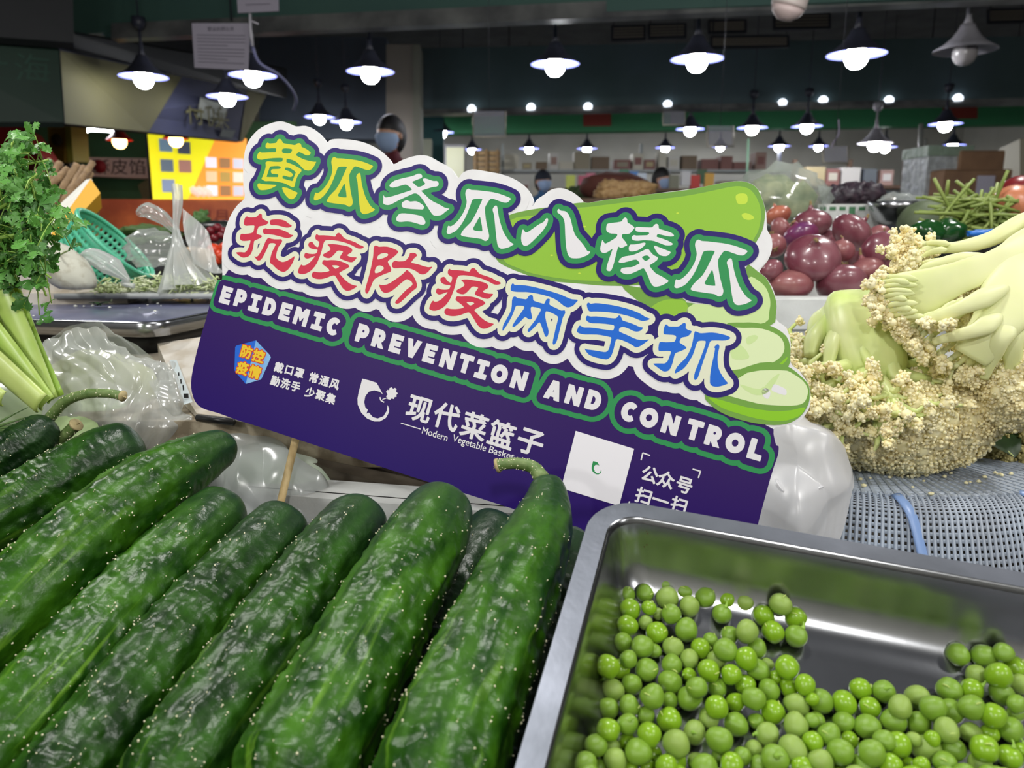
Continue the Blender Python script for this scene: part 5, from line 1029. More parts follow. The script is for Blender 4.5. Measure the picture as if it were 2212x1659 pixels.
# ------------------------------------------------------------------ our own stall: bases and the goods on them
m_stone = mat('stone_counter', (176, 164, 142), rough=.55, col2=(120, 108, 88), scale=55, bump=.15, bscale=120, dist=.001, ramp=(.4, .6))
m_white_foam = mat('styrofoam', (214, 216, 214), rough=.75, col2=(200, 202, 200), scale=30, bump=.25, bscale=260, dist=.0012)
m_grime = mat('grimy_steel', (92, 84, 72), rough=.5, metal=.4, col2=(70, 62, 52), scale=60, bump=.2, bscale=200, dist=.0008)
m_black = mat('black_plastic', (24, 24, 26), rough=.4)
ZL, ZR = CAMZ-.160, CAMZ-.325
# sloping display shelf under cucumbers and tray
def tpb(u0_, v0_, u1b, v1b, h0, h1):
    c = [np.array(TP.place(np.array([[u, v]]), h)[0]) for h in (h0, h1) for u, v in ((u0_, v0_), (u1b, v0_), (u1b, v1b), (u0_, v1b))]
    return np.array(c), [[0, 1, 2, 3], [4, 5, 6, 7][::-1], [0, 4, 5, 1], [1, 5, 6, 2], [2, 6, 7, 3], [3, 7, 4, 0]]
t = thing('display_shelf', 'dark sloping display shelf under the cucumbers and the steel tray', 'shelf', TP.at(-.1, -.2, -.09)); obj('shelf_board', tpb(-.62, -.36, .42, .0, -.085, -.10), m_black, t, False)
for lx in (-.5, .3): obj('support', box((TP.at(lx, -.15, -.08).x, TP.at(lx, -.15, -.08).y, (TP.at(lx, -.15, -.08).z-.02)/2), (.06, .10, TP.at(lx, -.15, -.08).z-.02)), m_black, t, False)
t = thing('goods_counter', 'speckled stone counter under the scale and the plastic bags', 'counter', (-.5, 1.1, 0))
YL0 = .625
obj('stone_top', box((-.62, (YL0+2.0)/2, ZL-.02), (1.44, 2.0-YL0, .04)), m_stone, t, False); obj('cabinet', box((-.62, (YL0+2.0)/2+.02, (ZL-.04)/2), (1.40, 1.94-YL0, ZL-.04)), m_grime, t, False)
t = thing('lower_counter', 'dark lower counter under the cauliflower basket and the onion box', 'counter', (.95, 1.3, 0))
obj('top', box((1.0, 1.36, ZR-.02), (1.78, 1.84, .04)), m_grime, t, False); obj('cabinet', box((1.0, 1.38, (ZR-.04)/2), (1.70, 1.74, ZR-.04)), m_grime, t, False)
# grimy steel bar and white foam box edge below the sign
t = thing('steel_bar', 'grimy steel rail lying behind the cucumbers under the sign', 'bar', P(860, 1030, .64))
a, b = P(600, 965, .67), P(1130, 1125, .63); d_ = (b-a).normalized(); Y_ = Vector((0, 0, 1)).cross(d_).normalized()
Mx = Matrix((d_, Y_, d_.cross(Y_))).transposed()
obj('face', box((a+b)/2-Vector((0, 0, .004)), ((b-a).length, .045, .018), M=Mx), m_grime, t, False); obj('flange', box((a+b)/2+Vector((0, .012, .0075)), ((b-a).length, .012, .005), M=Mx), mat('rail_dark', (66, 56, 48), rough=.5), t, False)
t = thing('foam_box', 'white foam box edge under the steel rail behind the middle cucumbers', 'box', P(860, 1110, .6))
a, b = P(640, 1020, .60), P(1130, 1150, .57); d_ = (b-a).normalized(); d_.z = 0; d_.normalize(); Y_ = Vector((0, 0, 1)).cross(d_); Mx = Matrix((d_, Y_, Vector((0, 0, 1)))).transposed(); c = (a+b)/2
L_ = (b-a).length+.1
obj('front_wall', box(c+Vector((0, 0, -.045)), (L_, .014, .09), M=Mx), m_white_foam, t, False); obj('lip', box(c+Y_*.02+Vector((0, 0, -.006)), (L_, .030, .012), M=Mx), m_white_foam, t, False)

# ---- onions in their foam box
ox0, oy0 = P(1600, 640, 1.07), P(2080, 634, 1.02)
t = thing('onion_box', 'white foam box filled with red onions right of the sign', 'box', P(1800, 710, 1.1)-Vector((0, 0, .12)))
zr = atz(1800, 640, 0) if False else P(1800, 641, 1.06).z
xa, xb, ya, yb = .30, .72, P(1800, 641, 1.06).y, P(1800, 641, 1.06).y+.36
hb = zr-ZR
for nm, cx, cy, sx, sy in (('front_wall', (xa+xb)/2, ya, xb-xa, .03), ('back_wall', (xa+xb)/2, yb, xb-xa, .03), ('side_wall', xa, (ya+yb)/2, .03, yb-ya-.03), ('side_wall', xb, (ya+yb)/2, .03, yb-ya-.03)):
    obj(nm, box((cx, cy, ZR+hb/2), (sx, sy, hb)), m_white_foam, t, False)
obj('rim_band', box(((xa+xb)/2, ya-.018, zr-.022), (xb-xa+.01, .008, .040)), m_white_foam, t, False); obj('base', box(((xa+xb)/2, (ya+yb)/2, ZR+.01), (xb-xa, yb-ya, .02)), m_white_foam, t, False)
obj('inner_floor', box(((xa+xb)/2, (ya+yb)/2, zr-.07), (xb-xa-.03, yb-ya-.03, .01)), m_white_foam, t, False)
m_on = [mat('onion_red', (104, 48, 62), rough=.3, col2=(134, 84, 92), scale=26, stretch=(1, 1, .25), coat=.3), mat('onion_pink', (146, 96, 94), rough=.34, col2=(134, 70, 80), scale=24, coat=.2), mat('onion_tan', (178, 108, 84), rough=.34, col2=(150, 78, 66), scale=22, coat=.2), mat('onion_violet', (96, 48, 96), rough=.28, col2=(140, 60, 80), scale=18, coat=.2)]
m_oroot = mat('onion_root', (150, 128, 84), rough=.8, col2=(110, 90, 60), scale=200)
def onion(label, x, y, d, rx, ry, mi, ax, seed):
    """onion body with papery neck and root plate; ax = direction of the neck"""
    R = random.Random(seed); c = P(x, y, d); r = rx*d/F; k = ry/rx
    t = thing('onion', label, 'onion', c-Vector((0, 0, r*.8)), 'red onions heaped in the foam box')
    prof = [(0, -.86), (.10, -.87), (.30, -.82), (.62, -.66), (.88, -.36), (1, 0), (.93, .36), (.70, .66), (.40, .84), (.20, .93), (.12, 1.06), (.085, 1.2)]
    pr = spline([(a, b, 0) for a, b in prof], 30)[:, :2]; V, Fc = lathe([(max(a, 0)*r, b*r*max(.8, min(1.0, k))) for a, b in pr], 36)
    ang = np.arctan2(V[:, 1], V[:, 0]); V[:, :2] *= (1+.012*np.sin(ang*9+seed))[:, None]
    q = Vector((0, 0, 1)).rotation_difference(Vector(ax).normalized()).to_matrix(); Q_ = np.array(q).T
    obj('bulb', (V@Q_+np.array(c), Fc), m_on[mi], t)
    tip = np.array(c)+np.array(Vector(ax).normalized())*r*1.1*max(.8, min(1, k))
    obj('neck', join([tube(spline([tip-np.array(Vector(ax).normalized())*r*.12, tip+np.array(Vector(ax).normalized())*r*.10, tip+np.array(Vector(ax).normalized())*r*.25+np.array([R.gauss(0, .004), 0, R.gauss(0, .004)])], 8), np.linspace(.11*r, .05*r, 8), 8)]), m_oroot, t)
    base = np.array(c)-np.array(Vector(ax).normalized())*r*.86*max(.8, min(1, k))
    obj('root_plate', join([blobs([base], [[r*.13]*3], 2)]+[tube([base, base+np.array([R.gauss(0, .004) for _ in range(3)])-np.array(Vector(ax).normalized())*.006], [.0012, .0004], 4) for _ in range(12)]), m_oroot, t)
s7 = 3.614
ON = [('tan-pink onion at the back left of the heap, close to the board', 290, 455, 1.30, 102, 80, 2, (-.3, .3, 1)), ('pale pink onion under the tan-pink one at the back left', 310, 560, 1.24, 92, 55, 1, (.9, .2, .4)), ('onion at the left edge with its root facing out, half hidden by the sign', 260, 690, 1.16, 95, 128, 1, (.1, .9, .2)), ('small dark onion low down against the edge of the sign', 235, 885, 1.10, 100, 92, 0, (-.5, .4, .8)),
 ('crimson onion at the top of the heap with a dry neck', 555, 520, 1.29, 150, 100, 0, (-.1, .1, 1)), ('torn-skinned violet onion on top of the largest front onion', 470, 615, 1.20, 135, 90, 3, (-.2, .5, .8)), ('largest dark purple onion at the front of the heap', 560, 790, 1.10, 212, 150, 0, (-.2, -.7, .75)), ('big glossy crimson onion at the top right of the heap', 865, 590, 1.22, 168, 132, 0, (.7, .1, .7)),
 ('pinkish onion behind the big glossy one', 1085, 620, 1.32, 92, 110, 1, (-.2, -.9, .2)), ('narrow upright onion in the middle of the heap', 790, 735, 1.15, 98, 126, 1, (.2, .5, 1)), ('purple onion at the right with its dry root facing out', 1110, 750, 1.16, 172, 122, 0, (.1, .95, .2)), ('low onion at the bottom left just above the box rim', 392, 1005, 1.10, 168, 96, 1, (0, .2, 1)),
 ('low round crimson onion at the bottom centre above the rim', 785, 990, 1.095, 190, 122, 0, (0, .55, .8)), ('onion tucked behind the low round crimson one', 975, 890, 1.15, 140, 112, 1, (-.3, .2, 1)), ('small onion at the bottom right beside the cauliflower', 1040, 1010, 1.11, 80, 80, 0, (.4, .3, .8)), ('dark onion half hidden behind the cauliflower florets', 1240, 735, 1.20, 88, 110, 2, (.3, .2, 1)), ('shaded onion deep in the heap at the right', 1160, 920, 1.21, 110, 100, 0, (.3, .4, .6)), ('shaded onion deep in the heap behind the front one', 690, 660, 1.30, 110, 100, 0, (0, .4, .9))]
for i, (lab, x, y, d, rx, ry, mi, ax) in enumerate(ON): onion(lab, 1600+x/s7, 340+y/s7, d, rx/s7, ry/s7, mi, ax, i)
R = random.Random(77)
src = [o_ for o_ in S.objects if o_.name.startswith('onion') and o_.type == 'EMPTY' and not o_.name.startswith('onion_box')]
for i in range(26):
    r0 = src[R.randrange(len(src))]; k_ = R.uniform(.75, 1.0); r = r0.copy(); S.collection.objects.link(r)
    yy = ya+.06+R.random()*.27; r.location = Vector((R.uniform(xa+.05, xb-.05), yy, zr-.06+max(0, (yy-ya-.08))*.34*R.random())); r.scale = (k_*.8,)*3; r.rotation_euler = (0, 0, R.uniform(0, 6.28))
    r['label'] = 'shaded red onion in the gaps beneath the top layer of the heap'; r['group'] = 'shaded onions beneath the top layer'
    for ch in list(r0.children): c_ = ch.copy(); S.collection.objects.link(c_); c_.parent = r
def crate(label, xa_, xb_, ya_, yb_, z0, z1):
    t = thing('crate', label, 'crate', ((xa_+xb_)/2, (ya_+yb_)/2, z0)); w_, d_ = xb_-xa_, yb_-ya_
    obj('wall', box(((xa_+xb_)/2, (ya_+yb_)/2, (z0+z1)/2), (w_, d_, z1-z0)), m_crate, t, False); obj('rim', box(((xa_+xb_)/2, (ya_+yb_)/2, z1-.012), (w_+.012, d_+.012, .016)), m_black, t, False)
    return t
m_crate = mat('crate_dark', (52, 56, 54), rough=.6)
crate('dark crate under the foam box with green print', .62, .90, 1.60, 1.92, ZR, P(1838, 441, 1.75).z-.19)
crate('dark crate under the bagged cabbage', .50, .61, 1.62, 1.86, ZR, P(1690, 428, 1.76).z-.062)
crate('dark crate under the steel bowl and the wax gourd', .735, 1.05, 1.47, 1.59, ZR, 1.150)
crate('dark crate under the bundle of green stems', .737, 1.02, 1.10, 1.42, ZR, 1.168)
# ---- goods behind the onions
m_cab = mat('napa_pale', (112, 130, 88), rough=.5, col2=(176, 182, 136), scale=30, sss=.1)
t = thing('bagged_cabbage', 'pale green cabbage in a clear bag behind the sign\'s melon picture', 'cabbage', P(1680, 470, 1.75))
V, Fc = ICO[3]
def lump(c, r, el, seed, amp=.18, sub=3, fr=2.2, R_=None):
    V, Fc = ICO[sub]; k = np.array([1+amp*nz(v, fr, seed) for v in V]); V = V*k[:, None]*np.array(el)*r
    if R_ is not None: V = V@np.array(R_).T
    return V+np.array(c), Fc
obj('head', lump(P(1665, 425, 1.78), .055, (1.2, .8, .9), 3, .3), m_cab, t); obj('leaf_cluster', lump(P(1715, 440, 1.76), .05, (.9, .7, 1), 5, .35), m_cab, t)
m_filmc = film('film_clear', (215, 222, 218), .22, .12); m_filmw = film('film_white', (226, 230, 230), .62, .25, .45); m_film2 = film('film_light', (226, 230, 228), .44, .2, .4); m_filmg = film('film_greenish', (214, 228, 214), .42, .18, .4)
obj('bag', lump(P(1690, 428, 1.76), .09, (1.15, .75, .8), 9, .35, fr=3), m_filmc, t)
def openbox(label, x, y, d, w_, dp, h_, m, name='foam_box'):
    c = P(x, y, d); t = thing(name, label, 'box', (c.x, c.y+dp/2, c.z-h_))
    for nm, cx, cy, sx, sy in (('front_wall', 0, 0, w_, .018), ('back_wall', 0, dp, w_, .018), ('side_wall', -w_/2, dp/2, .018, dp-.018), ('side_wall', w_/2, dp/2, .018, dp-.018)): obj(nm, box((c.x+cx, c.y+cy, c.z-h_/2), (sx, sy, h_)), m, t, False)
    obj('base', box((c.x, c.y+dp/2, c.z-h_+.006), (w_, dp, .012)), m, t, False)
    return t, c
t, c = openbox('grey-white foam box with a green printed edge holding dark vegetables', 1838, 441, 1.75, .155, .26, .19, m_white_foam)
for i in range(7): obj('printed_dash', box((c.x-.066+i*.022, c.y-.0096, c.z-.010), (.014, .0008, .008)), mat('print_green', (70, 120, 84), rough=.6), t, False)
obj('printed_mark', box((c.x, c.y-.0096, c.z-.028), (.014, .0008, .028)), MATS['print_green'], t, False)
R = random.Random(5)
for i in range(9): knob('purple_cabbage', 'dark purple leafy head inside the foam box with green print', 'vegetable', 1800+i*10+R.uniform(-4, 4), 424+R.uniform(-9, 3), 1.86+R.uniform(-.03, .05), .03, mat('purple_dark', (40, 34, 44), rough=.5, col2=(60, 44, 54), scale=60), (1, 1, .8), i, 'dark purple heads in the foam box', amp=.5)
t = thing('steel_bowl', 'small steel bowl right of the foam box with green print', 'bowl', P(1935, 490, 1.7)); obj('bowl', lathe([(.02, 0), (.04, .01), (.055, .035), (.06, .05), (.057, .05), (.052, .036), (.038, .013), (0, .006)], 28, c=P(1933, 486, 1.7)), m_steel, t)
t = tag(knob('wax_gourd', 'dull grey-green wax gourd behind the bundle of green stems', 'gourd', 2000, 485, 1.62, .052, mat('gourd', (92, 104, 76), rough=.6, col2=(74, 86, 62), scale=30), (1.1, 1, .95), 4, amp=.05), kind=None)
tag(obj('clear_bag', lump(P(1945, 445, 1.72), .045, (1.3, .8, .6), 12, .4, fr=3), m_filmc), 'crumpled clear bag of greens above the steel bowl', 'bag')
# bundle of cut green stems, pepper, tape, tomato
m_stem = mat('stem_green', (142, 158, 84), rough=.5, col2=(116, 136, 60), scale=30)
t = thing('stem_bundle', 'bundle of thin cut green stems pointing left above the cauliflower', 'stems', P(2110, 500, 1.25))
R = random.Random(8)
for i in range(125):
    x, y = R.uniform(2040, 2215), R.uniform(430, 512); ln = R.uniform(.06, .12); a_ = R.choice([R.gauss(.45, .35), R.gauss(2.1, .5), R.gauss(.1, .2)]); c = P(x, y, 1.25+R.uniform(-.05, .06))
    d_ = Vector((math.cos(a_), R.uniform(-.4, .4), -math.sin(a_)*.8)); p0, p1 = c-d_*ln*.5, c+d_*ln*.5; m_ = (p0+p1)/2+Vector((0, 0, R.uniform(-.006, .006)))
    obj('stem', tube(spline([p0, m_, p1], 5), [.0026, .0029, .0028, .0026, .0022], 6), m_stem, t)
m_pep = mat('pepper_green', (24, 70, 28), rough=.15, coat=.4)
for i, (x, y, lab) in enumerate(((2005, 500, 'glossy dark green pepper under the left end of the stem bundle'), (2050, 498, 'second glossy green pepper to the right under the stem bundle'))):
    t = thing('green_pepper', lab, 'pepper', P(x, y+12, 1.16)); obj('fruit', lump(P(x, y, 1.17), .022, (1.25, 1, .8), i, .22, fr=1.6), m_pep, t); obj('stalk', tube([P(x-20, y-6, 1.17), P(x-30, y-12, 1.17)], [.004, .003], 8), m_stem, t)
for i, (x, y) in enumerate(((2118, 455), (2140, 470), (2125, 495), (2085, 505))): knob('carrot', 'orange-tan carrot end showing between the green stems', 'carrot', x, y, 1.29, .016, mat('carrot', (196, 130, 90), rough=.5), (1.4, 1, .8), i, 'carrots under the stem bundle', amp=.1)
for x, y, r_, c_, lab, k in ((2190, 440, .031, (196, 124, 90), 'pale peach-coloured potato at the right edge above the stems', 1.24), (2202, 414, .030, (120, 30, 34), 'dark red tomato behind the peach-coloured potato', 1.4)):
    knob('potato' if k < 1.3 else 'tomato', lab, 'vegetable', x, y, k, r_, mat('veg_%d' % c_[0], c_, rough=.35), (1.1, 1, .95), 2, amp=.06)
tag(obj('blue_wrapper', lump(P(2130, 505, 1.12), .014, (1.9, .8, .45), 6, .5, fr=3), mat('wrapper_blue', (30, 110, 200), rough=.4)), 'bit of bright blue wrapper beneath the stem bundle', 'wrapper')
tag(obj('blue_wrapper', lump(P(2150, 590, .95), .020, (1.3, .8, .8), 7, .4, fr=3), MATS['wrapper_blue']), 'bright blue wrapper glimpsed through the cut cauliflower', 'wrapper')

# ---- overturned perforated basket and the cauliflower on it
m_bask = mat('basket_grey_blue', (176, 188, 204), rough=.4, col2=(158, 166, 178), scale=16, bump=.12, bscale=90, dist=.001); m_baskb = mat('basket_rib_blue', (138, 168, 220), rough=.35)
ZB = CAMZ-.205; fr_ = atz(1975, 1072, ZB); BC = Vector((fr_.x+.025, fr_.y+.195, ZB)); RB = .197
bk = thing('perforated_basket', 'overturned grey-blue perforated plastic basket under the cauliflower', 'basket', (BC.x, BC.y, ZR))
def ribring(r0, r1, z0, z1, n=96, th_=.0016):
    return lathe([(r0, z0), (r1, z1), (r1, z1-th_), (r0, z0-th_)], n, c=(BC.x, BC.y, 0), closed=True)
geo = [];
for i in range(26): r_ = .03+i*.0064; geo.append(ribring(r_, r_+.0046, ZB, ZB, 72))
obj('base_ring', join(geo), m_bask, bk, kind='stuff')
geo = []
for i in range(150):
    a_ = i/150*2*math.pi; d_ = Vector((math.cos(a_), math.sin(a_), 0)); nrm = Vector((-d_.y, d_.x, 0)); geo.append(box(Vector((BC.x, BC.y, ZB-.0004))+d_*.115, (.165, .0026, .0022), rz=a_))
obj('base_rib', join(geo), m_bask, bk, False, kind='stuff')
# wall: lattice of hoops and staves leaves square holes
pw = spline([(RB-.004, ZB, 0), (RB+.010, ZB-.010, 0), (RB+.024, ZB-.045, 0), (RB+.040, ZB-.085, 0), (RB+.048, ZB-.112, 0)], 32)
geo = []
for i in range(0, 31): 
    (ra, za, _), (rb_, zb_, _) = pw[i], pw[i]+(pw[i+1]-pw[i])*.55
    geo.append(lathe([(ra, za), (rb_, zb_), (rb_-.002, zb_-.0006), (ra-.002, za-.0006)], 120, c=(BC.x, BC.y, 0), closed=True))
obj('hoop', join(geo), m_bask, bk, kind='stuff')
geo = []
for i in range(290):
    a_ = i/290*2*math.pi
    if math.sin(a_) > .5: continue
    pts = [Vector((BC.x+r_*math.cos(a_), BC.y+r_*math.sin(a_), z_)) for r_, z_, _ in pw[::4]]
    geo.append(tube(pts, .0015, 4, caps=False))
obj('stave', join(geo), m_bask, bk, kind='stuff')
for i in range(12):
    a_ = math.radians(-75+i*30+4); pts = [Vector((BC.x+(r_+.0015)*math.cos(a_+.12*k/6), BC.y+(r_+.0015)*math.sin(a_+.12*k/6), z_)) for k, (r_, z_, _) in enumerate(pw[::4])]
    obj('broad_rib', tube(spline(pts, 14), .0050, 8, flat=.3), m_baskb, bk)
obj('foot_ring', lathe([(RB+.046, ZB-.108), (RB+.056, ZB-.108), (RB+.056, ZB-.119), (RB+.046, ZB-.119)], 96, c=(BC.x, BC.y, 0), closed=True), m_bask, bk)

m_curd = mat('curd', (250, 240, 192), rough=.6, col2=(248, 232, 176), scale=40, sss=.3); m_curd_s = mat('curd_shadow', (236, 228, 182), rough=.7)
m_cst = mat('cauli_stalk', (196, 214, 128), rough=.42, col2=(222, 228, 168), scale=22, sss=.15, stretch=(1, 1, .3)); m_cst2 = mat('cauli_cut', (228, 230, 176), rough=.45, col2=(214, 222, 156), scale=14, sss=.15)
def curd_lumps(centers, radii, norms, seed, dens=55):
    """grainy florets: knobs covered in little beads; returns one geometry"""
    R = np.random.default_rng(seed); C_, Rr = [], []
    for c, r, n_ in zip(centers, radii, norms):
        n_ = np.array(n_, float); n_ /= np.linalg.norm(n_)+1e-9; c = np.array(c)
        C_.append(c); Rr.append(r*.93)
        k = int(dens*(r/.012)**2)
        v = R.normal(size=(k*2, 3)); v /= np.linalg.norm(v, axis=1)[:, None]; v = v[(v@n_) > -.25][:k]
        for q in v:
            b = R.uniform(.0009, .0018); C_.append(c+q*(r*R.uniform(.88, 1.0))); Rr.append(b)
    return blobs(C_, Rr, 1)
R = random.Random(4)
# first head, standing upside down: dome of florets below, pale green stump above
cd = .665; HC = P(1925, 862, cd); k_ = cd/F
ca = thing('cauliflower', 'whole cauliflower standing upside down on the basket, stump up', 'cauliflower', P(1950, 1012, cd))
cs, rs, ns = [], [], []
for i in range(270):
    ph = i*2.39996; zz = -1+1.22*(i+.5)/270; rr_ = math.sqrt(max(0, 1-zz*zz)); n_ = Vector((rr_*math.cos(ph), rr_*math.sin(ph), zz))
    if n_.y > .55: continue
    f_ = 1+.10*nz(n_, 2.2, 5); e = Vector((218*k_*n_.x*f_, 160*k_*n_.y*f_, 148*k_*n_.z*f_)) if n_.z < 0 else Vector((212*k_*n_.x*f_, 150*k_*n_.y*f_, 130*k_*n_.z))
    cs.append(HC+e+Vector((0, 0, .002))); rs.append(R.uniform(.0125, .0165)); ns.append(n_)
obj('curd', curd_lumps([c_-n_*.004 for c_, n_ in zip(cs, ns)], rs, ns, 1, 58), m_curd, ca, kind='stuff')
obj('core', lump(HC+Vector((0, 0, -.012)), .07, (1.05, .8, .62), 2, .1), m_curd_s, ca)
# rim florets with loose open branching at the upper edge
cs, rs, ns, br = [], [], [], []
root = P(1850, 770, .655)
for i, (x, y, d_) in enumerate(((1712, 745, .68), (1700, 775, .66), (1722, 810, .63), (1745, 850, .61), (1790, 880, .595), (1850, 830, .60), (1815, 930, .60), (1870, 905, .592), (1905, 940, .588), (1960, 900, .59), (1985, 870, .60), (2010, 820, .62), (1985, 785, .64), (2045, 800, .65), (2080, 830, .66), (2110, 850, .67), (1775, 790, .61), (1690, 735, .70), (1930, 860, .595), (1840, 870, .592), (1735, 880, .62), (1760, 920, .62))):
    e = P(x, y, d_); mid = root.lerp(e, .55)+Vector((0, -.012, -.002)); br.append(tube(spline([root.lerp(e, .12), mid, e], 10), np.linspace(.008, .0032, 10), 8))
    for j in range(9):
        q = e+Vector((R.gauss(0, .010), R.gauss(-.002, .006), R.gauss(0, .009))); cs.append(q); rs.append(R.uniform(.0035, .0065)); ns.append(Vector((R.gauss(0, .3), -.6, .3))); br.append(tube(spline([mid.lerp(e, .3), e.lerp(q, .4), q], 6), np.linspace(.0028, .0014, 6), 5))
obj('rim_floret', curd_lumps(cs, rs, ns, 2, 90), m_curd, ca, kind='stuff'); obj('branchlets', join(br), m_cst, ca, kind='stuff')
# stump: fluted trunk with cut leaf bases
def trunk(pts, rads, seed, lob=5, amp=.10, n=40, m=30):
    c = spline(pts, m); r = np.interp(np.linspace(0, len(rads)-1, m), np.arange(len(rads)), rads); T, A, B = frames(c); th = np.linspace(0, 2*np.pi, n, endpoint=False)
    tt = np.linspace(0, 1, m)[:, None]
    rr_ = r[:, None]*(1+amp*np.sin(lob*th[None]+seed+2*tt)+.4*amp*np.sin(9*th[None]+seed*2+4*tt))
    V = c[:, None]+rr_[..., None]*(np.cos(th)[None, :, None]*A[:, None]+np.sin(th)[None, :, None]*B[:, None]); Fc = []
    for i in range(m-1):
        for j in range(n): k = (j+1) % n; Fc.append([i*n+j, i*n+k, (i+1)*n+k, (i+1)*n+j])
    Fc.append(list(range(n))[::-1]); Fc.append([(m-1)*n+j for j in range(n)]); return V.reshape(-1, 3), Fc
obj('stump', trunk([P(1842, 678, .675), P(1845, 700, .665), P(1850, 740, .655), P(1862, 790, .65), P(1880, 850, .655)], [.027, .035, .038, .036, .026], 1, 6, .07), m_cst, ca)
for i, pts in enumerate((((1790, 685, .655), (1762, 730, .645), (1752, 770, .64)), ((1815, 690, .645), (1800, 740, .63), (1790, 790, .625)), ((1880, 690, .65), (1912, 730, .635), (1925, 790, .622), (1932, 825, .615)), ((1905, 690, .66), (1945, 740, .65), (1972, 775, .645)), ((1850, 700, .64), (1862, 760, .622), (1900, 815, .61)))):
    obj('leaf_base', trunk([P(*q) for q in pts], [(.005, .0085, .0050), (.004, .0065, .004), (.005, .008, .007, .005), (.005, .009, .004), (.004, .006, .004)][i], i, 3, .12, 20, 16), m_cst, ca)
obj('cut_face', blobs([P(1842, 677, .672)], [[.028, .022, .004]], 3), m_cst2, ca)
# second head: big split cauliflower lying on its side at the right
cb = thing('cauliflower', 'large split cauliflower at the right edge showing its thick pale inner stalks', 'cauliflower', P(2120, 830, .62))
EDGE = [((1960, 545, .64), 22), ((1975, 590, .635), 18), ((1904, 604, .62), 10), ((1902, 630, .62), 12), ((1906, 648, .618), 13), ((1918, 668, .61), 12), ((1940, 690, .605), 12), ((1965, 712, .60), 12), ((1985, 738, .60), 12), ((2005, 765, .60), 12), ((2040, 790, .60), 12), ((2085, 800, .595), 12), ((2120, 812, .59), 12), ((2150, 838, .60), 12), ((2050, 700, .575), 8), ((2010, 700, .58), 8)]
cs, rs, ns, br, br2 = [], [], [], [], []
def limb(pts, wpx, flat=.5, n=30, seed=0):
    """flattened tapering stalk: wide across the cut face, thin in depth; widths in photo pixels at the point's depth"""
    c = spline([P(*q) for q in pts], n); w_ = np.interp(np.linspace(0, len(wpx)-1, n), np.arange(len(wpx)), wpx)/2*pts[0][2]/F*np.clip(np.linspace(0, 1, n)/.22, .02, 1)**.5
    T, _, _ = frames(c); K = 22; V = []
    for i in range(n):
        v = c[i]-np.array([0, 0, CAMZ]); v /= np.linalg.norm(v); sd = np.cross(T[i], v); sd /= np.linalg.norm(sd); dp = np.cross(sd, T[i])
        for j in range(K):
            a_ = 2*math.pi*j/K; ca_, sa_ = math.cos(a_), math.sin(a_); q = abs(ca_)**.8*(1 if ca_ > 0 else -1)
            V.append(c[i]+sd*q*w_[i]*(1+.05*math.sin(i*.5+seed))+dp*sa_*w_[i]*flat)
    Fc = [[i*K+j, i*K+(j+1) % K, (i+1)*K+(j+1) % K, (i+1)*K+j] for i in range(n-1) for j in range(K)]; Fc += [list(range(K))[::-1], [(n-1)*K+j for j in range(K)]]
    return np.array(V), Fc
LIMBS = [([(2330, 470, .60), (2212, 548, .59), (2140, 574, .588), (2070, 600, .59), (2000, 628, .598), (1958, 645, .605)], [150, 96, 60, 66, 104, 112], .20),
 ([(2300, 560, .59), (2215, 620, .58), (2178, 660, .577), (2140, 715, .577), (2095, 772, .585)], [190, 150, 120, 92, 70], .26),
 ([(2230, 460, .61), (2150, 512, .61), (2080, 532, .615), (2015, 538, .625), (1985, 548, .63)], [60, 34, 26, 24, 20], .6),
 ([(2130, 552, .60), (2060, 562, .605), (2010, 575, .61), (1985, 590, .615)], [34, 26, 22, 18], .6),
 ([(2180, 620, .575), (2100, 655, .573), (2040, 680, .58), (1985, 698, .59)], [56, 36, 28, 20], .5),
 ([(2165, 680, .572), (2110, 712, .572), (2060, 726, .58), (2015, 738, .59)], [56, 34, 24, 16], .5),
 ([(2185, 690, .573), (2160, 735, .572), (2140, 780, .58), (2125, 818, .588)], [60, 42, 28, 18], .5),
 ([(2215, 680, .575), (2188, 740, .575), (2186, 790, .58), (2165, 828, .59)], [60, 44, 30, 22], .5),
 ([(2250, 660, .58), (2225, 740, .58), (2222, 800, .585), (2205, 840, .595)], [70, 50, 40, 30], .5)]
for k, (pts, wp, fl_) in enumerate(LIMBS): obj('stalk_limb', limb(pts, wp, fl_, seed=k), m_cst2, cb)
R = random.Random(14)
FING = [(1975, 604, 1908, 598), (1970, 612, 1900, 610), (1968, 620, 1898, 621), (1966, 628, 1896, 632), (1966, 636, 1897, 644), (1966, 645, 1900, 655), (1968, 655, 1904, 666), (1972, 665, 1911, 676), (1978, 674, 1920, 685), (1986, 680, 1929, 693), (1996, 684, 1938, 702), (2020, 676, 1946, 710), (2040, 664, 1955, 718), (2062, 650, 1966, 728), (2085, 645, 1976, 738), (2100, 650, 1988, 748), (2060, 676, 1968, 706), (2045, 682, 1975, 715), (2080, 718, 2000, 755), (2060, 724, 1998, 748), (2100, 712, 2022, 770), (2120, 730, 2040, 785), (2105, 752, 2058, 798), (2110, 765, 2075, 806), (2120, 770, 2092, 812), (2145, 770, 2112, 822), (2148, 790, 2140, 835), (2175, 790, 2150, 838), (2190, 800, 2180, 842), (2060, 532, 1985, 528), (2050, 536, 1978, 560), (2040, 562, 1975, 575), (2050, 568, 1968, 600)]
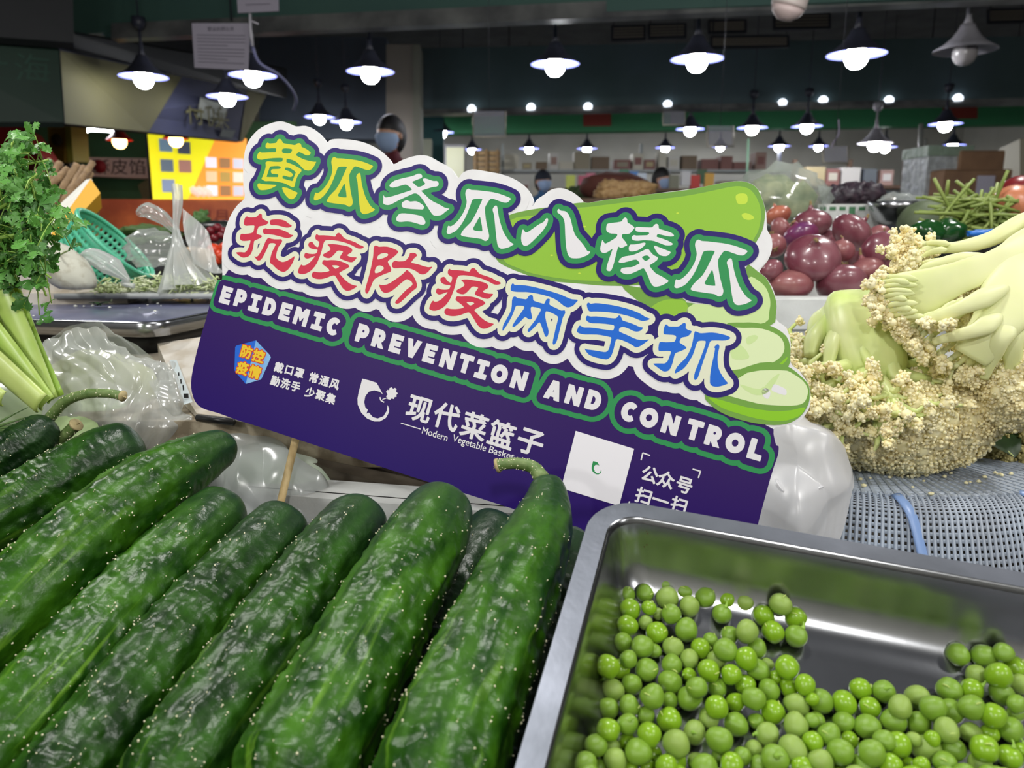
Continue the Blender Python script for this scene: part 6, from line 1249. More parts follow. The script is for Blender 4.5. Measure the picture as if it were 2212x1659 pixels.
for k, (xa_, ya_, xe, ye) in enumerate(FING):
    da = .588 if ya_ > 600 else .614; de = da+.018; bow = R.uniform(.10, .24)
    mx_, my_ = (xa_+xe)/2+(ye-ya_)*bow*.6, (ya_+ye)/2-abs(xe-xa_)*bow*.35
    xa_ += R.uniform(-8, 16); ya_ += R.uniform(-4, 4)
    obj('branch', limb([(xa_, ya_, da), (mx_, my_, da+.006), (xe, ye, de)], [18, R.uniform(9, 15), R.uniform(6, 10)], .7, 16, k), m_cst2, cb)
    e = P(xe, ye, de)
    for j in range(7):
        q = P(xe+R.gauss(-4, 9), ye+R.gauss(2, 9), de+R.gauss(0, .006)); br2.append(tube(spline([P(mx_, my_, da+.006).lerp(e, .55), e, q], 5), np.linspace(.0024, .0011, 5), 5)); cs.append(q); rs.append(R.uniform(.0026, .0046)); ns.append(q-P(xa_, ya_, da))
obj('branchlets', join(br2), m_cst2, cb, kind='stuff')
for (x, y, d_), n_ in EDGE:
    for j in range(n_):
        c = P(x+R.gauss(-6, 9), y+R.gauss(3, 8), d_+R.gauss(.004, .006)); cs.append(c); rs.append(R.uniform(.0026, .0044)); ns.append(Vector((-.6, -.3, R.uniform(-.6, .3))))
for j in range(60): cs.append(P(R.uniform(2070, 2150), R.uniform(600, 660), .64)); rs.append(.006); ns.append(Vector((-.3, -1, .3)))
for j in range(150):
    c = P(R.gauss(1962, 20), R.gauss(555, 22), .64+R.gauss(0, .008)); cs.append(c); rs.append(R.uniform(.0030, .0050)); ns.append(Vector((-.8, -.4, R.uniform(-.4, .5))))
obj('curd', curd_lumps(cs, rs, ns, 5, 85), m_curd, cb, kind='stuff')
# backing florets behind the branches
cs, rs, ns = [], [], []
for j in range(120):
    f = R.random(); cs.append(P(1990+190*f+R.gauss(0, 12), 640+150*f*R.uniform(.2, 1.1), .655)); rs.append(R.uniform(.007, .011)); ns.append(Vector((0, -1, 0)))
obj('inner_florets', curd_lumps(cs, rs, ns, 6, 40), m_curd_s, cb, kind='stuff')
def simple_head(label, x, y, d, r, el, seed, m=m_curd, n_=130):
    c = P(x, y, d); t = thing('cauliflower', label, 'cauliflower', c-Vector((0, 0, r*el[2]))); R = random.Random(seed); cs, rs, ns = [], [], []
    for i in range(n_):
        ph = i*2.39996; zz = 1-2*(i+.5)/n_; q = math.sqrt(1-zz*zz); v = Vector((q*math.cos(ph), q*math.sin(ph), zz))
        if v.y > .6: continue
        cs.append(c+Vector((v.x*el[0], v.y*el[1], v.z*el[2]))*r*(1+.1*nz(v, 2, seed))); rs.append(R.uniform(.005, .008)); ns.append(v)
    obj('curd', curd_lumps(cs, rs, ns, seed, 85), m, t, kind='stuff'); obj('stump', trunk([c+Vector((0, .01, 0)), c+Vector((.01, .03, .01)), c+Vector((.02, .06, .02))], [.03, .02, .016], seed), m_cst, t)
    return t
simple_head('cauliflower cut off by the right edge below the split one', 2225, 835, .60, .034, (1, 1, .9), 31, n_=260)
simple_head('shaded cauliflower behind at the lower right corner of the heap', 2190, 935, .73, .052, (1.2, 1, .8), 32, m=mat('curd_brown', (176, 166, 110), rough=.7), n_=300)  # this head's shade is put into a darker curd colour
def leafmesh(p0, p1, wd, nrm, curl=.1, n=10, seed=0):
    p0, p1 = Vector(p0), Vector(p1); d_ = p1-p0; L_ = d_.length; d_.normalize(); s_ = Vector(nrm).cross(d_).normalized(); n_v = d_.cross(s_); V = []
    for i in range(n+1):
        f = i/n; w_ = wd*math.sin(math.pi*min(1, f*.92+.06))**.75
        for j in (-1, -.5, 0, .5, 1): V.append(p0+d_*L_*f+s_*w_*j*(1+.08*nz((f*9, j*3, seed), 1.0, seed))+n_v*(curl*wd*(abs(j)**1.5)+curl*L_*.6*math.sin(f*3)+.05*wd*nz((f*6, j*4, seed), 1.5, seed)))
    Fc = [[i*5+j, i*5+j+1, (i+1)*5+j+1, (i+1)*5+j] for i in range(n) for j in range(4)]; return np.array([list(v) for v in V]), Fc
t = thing('cauliflower_leaf', 'dark green leaf lying on the basket behind the cauliflower', 'leaf', P(2150, 985, .70)); obj('blade', leafmesh(P(2095, 905, .72), P(2190, 990, .66), .020, (0, -.5, 1), .12), mat('leaf_dark', (44, 70, 30), rough=.5, col2=(32, 54, 22), scale=60), t); obj('midrib', tube([P(2095, 905, .718), P(2140, 942, .69), P(2188, 985, .66)], [.002, .0015, .0008], 6), m_cst, t)
R = random.Random(9)
for i in range(22):
    c = atz(R.uniform(1820, 2200), R.uniform(1020, 1070), ZB+.0025); tag(obj('curd_crumb', lump(c, R.uniform(.0012, .0024), (1, 1, .7), i, .5, 1), m_curd), 'tiny cauliflower crumb fallen on the basket', 'crumb', 'cauliflower crumbs on the basket')

# ---- plastic sheets and bags
def fold(p, seed, nt=6):
    R = FOLDS.setdefault(seed, [(np.array([a*.9, b*.5, c]), f, ph, am) for a, b, c, f, ph, am in [(random.Random(seed*31+i).gauss(0, 1), random.Random(seed*37+i).gauss(0, 1), random.Random(seed*41+i).gauss(0, 1), (9, 16, 28, 46, 72, 110)[i], random.Random(seed*43+i).random(), (1, .9, .75, .6, .42, .28)[i]) for i in range(6)]])
    h = 0; wv = .35*nz(p, 14, seed)
    for d_, f, ph, am in R[:nt]:
        x = float(p@d_)/np.linalg.norm(d_)*f+ph+wv*f*.06; x -= math.floor(x); h += am*(abs(2*x-1)-.5)*(.6+nz(p, 18, seed+int(f)))
    return h*1.5
FOLDS = {}
def sheet(pxgrid, seed, amp, name, m, parent, n=44, fr=9, sharp=.5, nt=6):
    """pxgrid: rows of (x, y, depth) control points -> crumpled plastic sheet"""
    G_ = np.array([[list(P(*q)) for q in row] for row in pxgrid]); a_ = np.array([spline(row, n) for row in G_]); b_ = np.array([spline(a_[:, j], n) for j in range(n)]).transpose(1, 0, 2)
    Dx = np.gradient(b_, axis=0); Dy = np.gradient(b_, axis=1); N_ = np.cross(Dx, Dy); N_ /= np.linalg.norm(N_, axis=2)[..., None]+1e-12
    for i in range(n):
        for j in range(n):
            p = b_[i, j]; b_[i, j] = p+N_[i, j]*amp*fold(p, seed, nt)
    V = b_.reshape(-1, 3); Fc = [[i*n+j, i*n+j+1, (i+1)*n+j+1, (i+1)*n+j] for i in range(n-1) for j in range(n-1)]
    return obj(name, (V, Fc), m, parent)
t = thing('plastic_bag', 'white crumpled plastic bag standing between the sign and the cauliflower', 'bag', P(1740, 1150, .58))
sheet([[(1700, 880, .60), (1722, 875, .598), (1742, 880, .60), (1752, 890, .61)], [(1660, 940, .585), (1715, 945, .565), (1775, 940, .57), (1800, 950, .59)], [(1650, 1010, .575), (1730, 1020, .555), (1800, 1025, .56), (1842, 1040, .59)], [(1640, 1085, .57), (1720, 1100, .55), (1790, 1095, .56), (1834, 1085, .58)], [(1630, 1180, .57), (1700, 1200, .56), (1760, 1200, .56), (1812, 1175, .57)]], 19, .0075, 'front_film', film('film_milk', (250, 250, 252), .90, .35, .5), t, 90, nt=3)
sheet([[(1655, 960, .60), (1700, 930, .61), (1760, 920, .615), (1800, 950, .61)], [(1640, 1030, .60), (1700, 1010, .61), (1780, 1000, .615), (1835, 1020, .61)], [(1640, 1160, .60), (1700, 1160, .61), (1770, 1160, .61), (1810, 1150, .60)]], 8, .006, 'back_film', MATS['film_milk'], t, 30)
obj('handle_fold', tube(spline([P(1676, 1035, .565), P(1700, 1062, .556), P(1732, 1066, .556), P(1775, 1048, .56), P(1838, 1046, .575)], 26), np.interp(np.arange(26), [0, 12, 25], [.0016, .0045, .001]), 8, flat=.35), MATS['film_milk'], t)
# ------------------------------------------------------------------ left side of the stall
# ---- crates that carry the goods at the back left
crate('dark crate under the yam carton and the green basket', -.84, -.60, 1.19, 1.40, ZL, 1.145)
crate('dark crate under the distant beans and dark onions', -1.0, -.60, 1.74, 1.99, ZL, 1.140)
crate('small dark crate under the distant orange tomatoes', -.62, -.50, 1.40, 1.56, ZL, 1.118)
# ---- scale
m_wp = mat('scale_plastic', (206, 200, 190), rough=.5, col2=(186, 176, 160), scale=34, ramp=(.45, .6), bump=.1, bscale=120, dist=.0006)
ZS = CAMZ-.098
A = atz(338, 697, ZS); E1 = (atz(452, 675, ZS)-A).normalized(); E2 = Vector((-E1.y, E1.x, 0)); 
if E2.x > 0: E2 = -E2
sc = thing('scale', 'electronic scale with a steel weighing plate on the stone counter', 'scale', Vector((A.x, A.y, ZL))+E1*.12+E2*.18)
ang_ = math.atan2(E1.y, E1.x)
def platering(ins, r, z):
    w1, w2 = .255, .34; pts = rrect(ins, ins, w1-ins, w2-ins, r, 8); return np.array([list(Vector((A.x, A.y, z))+E1*(p[0]-.0)+E2*(p[1]-.0)) for p in pts])
nP = len(platering(0, .02, 0))
def pskin(rs):
    V = np.concatenate(rs); Fc = [[i*nP+j, i*nP+(j+1) % nP, (i+1)*nP+(j+1) % nP, (i+1)*nP+j] for i in range(len(rs)-1) for j in range(nP)]; Fc.append([(len(rs)-1)*nP+j for j in range(nP)]); Fc.append(list(range(nP))[::-1]); return V, Fc
m_plate = mat('scale_plate', (128, 132, 168), rough=.3, metal=.55, col2=(112, 116, 146), scale=10, bump=.03, bscale=60)
obj('plate', pskin([platering(.004, .022, ZS-.0165), platering(.0, .024, ZS-.0155), platering(.0, .024, ZS-.002), platering(.0018, .023, ZS-.0002), platering(.003, .022, ZS)]), m_steel, sc)
obj('plate_top', pskin([platering(.004, .02, ZS+.0002), platering(.005, .02, ZS+.0006)]), m_plate, sc)
obj('pan_support', pskin([platering(.035, .02, ZS-.040), platering(.035, .02, ZS-.017)]), m_black, sc)
obj('body', pskin([platering(.02, .03, ZL+.001), platering(.012, .03, ZS-.046), platering(.02, .03, ZS-.040)]), m_wp, sc)
# display console sticking out at the front right
c0 = P(500, 880, .80)
pa = [P(352, 752, .80), P(560, 742, .86), P(640, 880, .83), P(570, 935, .78), P(410, 850, .76)]
con = [P(340, 742, .82), P(460, 724, .84), P(610, 760, .78), P(610, 918, .63), P(505, 903, .64), P(425, 893, .65), P(360, 790, .76)]
V = [np.array(p) for p in con]; lowv = [np.array((p[0], p[1], ZL+.001)) for p in V]
obj('console', (np.array(V+lowv), [[0, 1, 2, 3, 4, 5, 6], [13, 12, 11, 10, 9, 8, 7]]+[[i, i+7, (i+1) % 7+7, (i+1) % 7] for i in range(7)]), m_wp, sc, False)
lp = [P(366, 778, .755), P(382, 778, .755), P(416, 868, .655), P(398, 874, .65)]
obj('label_plate', (np.array([list(p) for p in lp]), [[0, 1, 2, 3]]), mat('label_grey', (196, 206, 208), rough=.4), sc, False)
obj('label_mark', join([box(P(402, 855, .660), (.0038, .001, .0038)), box(P(396, 838, .680), (.0009, .001, .005)), box(P(391, 824, .695), (.0009, .001, .004)), box(P(386, 808, .712), (.0009, .001, .003))]), m_black, sc, False)
obj('base_edge', tube([P(426, 902, .645), P(505, 912, .635)], .003, 6), m_black, sc)
R = random.Random(2)
for i in range(34):
    u, v = R.uniform(.01, .24), R.uniform(.02, .32); c = Vector((A.x, A.y, ZS+.0018))+E1*u+E2*v
    tag(obj('vegetable_crumb', lump(c, R.uniform(.0009, .0026), (1, 1, .6), i, .5, 1), mat('crumb_white', (220, 222, 214), rough=.6)), 'tiny white vegetable crumb on the scale plate', 'crumb', 'white crumbs on the scale plate')
for i, (x, y) in enumerate(((388, 646), (215, 660))):
    c = atz(x, y, ZS+.003); tag(obj('leaf_scrap', join([leafmesh(c+Vector((R.gauss(0, .004), R.gauss(0, .004), 0)), c+Vector((R.gauss(0, .012), R.gauss(0, .01), .003)), .003, (0, 0, 1), .2, 5, j) for j in range(6)]), mat('scrap_green', (30, 60, 24), rough=.6)), ['dark green leaf scrap at the back of the scale plate', 'small green leaf scrap at the left of the scale plate'][i], 'leaf')
# ---- celery
m_cel = [mat('celery_green', (140, 180, 62), rough=.35, col2=(160, 196, 80), scale=30, stretch=(1, 1, .1), sss=.1), mat('celery_pale', (196, 212, 130), rough=.35, col2=(178, 200, 106), scale=30, sss=.12), mat('celery_mid', (166, 198, 92), rough=.35, col2=(186, 208, 116), scale=30, sss=.1)]
def stalk(label, pts, wpx, mi, curve=.55):
    p = [P(*q) for q in pts]; d0 = pts[0][2]; n = 26; c = spline(p, n); w_ = np.interp(np.linspace(0, len(wpx)-1, n), np.arange(len(wpx)), wpx)*1.3*d0/F/2
    T, A_, B_ = frames(c); V = []
    for i in range(n):
        side = np.cross(T[i], np.array([0, 1, .2])); side /= np.linalg.norm(side); fr2 = np.cross(side, T[i]); fr2 = fr2 if fr2[1] < 0 else -fr2
        for j in range(13):
            a_ = math.pi*(j/12); V.append(c[i]+side*math.cos(a_)*w_[i]+fr2*w_[i]*curve*(math.sin(a_)+.05*math.cos(j*math.pi)))
        for j in range(13):
            a_ = math.pi*(1-j/12); V.append(c[i]+side*math.cos(a_)*w_[i]*.86+fr2*w_[i]*curve*(math.sin(a_)*.70-.12))
    K = 26; Fc = [[i*K+j, i*K+(j+1) % K, (i+1)*K+(j+1) % K, (i+1)*K+j] for i in range(n-1) for j in range(K)]; Fc += [list(range(K))[::-1], [(n-1)*K+j for j in range(K)]]
    t = thing('celery_stalk', label, 'celery', p[-1], 'celery stalks leaning in from the left edge'); obj('rib', (np.array(V), Fc), m_cel[mi], t)
    return t
stalk('bright green celery stalk along the right side of the bunch', [(-14, 470, .64), (10, 575, .63), (60, 720, .625), (122, 862, .62)], (26, 32, 36, 34), 0)
stalk('broad pale green celery stalk second from the right', [(-24, 560, .63), (10, 640, .62), (58, 750, .615), (105, 868, .61)], (40, 44, 42, 40), 2)
stalk('celery stalk bending down over the pale one in the middle of the bunch', [(-60, 650, .615), (-5, 720, .61), (50, 795, .605), (104, 872, .60)], (34, 36, 38, 36), 2)
stalk('whitest and lowest celery stalk resting above the wrapped cabbage', [(-70, 730, .60), (-10, 780, .598), (40, 825, .595), (92, 872, .592)], (44, 46, 44, 40), 1)
stalk('celery stalk cut off by the left edge', [(-90, 560, .64), (-40, 640, .63), (10, 740, .625), (60, 840, .62)], (30, 34, 36, 36), 1)
stalk('short pale celery stalk at the bottom left corner of the bunch', [(-80, 800, .59), (-30, 835, .588), (10, 862, .585)], (34, 34, 30), 1)
# ---- coriander: stems with lobed leaves
m_cor = mat('coriander_leaf', (98, 156, 66), rough=.45, col2=(74, 132, 50), scale=50, sss=.05); m_cor2 = mat('coriander_leaf_dark', (58, 110, 46), rough=.45, col2=(80, 132, 56), scale=50); m_cors = mat('coriander_stem', (150, 186, 84), rough=.4)
co = thing('coriander_bunch', 'bunch of wet green coriander hanging in from the left edge', 'herb', P(60, 600, .60))
def lobed(seed):
    R = random.Random(seed); out = [(0, 0)]; 
    for lb in (-1, 0, 1):
        ca_ = lb*1.05; L_ = .95 if lb == 0 else .72; base = np.array([0, .12]); d_ = np.array([math.sin(ca_), math.cos(ca_)]); s_ = np.array([d_[1], -d_[0]])
        pts = []
        for k, (f, w_) in enumerate(((.18, -.10), (.42, -.20), (.40, -.36), (.62, -.26), (.66, -.38), (.80, -.20), (.88, -.24), (.94, -.08), (1.02, .0), (.94, .08), (.88, .24), (.80, .20), (.66, .38), (.62, .26), (.40, .36), (.42, .20), (.18, .10))):
            pts.append(base+d_*f*L_*(1+R.gauss(0, .03))+s_*w_*L_*(.9+R.gauss(0, .05)))
        out += [tuple(p) for p in pts]
    V = [(x, y, .10*math.sin(x*4+seed)+.12*y*y-.15*x*x+.02*R.gauss(0, 1)) for x, y in out]
    me = bpy.data.meshes.new('leaf'); n1 = 17; Fc = []
    for lb in range(3):
        o_ = 1+lb*17
        V.append(tuple(np.mean([V[o_+k] for k in range(17)], axis=0))); ci = len(V)-1
        for k in range(16): Fc.append([ci, o_+k, o_+k+1])
        Fc.append([ci, o_+16, 0]); Fc.append([ci, 0, o_])
    me.from_pydata(V, [], Fc); me.polygons.foreach_set('use_smooth', [True]*len(Fc)); return me
lf = []
for i in range(6):
    me = lobed(i); me.materials.append([m_cor, m_cor2, m_cor][i % 3]); lf.append(me)
R = random.Random(17); st_ = []
STEMS = [((-40, 500), (60, 480), (120, 470)), ((-40, 470), (30, 430), (80, 375)), ((-40, 400), (20, 365), (105, 345)), ((-40, 480), (20, 490), (85, 560)), ((-40, 540), (40, 550), (110, 600)), ((-40, 500), (50, 520), (100, 640)), ((-40, 440), (10, 400), (25, 335)), ((-40, 590), (10, 560), (60, 520)), ((-40, 520), (60, 500), (140, 455))]
nl = 0
for s_ in STEMS:
    p = [P(x, y, .60+R.uniform(-.03, .03)) for x, y in s_]; c = spline(p, 14); st_.append(tube(c, np.linspace(.0018, .0008, 14), 6))
    for k in range(26):
        f = R.uniform(.2, 1)**.7; b = c[int(f*13)]; off = Vector((R.gauss(0, .010), R.gauss(-.006, .012), R.gauss(0, .011))); e = Vector(b)+off; st_.append(tube(spline([b, Vector(b).lerp(e, .5)+Vector((0, 0, .003)), e], 5), .0005, 4))
        o = bpy.data.objects.new('leaf', R.choice(lf)); S.collection.objects.link(o); o.parent = co; o.location = e-co.location; s2 = R.uniform(.009, .0165); o.scale = (s2, s2, s2)
        nv = Vector((R.gauss(0, .5), -1, R.gauss(.5, .5))).normalized(); q = nv.to_track_quat('Z', 'Y'); o.rotation_mode = 'QUATERNION'; o.rotation_quaternion = q @ Vector((0, 0, 1)).rotation_difference(Vector((0, 0, 1))) @ Matrix.Rotation(R.uniform(0, 6.28), 3, 'Z').to_quaternion(); nl += 1
obj('stems', join(st_), m_cors, co)
obj('water_drops', blobs([P(R.uniform(10, 120), R.uniform(340, 600), .575+R.uniform(0, .02)) for _ in range(30)], [.0008]*30, 1), mat('water', (240, 250, 250), rough=.02, trans=1, spec=.8), co, kind='stuff')
# ---- cabbage leaves under the cucumbers' stalks
m_nap = mat('wrapped_leaf', (150, 172, 122), rough=.3, col2=(176, 192, 148), scale=14, bump=.2, bscale=40, dist=.003)
t = thing('wrapped_cabbage', 'film-wrapped pale green cabbage in the corner below the celery', 'cabbage', P(30, 960, .66)); obj('head', lump(P(20, 935, .68), .052, (1.25, .8, .9), 3, .10), m_nap, t)
vn = []
for i in range(9): vn.append(tube(spline([P(-30, 930, .64), P(20+i*12, 900+i*9, .627), P(60+i*12, 880+i*18, .640)], 10), np.linspace(.0014, .0004, 10), 5))
obj('vein', join(vn), mat('vein_green', (110, 140, 84), rough=.4), t); obj('film', lump(P(20, 935, .68), .0545, (1.25, .8, .9), 3, .12), m_filmc, t)
obj('dry_tip', join([tube([P(84, 862, .60), P(82+4*i, 848-3*i, .598)], [.0016, .0006], 5) for i in range(3)]+[blobs([P(84, 862, .60)], [.0026], 1)]), mat('dry_brown', (120, 84, 54), rough=.8), t)
t = thing('loose_leaf', 'pale green cabbage leaf lying under the stalked cucumbers', 'leaf', P(130, 980, .62)); obj('blade', leafmesh(P(20, 1010, .63), P(215, 925, .635), .028, (0, -.6, 1), .10, 14, 2), m_nap, t); obj('midrib', tube([P(20, 1010, .628), P(120, 965, .622), P(212, 927, .632)], [.002, .0014, .0006], 6), m_nap, t)
# ---- big clear bag with pale vegetable inside
t = thing('plastic_bag', 'large clear plastic bag in front of the scale', 'bag', P(250, 980, .70))
obj('contents', lump(P(215, 850, .73), .045, (1.25, .7, .9), 7, .12), mat('bag_contents', (186, 190, 140), rough=.6, col2=(170, 176, 130), scale=10), t)
obj('contents_lower', lump(P(205, 930, .70), .040, (1.3, .7, .7), 8, .12), mat('bag_contents2', (176, 192, 150), rough=.6), t)
sheet([[(92, 740, .70), (150, 708, .71), (220, 710, .71), (300, 760, .71)], [(80, 800, .68), (170, 770, .665), (270, 790, .66), (360, 790, .68)], [(90, 870, .66), (180, 850, .645), (290, 860, .64), (395, 880, .66)], [(110, 940, .65), (200, 930, .635), (300, 940, .63), (415, 905, .65)], [(120, 1010, .65), (210, 1000, .64), (310, 1000, .64), (390, 980, .66)]], 5, .0055, 'front_film', m_film2, t, 100)
sheet([[(95, 742, .72), (160, 706, .74), (225, 706, .74), (300, 756, .74)], [(90, 860, .76), (180, 850, .78), (290, 850, .78), (380, 830, .75)], [(110, 1000, .74), (200, 1000, .75), (300, 1000, .75), (390, 980, .72)]], 15, .006, 'back_film', m_filmc, t, 30)
sheet([[(330, 830, .67), (365, 790, .675), (372, 800, .68)], [(345, 880, .65), (390, 870, .652), (405, 890, .66)], [(330, 960, .65), (380, 950, .65), (420, 905, .655)]], 25, .007, 'crumpled_corner', m_film2, t, 36)
# ---- second bag with pale greens, between cucumbers and sign stick
t = thing('plastic_bag', 'white plastic bag of pale greens behind the stick of the sign', 'bag', P(600, 1090, .60))
obj('contents', lump(P(590, 1045, .645), .034, (1.5, .6, .8), 4, .15), mat('bag_greens', (176, 200, 166), rough=.6, col2=(206, 216, 200), scale=14), t)
sheet([[(440, 950, .64), (520, 925, .65), (560, 935, .65), (600, 960, .65)], [(440, 1000, .625), (540, 985, .615), (620, 990, .615), (680, 1020, .63)], [(450, 1060, .615), (550, 1050, .60), (640, 1045, .60), (708, 1070, .62)], [(470, 1130, .61), (560, 1130, .60), (640, 1130, .60), (706, 1120, .61)]], 11, .006, 'front_film', m_filmw, t, 84, nt=4)
# ---- board of pale blocks, white radish, small clear bag behind the celery
t = thing('stone_slab', 'stained pale stone slab behind the scale at the left', 'slab', P(120, 660, 1.0)); obj('block', box(P(130, 655, 1.02), (.20, .10, .035), .15), m_wp, t, False); obj('upper_block', box(P(95, 618, 1.0), (.09, .06, .05), .2), m_wp, t, False)
t = thing('white_radish', 'thick cut end of a dirty white radish beside the green basket', 'radish', P(150, 640, .92))
c = [P(112, 520, .95), P(122, 548, .93), P(136, 585, .91), P(150, 612, .90), P(154, 622, .90)]
Vr, Fr = lump((0, 0, 0), .030, (1.0, .85, 1.12), 5, .10); Vr[:, 2] = np.maximum(Vr[:, 2], -.024); Vr[:, 0] -= Vr[:, 2]*.55; Vr = Vr+np.array(P(140, 580, .92))
obj('root', (Vr, Fr), mat('radish_white', (190, 190, 176), rough=.6, col2=(150, 142, 122), scale=70, ramp=(.5, .75), bump=.3), t)
obj('skin_scar', tube(spline([P(128, 552, .90), P(140, 545, .895), P(152, 540, .892)], 8), [.0003, .0008, .001, .001, .001, .001, .0006, .0002], 5), mat('scar_green', (120, 140, 80), rough=.6), t)
# ---- yams in a yellow and white carton
m_yam = mat('yam_skin', (150, 124, 92), rough=.75, col2=(120, 96, 70), scale=70, bump=.5, bscale=90, dist=.002)
R = random.Random(6)
for i, (x0, y0, x1, y1, r_) in enumerate(((92, 470, 168, 356, 9), (112, 480, 182, 362, 8), (70, 440, 148, 366, 9), (84, 420, 130, 352, 8), (126, 468, 196, 372, 9), (64, 396, 110, 348, 9), (136, 440, 200, 352, 7))):
    t = thing('yam', 'long brown yam root, %s in the yellow carton' % ['nearest the rim', 'second from the rim', 'left of the middle', 'thin one at the back left', 'frontmost of the right-hand ones', 'leftmost of those lying', 'thin one sticking up at the right'][i], 'yam', P(x0, y0, 1.3), 'yams in the yellow carton'); p = spline([P(x0, y0, 1.3), P((x0+x1)/2+R.uniform(-4, 4), (y0+y1)/2, 1.3+R.uniform(-.02, .02)), P(x1, y1, 1.33)], 20)
    r_ *= 1.3/F; obj('root', tube(p, r_*(1+.08*np.sin(np.arange(20)*1.7+i)), 14), m_yam, t); obj('cut_end', tube([p[-1], p[-1]+(p[-1]-p[-2])*.15], [r_*.95, r_*.5], 14), mat('yam_cut', (190, 170, 130), rough=.8), t)
t = thing('carton', 'tilted yellow and white carton holding the yams', 'box', P(130, 520, 1.28))
yq = [(196, 386, 1.25), (217, 417, 1.25), (118, 522, 1.20), (108, 508, 1.20)]
obj('yellow_side', slab(yq, .05), mat('carton_yellow', (226, 168, 28), rough=.5), t, False)
obj('white_inside', slab([(186, 388, 1.255), (197, 386, 1.252), (110, 510, 1.205), (98, 470, 1.21)], .004), mat('carton_white', (220, 220, 214), rough=.6), t, False)
obj('lower_side', slab([(150, 500, 1.26), (215, 425, 1.30), (215, 560, 1.30), (150, 560, 1.26)], .03), mat('carton_ochre', (120, 84, 16), rough=.6), t, False)
# ---- tilted green basket: perforated wall, rim
gb = thing('green_basket', 'tilted mint green perforated plastic basket', 'basket', P(250, 610, 1.18))
GC = P(250, 527, 1.17); ax = Vector((.72, .12, .66)).normalized(); majr = .066
Q_ = np.array(Vector((0, 0, 1)).rotation_difference(ax).to_matrix()).T
m_mint = mat('mint_plastic', (92, 196, 158), rough=.35, col2=(80, 182, 146), scale=20)
def gbv(r, z, a): return np.array([r*math.cos(a), r*math.sin(a), z])@Q_+np.array(GC)
nr, na = 13, 96; grid = [[gbv(majr*(1-.22*(i/nr)), -.062*i/nr, 2*math.pi*j/na) for j in range(na)] for i in range(nr+1)]
V = np.array([v for row in grid for v in row]); Fc = []
for i in range(nr):
    for j in range(na):
        if i in (2, 4, 6, 8, 10) and j % 2 == 0: continue        # the holes
        k = (j+1) % na; Fc.append([i*na+j, i*na+k, (i+1)*na+k, (i+1)*na+j])
o = obj('perforated_wall', (V, Fc), m_mint, gb); md = o.modifiers.new('s', 'SOLIDIFY'); md.thickness = .0022
obj('rim', tube([gbv(majr*1.01, .001, 2*math.pi*j/64) for j in range(65)], .0034, 8, caps=False), m_mint, gb)
obj('bottom', lathe([(0, -.0635), (majr*.78, -.0635), (majr*.79, -.061), (0, -.061)], 48, axis=ax, c=GC), m_mint, gb)
# ---- knotted clear bag in the middle left and chopped greens below it
t = thing('plastic_bag', 'clear bag tied in a tall knot left of the sign', 'bag', P(400, 620, 1.0))
def flare(pts, rads, seed, n=36, m=40, fold=.16):
    c = spline(pts, m); r = np.interp(np.linspace(0, len(rads)-1, m), np.arange(len(rads)), rads); T, A_, B_ = frames(c); th = np.linspace(0, 2*np.pi, n, endpoint=False); tt = np.linspace(0, 1, m)[:, None]
    rr_ = r[:, None]*(1+fold*np.sin(7*th[None]+seed+3*tt)+fold*.7*np.sin(13*th[None]-seed+5*tt))
    V = c[:, None]+rr_[..., None]*(np.cos(th)[None, :, None]*A_[:, None]+.6*np.sin(th)[None, :, None]*B_[:, None])
    return V.reshape(-1, 3), [[i*n+j, i*n+(j+1) % n, (i+1)*n+(j+1) % n, (i+1)*n+j] for i in range(m-1) for j in range(n)]
obj('neck', flare([P(382, 400, 1.0), P(384, 440, 1.0), P(380, 490, 1.0), P(384, 530, 1.0), P(395, 580, 1.0), P(410, 632, 1.0)], [.0085, .0080, .0045, .010, .030, .052], 1), m_film2, t)
obj('left_handle', flare([P(380, 500, 1.0), P(350, 470, 1.0), P(318, 455, 1.0), P(298, 462, 1.0)], [.005, .012, .015, .006], 2), m_filmc, t)
obj('left_pouch', lump(P(330, 535, 1.03), .030, (1.2, .7, .8), 5, .4, fr=3), m_filmc, t)
sheet([[(395, 450, 1.0), (430, 480, 1.0), (450, 500, 1.0)], [(400, 510, 1.0), (440, 545, 1.0), (470, 570, 1.0)], [(420, 570, 1.0), (460, 590, 1.0), (490, 590, 1.0)]], 4, .004, 'right_flap', m_filmw, t, 30)
obj('contents', lump(P(420, 560, 1.04), .024, (1.2, .8, .7), 5, .2), mat('bag_tan', (176, 150, 120), rough=.6), t)
t = thing('plastic_bag', 'small clear bag lying before the green basket', 'bag', P(230, 620, .95))
obj('pouch', flare([P(172, 556, .95), P(200, 552, .95), P(240, 575, .95), P(278, 605, .95)], [.004, .014, .016, .003], 4), m_film2, t); obj('knot', tube(spline([P(278, 605, .95), P(265, 612, .95), P(290, 618, .95)], 10), [.003]*10, 8), m_film2, t)
R = random.Random(12); gr = []
for i in range(420):
    x = R.uniform(205, 470); c = P(x, 600+R.gauss(16, 9)+(8 if x < 300 else 0), R.uniform(.97, 1.03)); d_ = Vector((R.gauss(0, 1), R.gauss(0, 1), R.gauss(0, .4))).normalized()*R.uniform(.004, .009); gr.append(tube([c-d_, c, c+d_], .0011, 4))
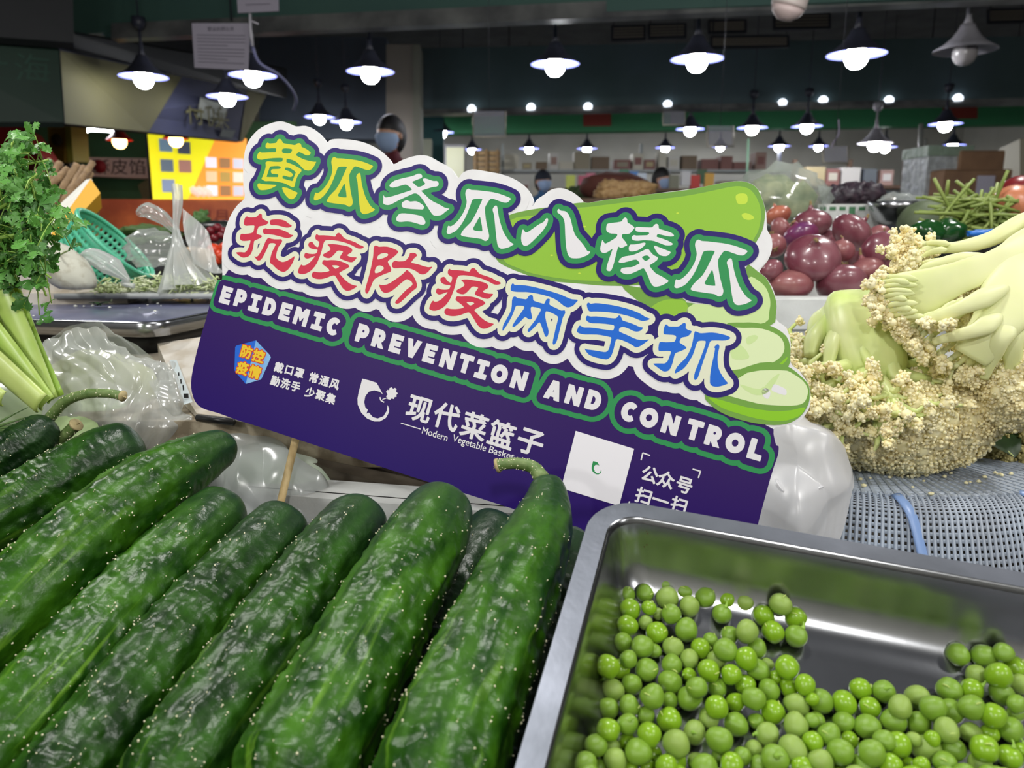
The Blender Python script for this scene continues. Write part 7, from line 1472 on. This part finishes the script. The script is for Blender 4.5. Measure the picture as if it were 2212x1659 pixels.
tag(obj('chopped_greens', join(gr), mat('chopped', (178, 196, 128), rough=.45, col2=(216, 222, 190), scale=60)), 'heap of finely cut pale greens behind the scale', 'greens', kind='stuff')
t = tag(obj('greens_dish', box(P(340, 632, 1.02), (.21, .11, .006)), m_shelf), 'shallow grey dish under the cut greens', 'dish')
# ---- farther heaps seen between basket and sign
for i in range(16): knob('green_bean_bundle', 'bundle of dark green beans behind the knotted bag', 'beans', 275+i*6, 500+R.uniform(-8, 22), 1.9+R.uniform(0, .1), .022, mat('bean_dark', (54, 84, 38), rough=.6, col2=(84, 110, 60), scale=60, stretch=(.2, 1, 3)), (1.6, .8, .5), i, 'dark green bean bundles', amp=.4)
m_tom = mat('tomato_dark', (112, 24, 36), rough=.3)
for i, (x, y) in enumerate(((440, 505), (456, 498), (470, 492), (448, 520), (464, 514), (478, 508), (436, 528), (484, 500))): knob('red_onion', 'small dark red onion in the distant heap left of the sign', 'onion', x, y, 1.8, .011, m_tom, (1, 1, .9), i, 'distant dark red onions', amp=.05)
m_or = mat('tomato_orange', (206, 70, 40), rough=.3)
for i, (x, y) in enumerate(((462, 540), (478, 552), (466, 560), (488, 536))): knob('tomato', 'orange-red tomato below the distant dark red onions', 'tomato', x, y, 1.5, .014, m_or, (1, 1, .9), i, 'orange-red tomatoes left of the sign', amp=.05)
for i, (x, y) in enumerate(((425, 478), (436, 470), (415, 486))): knob('parsley_tuft', 'tuft of parsley above the knotted bag', 'herb', x, y, 1.9, .018, mat('parsley', (70, 108, 52), rough=.6), (1, .8, 1), i, 'parsley tufts', amp=.7)
knob('aubergine', 'dark long aubergine beyond the parsley', 'vegetable', 470, 492, 1.88, .035, mat('aubergine', (30, 36, 34), rough=.3), (1.8, .7, .5), 3, amp=.1)
# stand for the heaps behind
t = thing('rear_stand', 'dark rear stand carrying the heaps behind the scale', 'stand', (-.95, 2.0, ZL-.04)); obj('board', box((-1.0, 2.28, ZL-.035), (.9, .5, .03)), m_black, t, False); obj('leg', box((-1.0, 2.28, (ZL-.05)/2), (.8, .4, ZL-.05)), m_black, t, False)
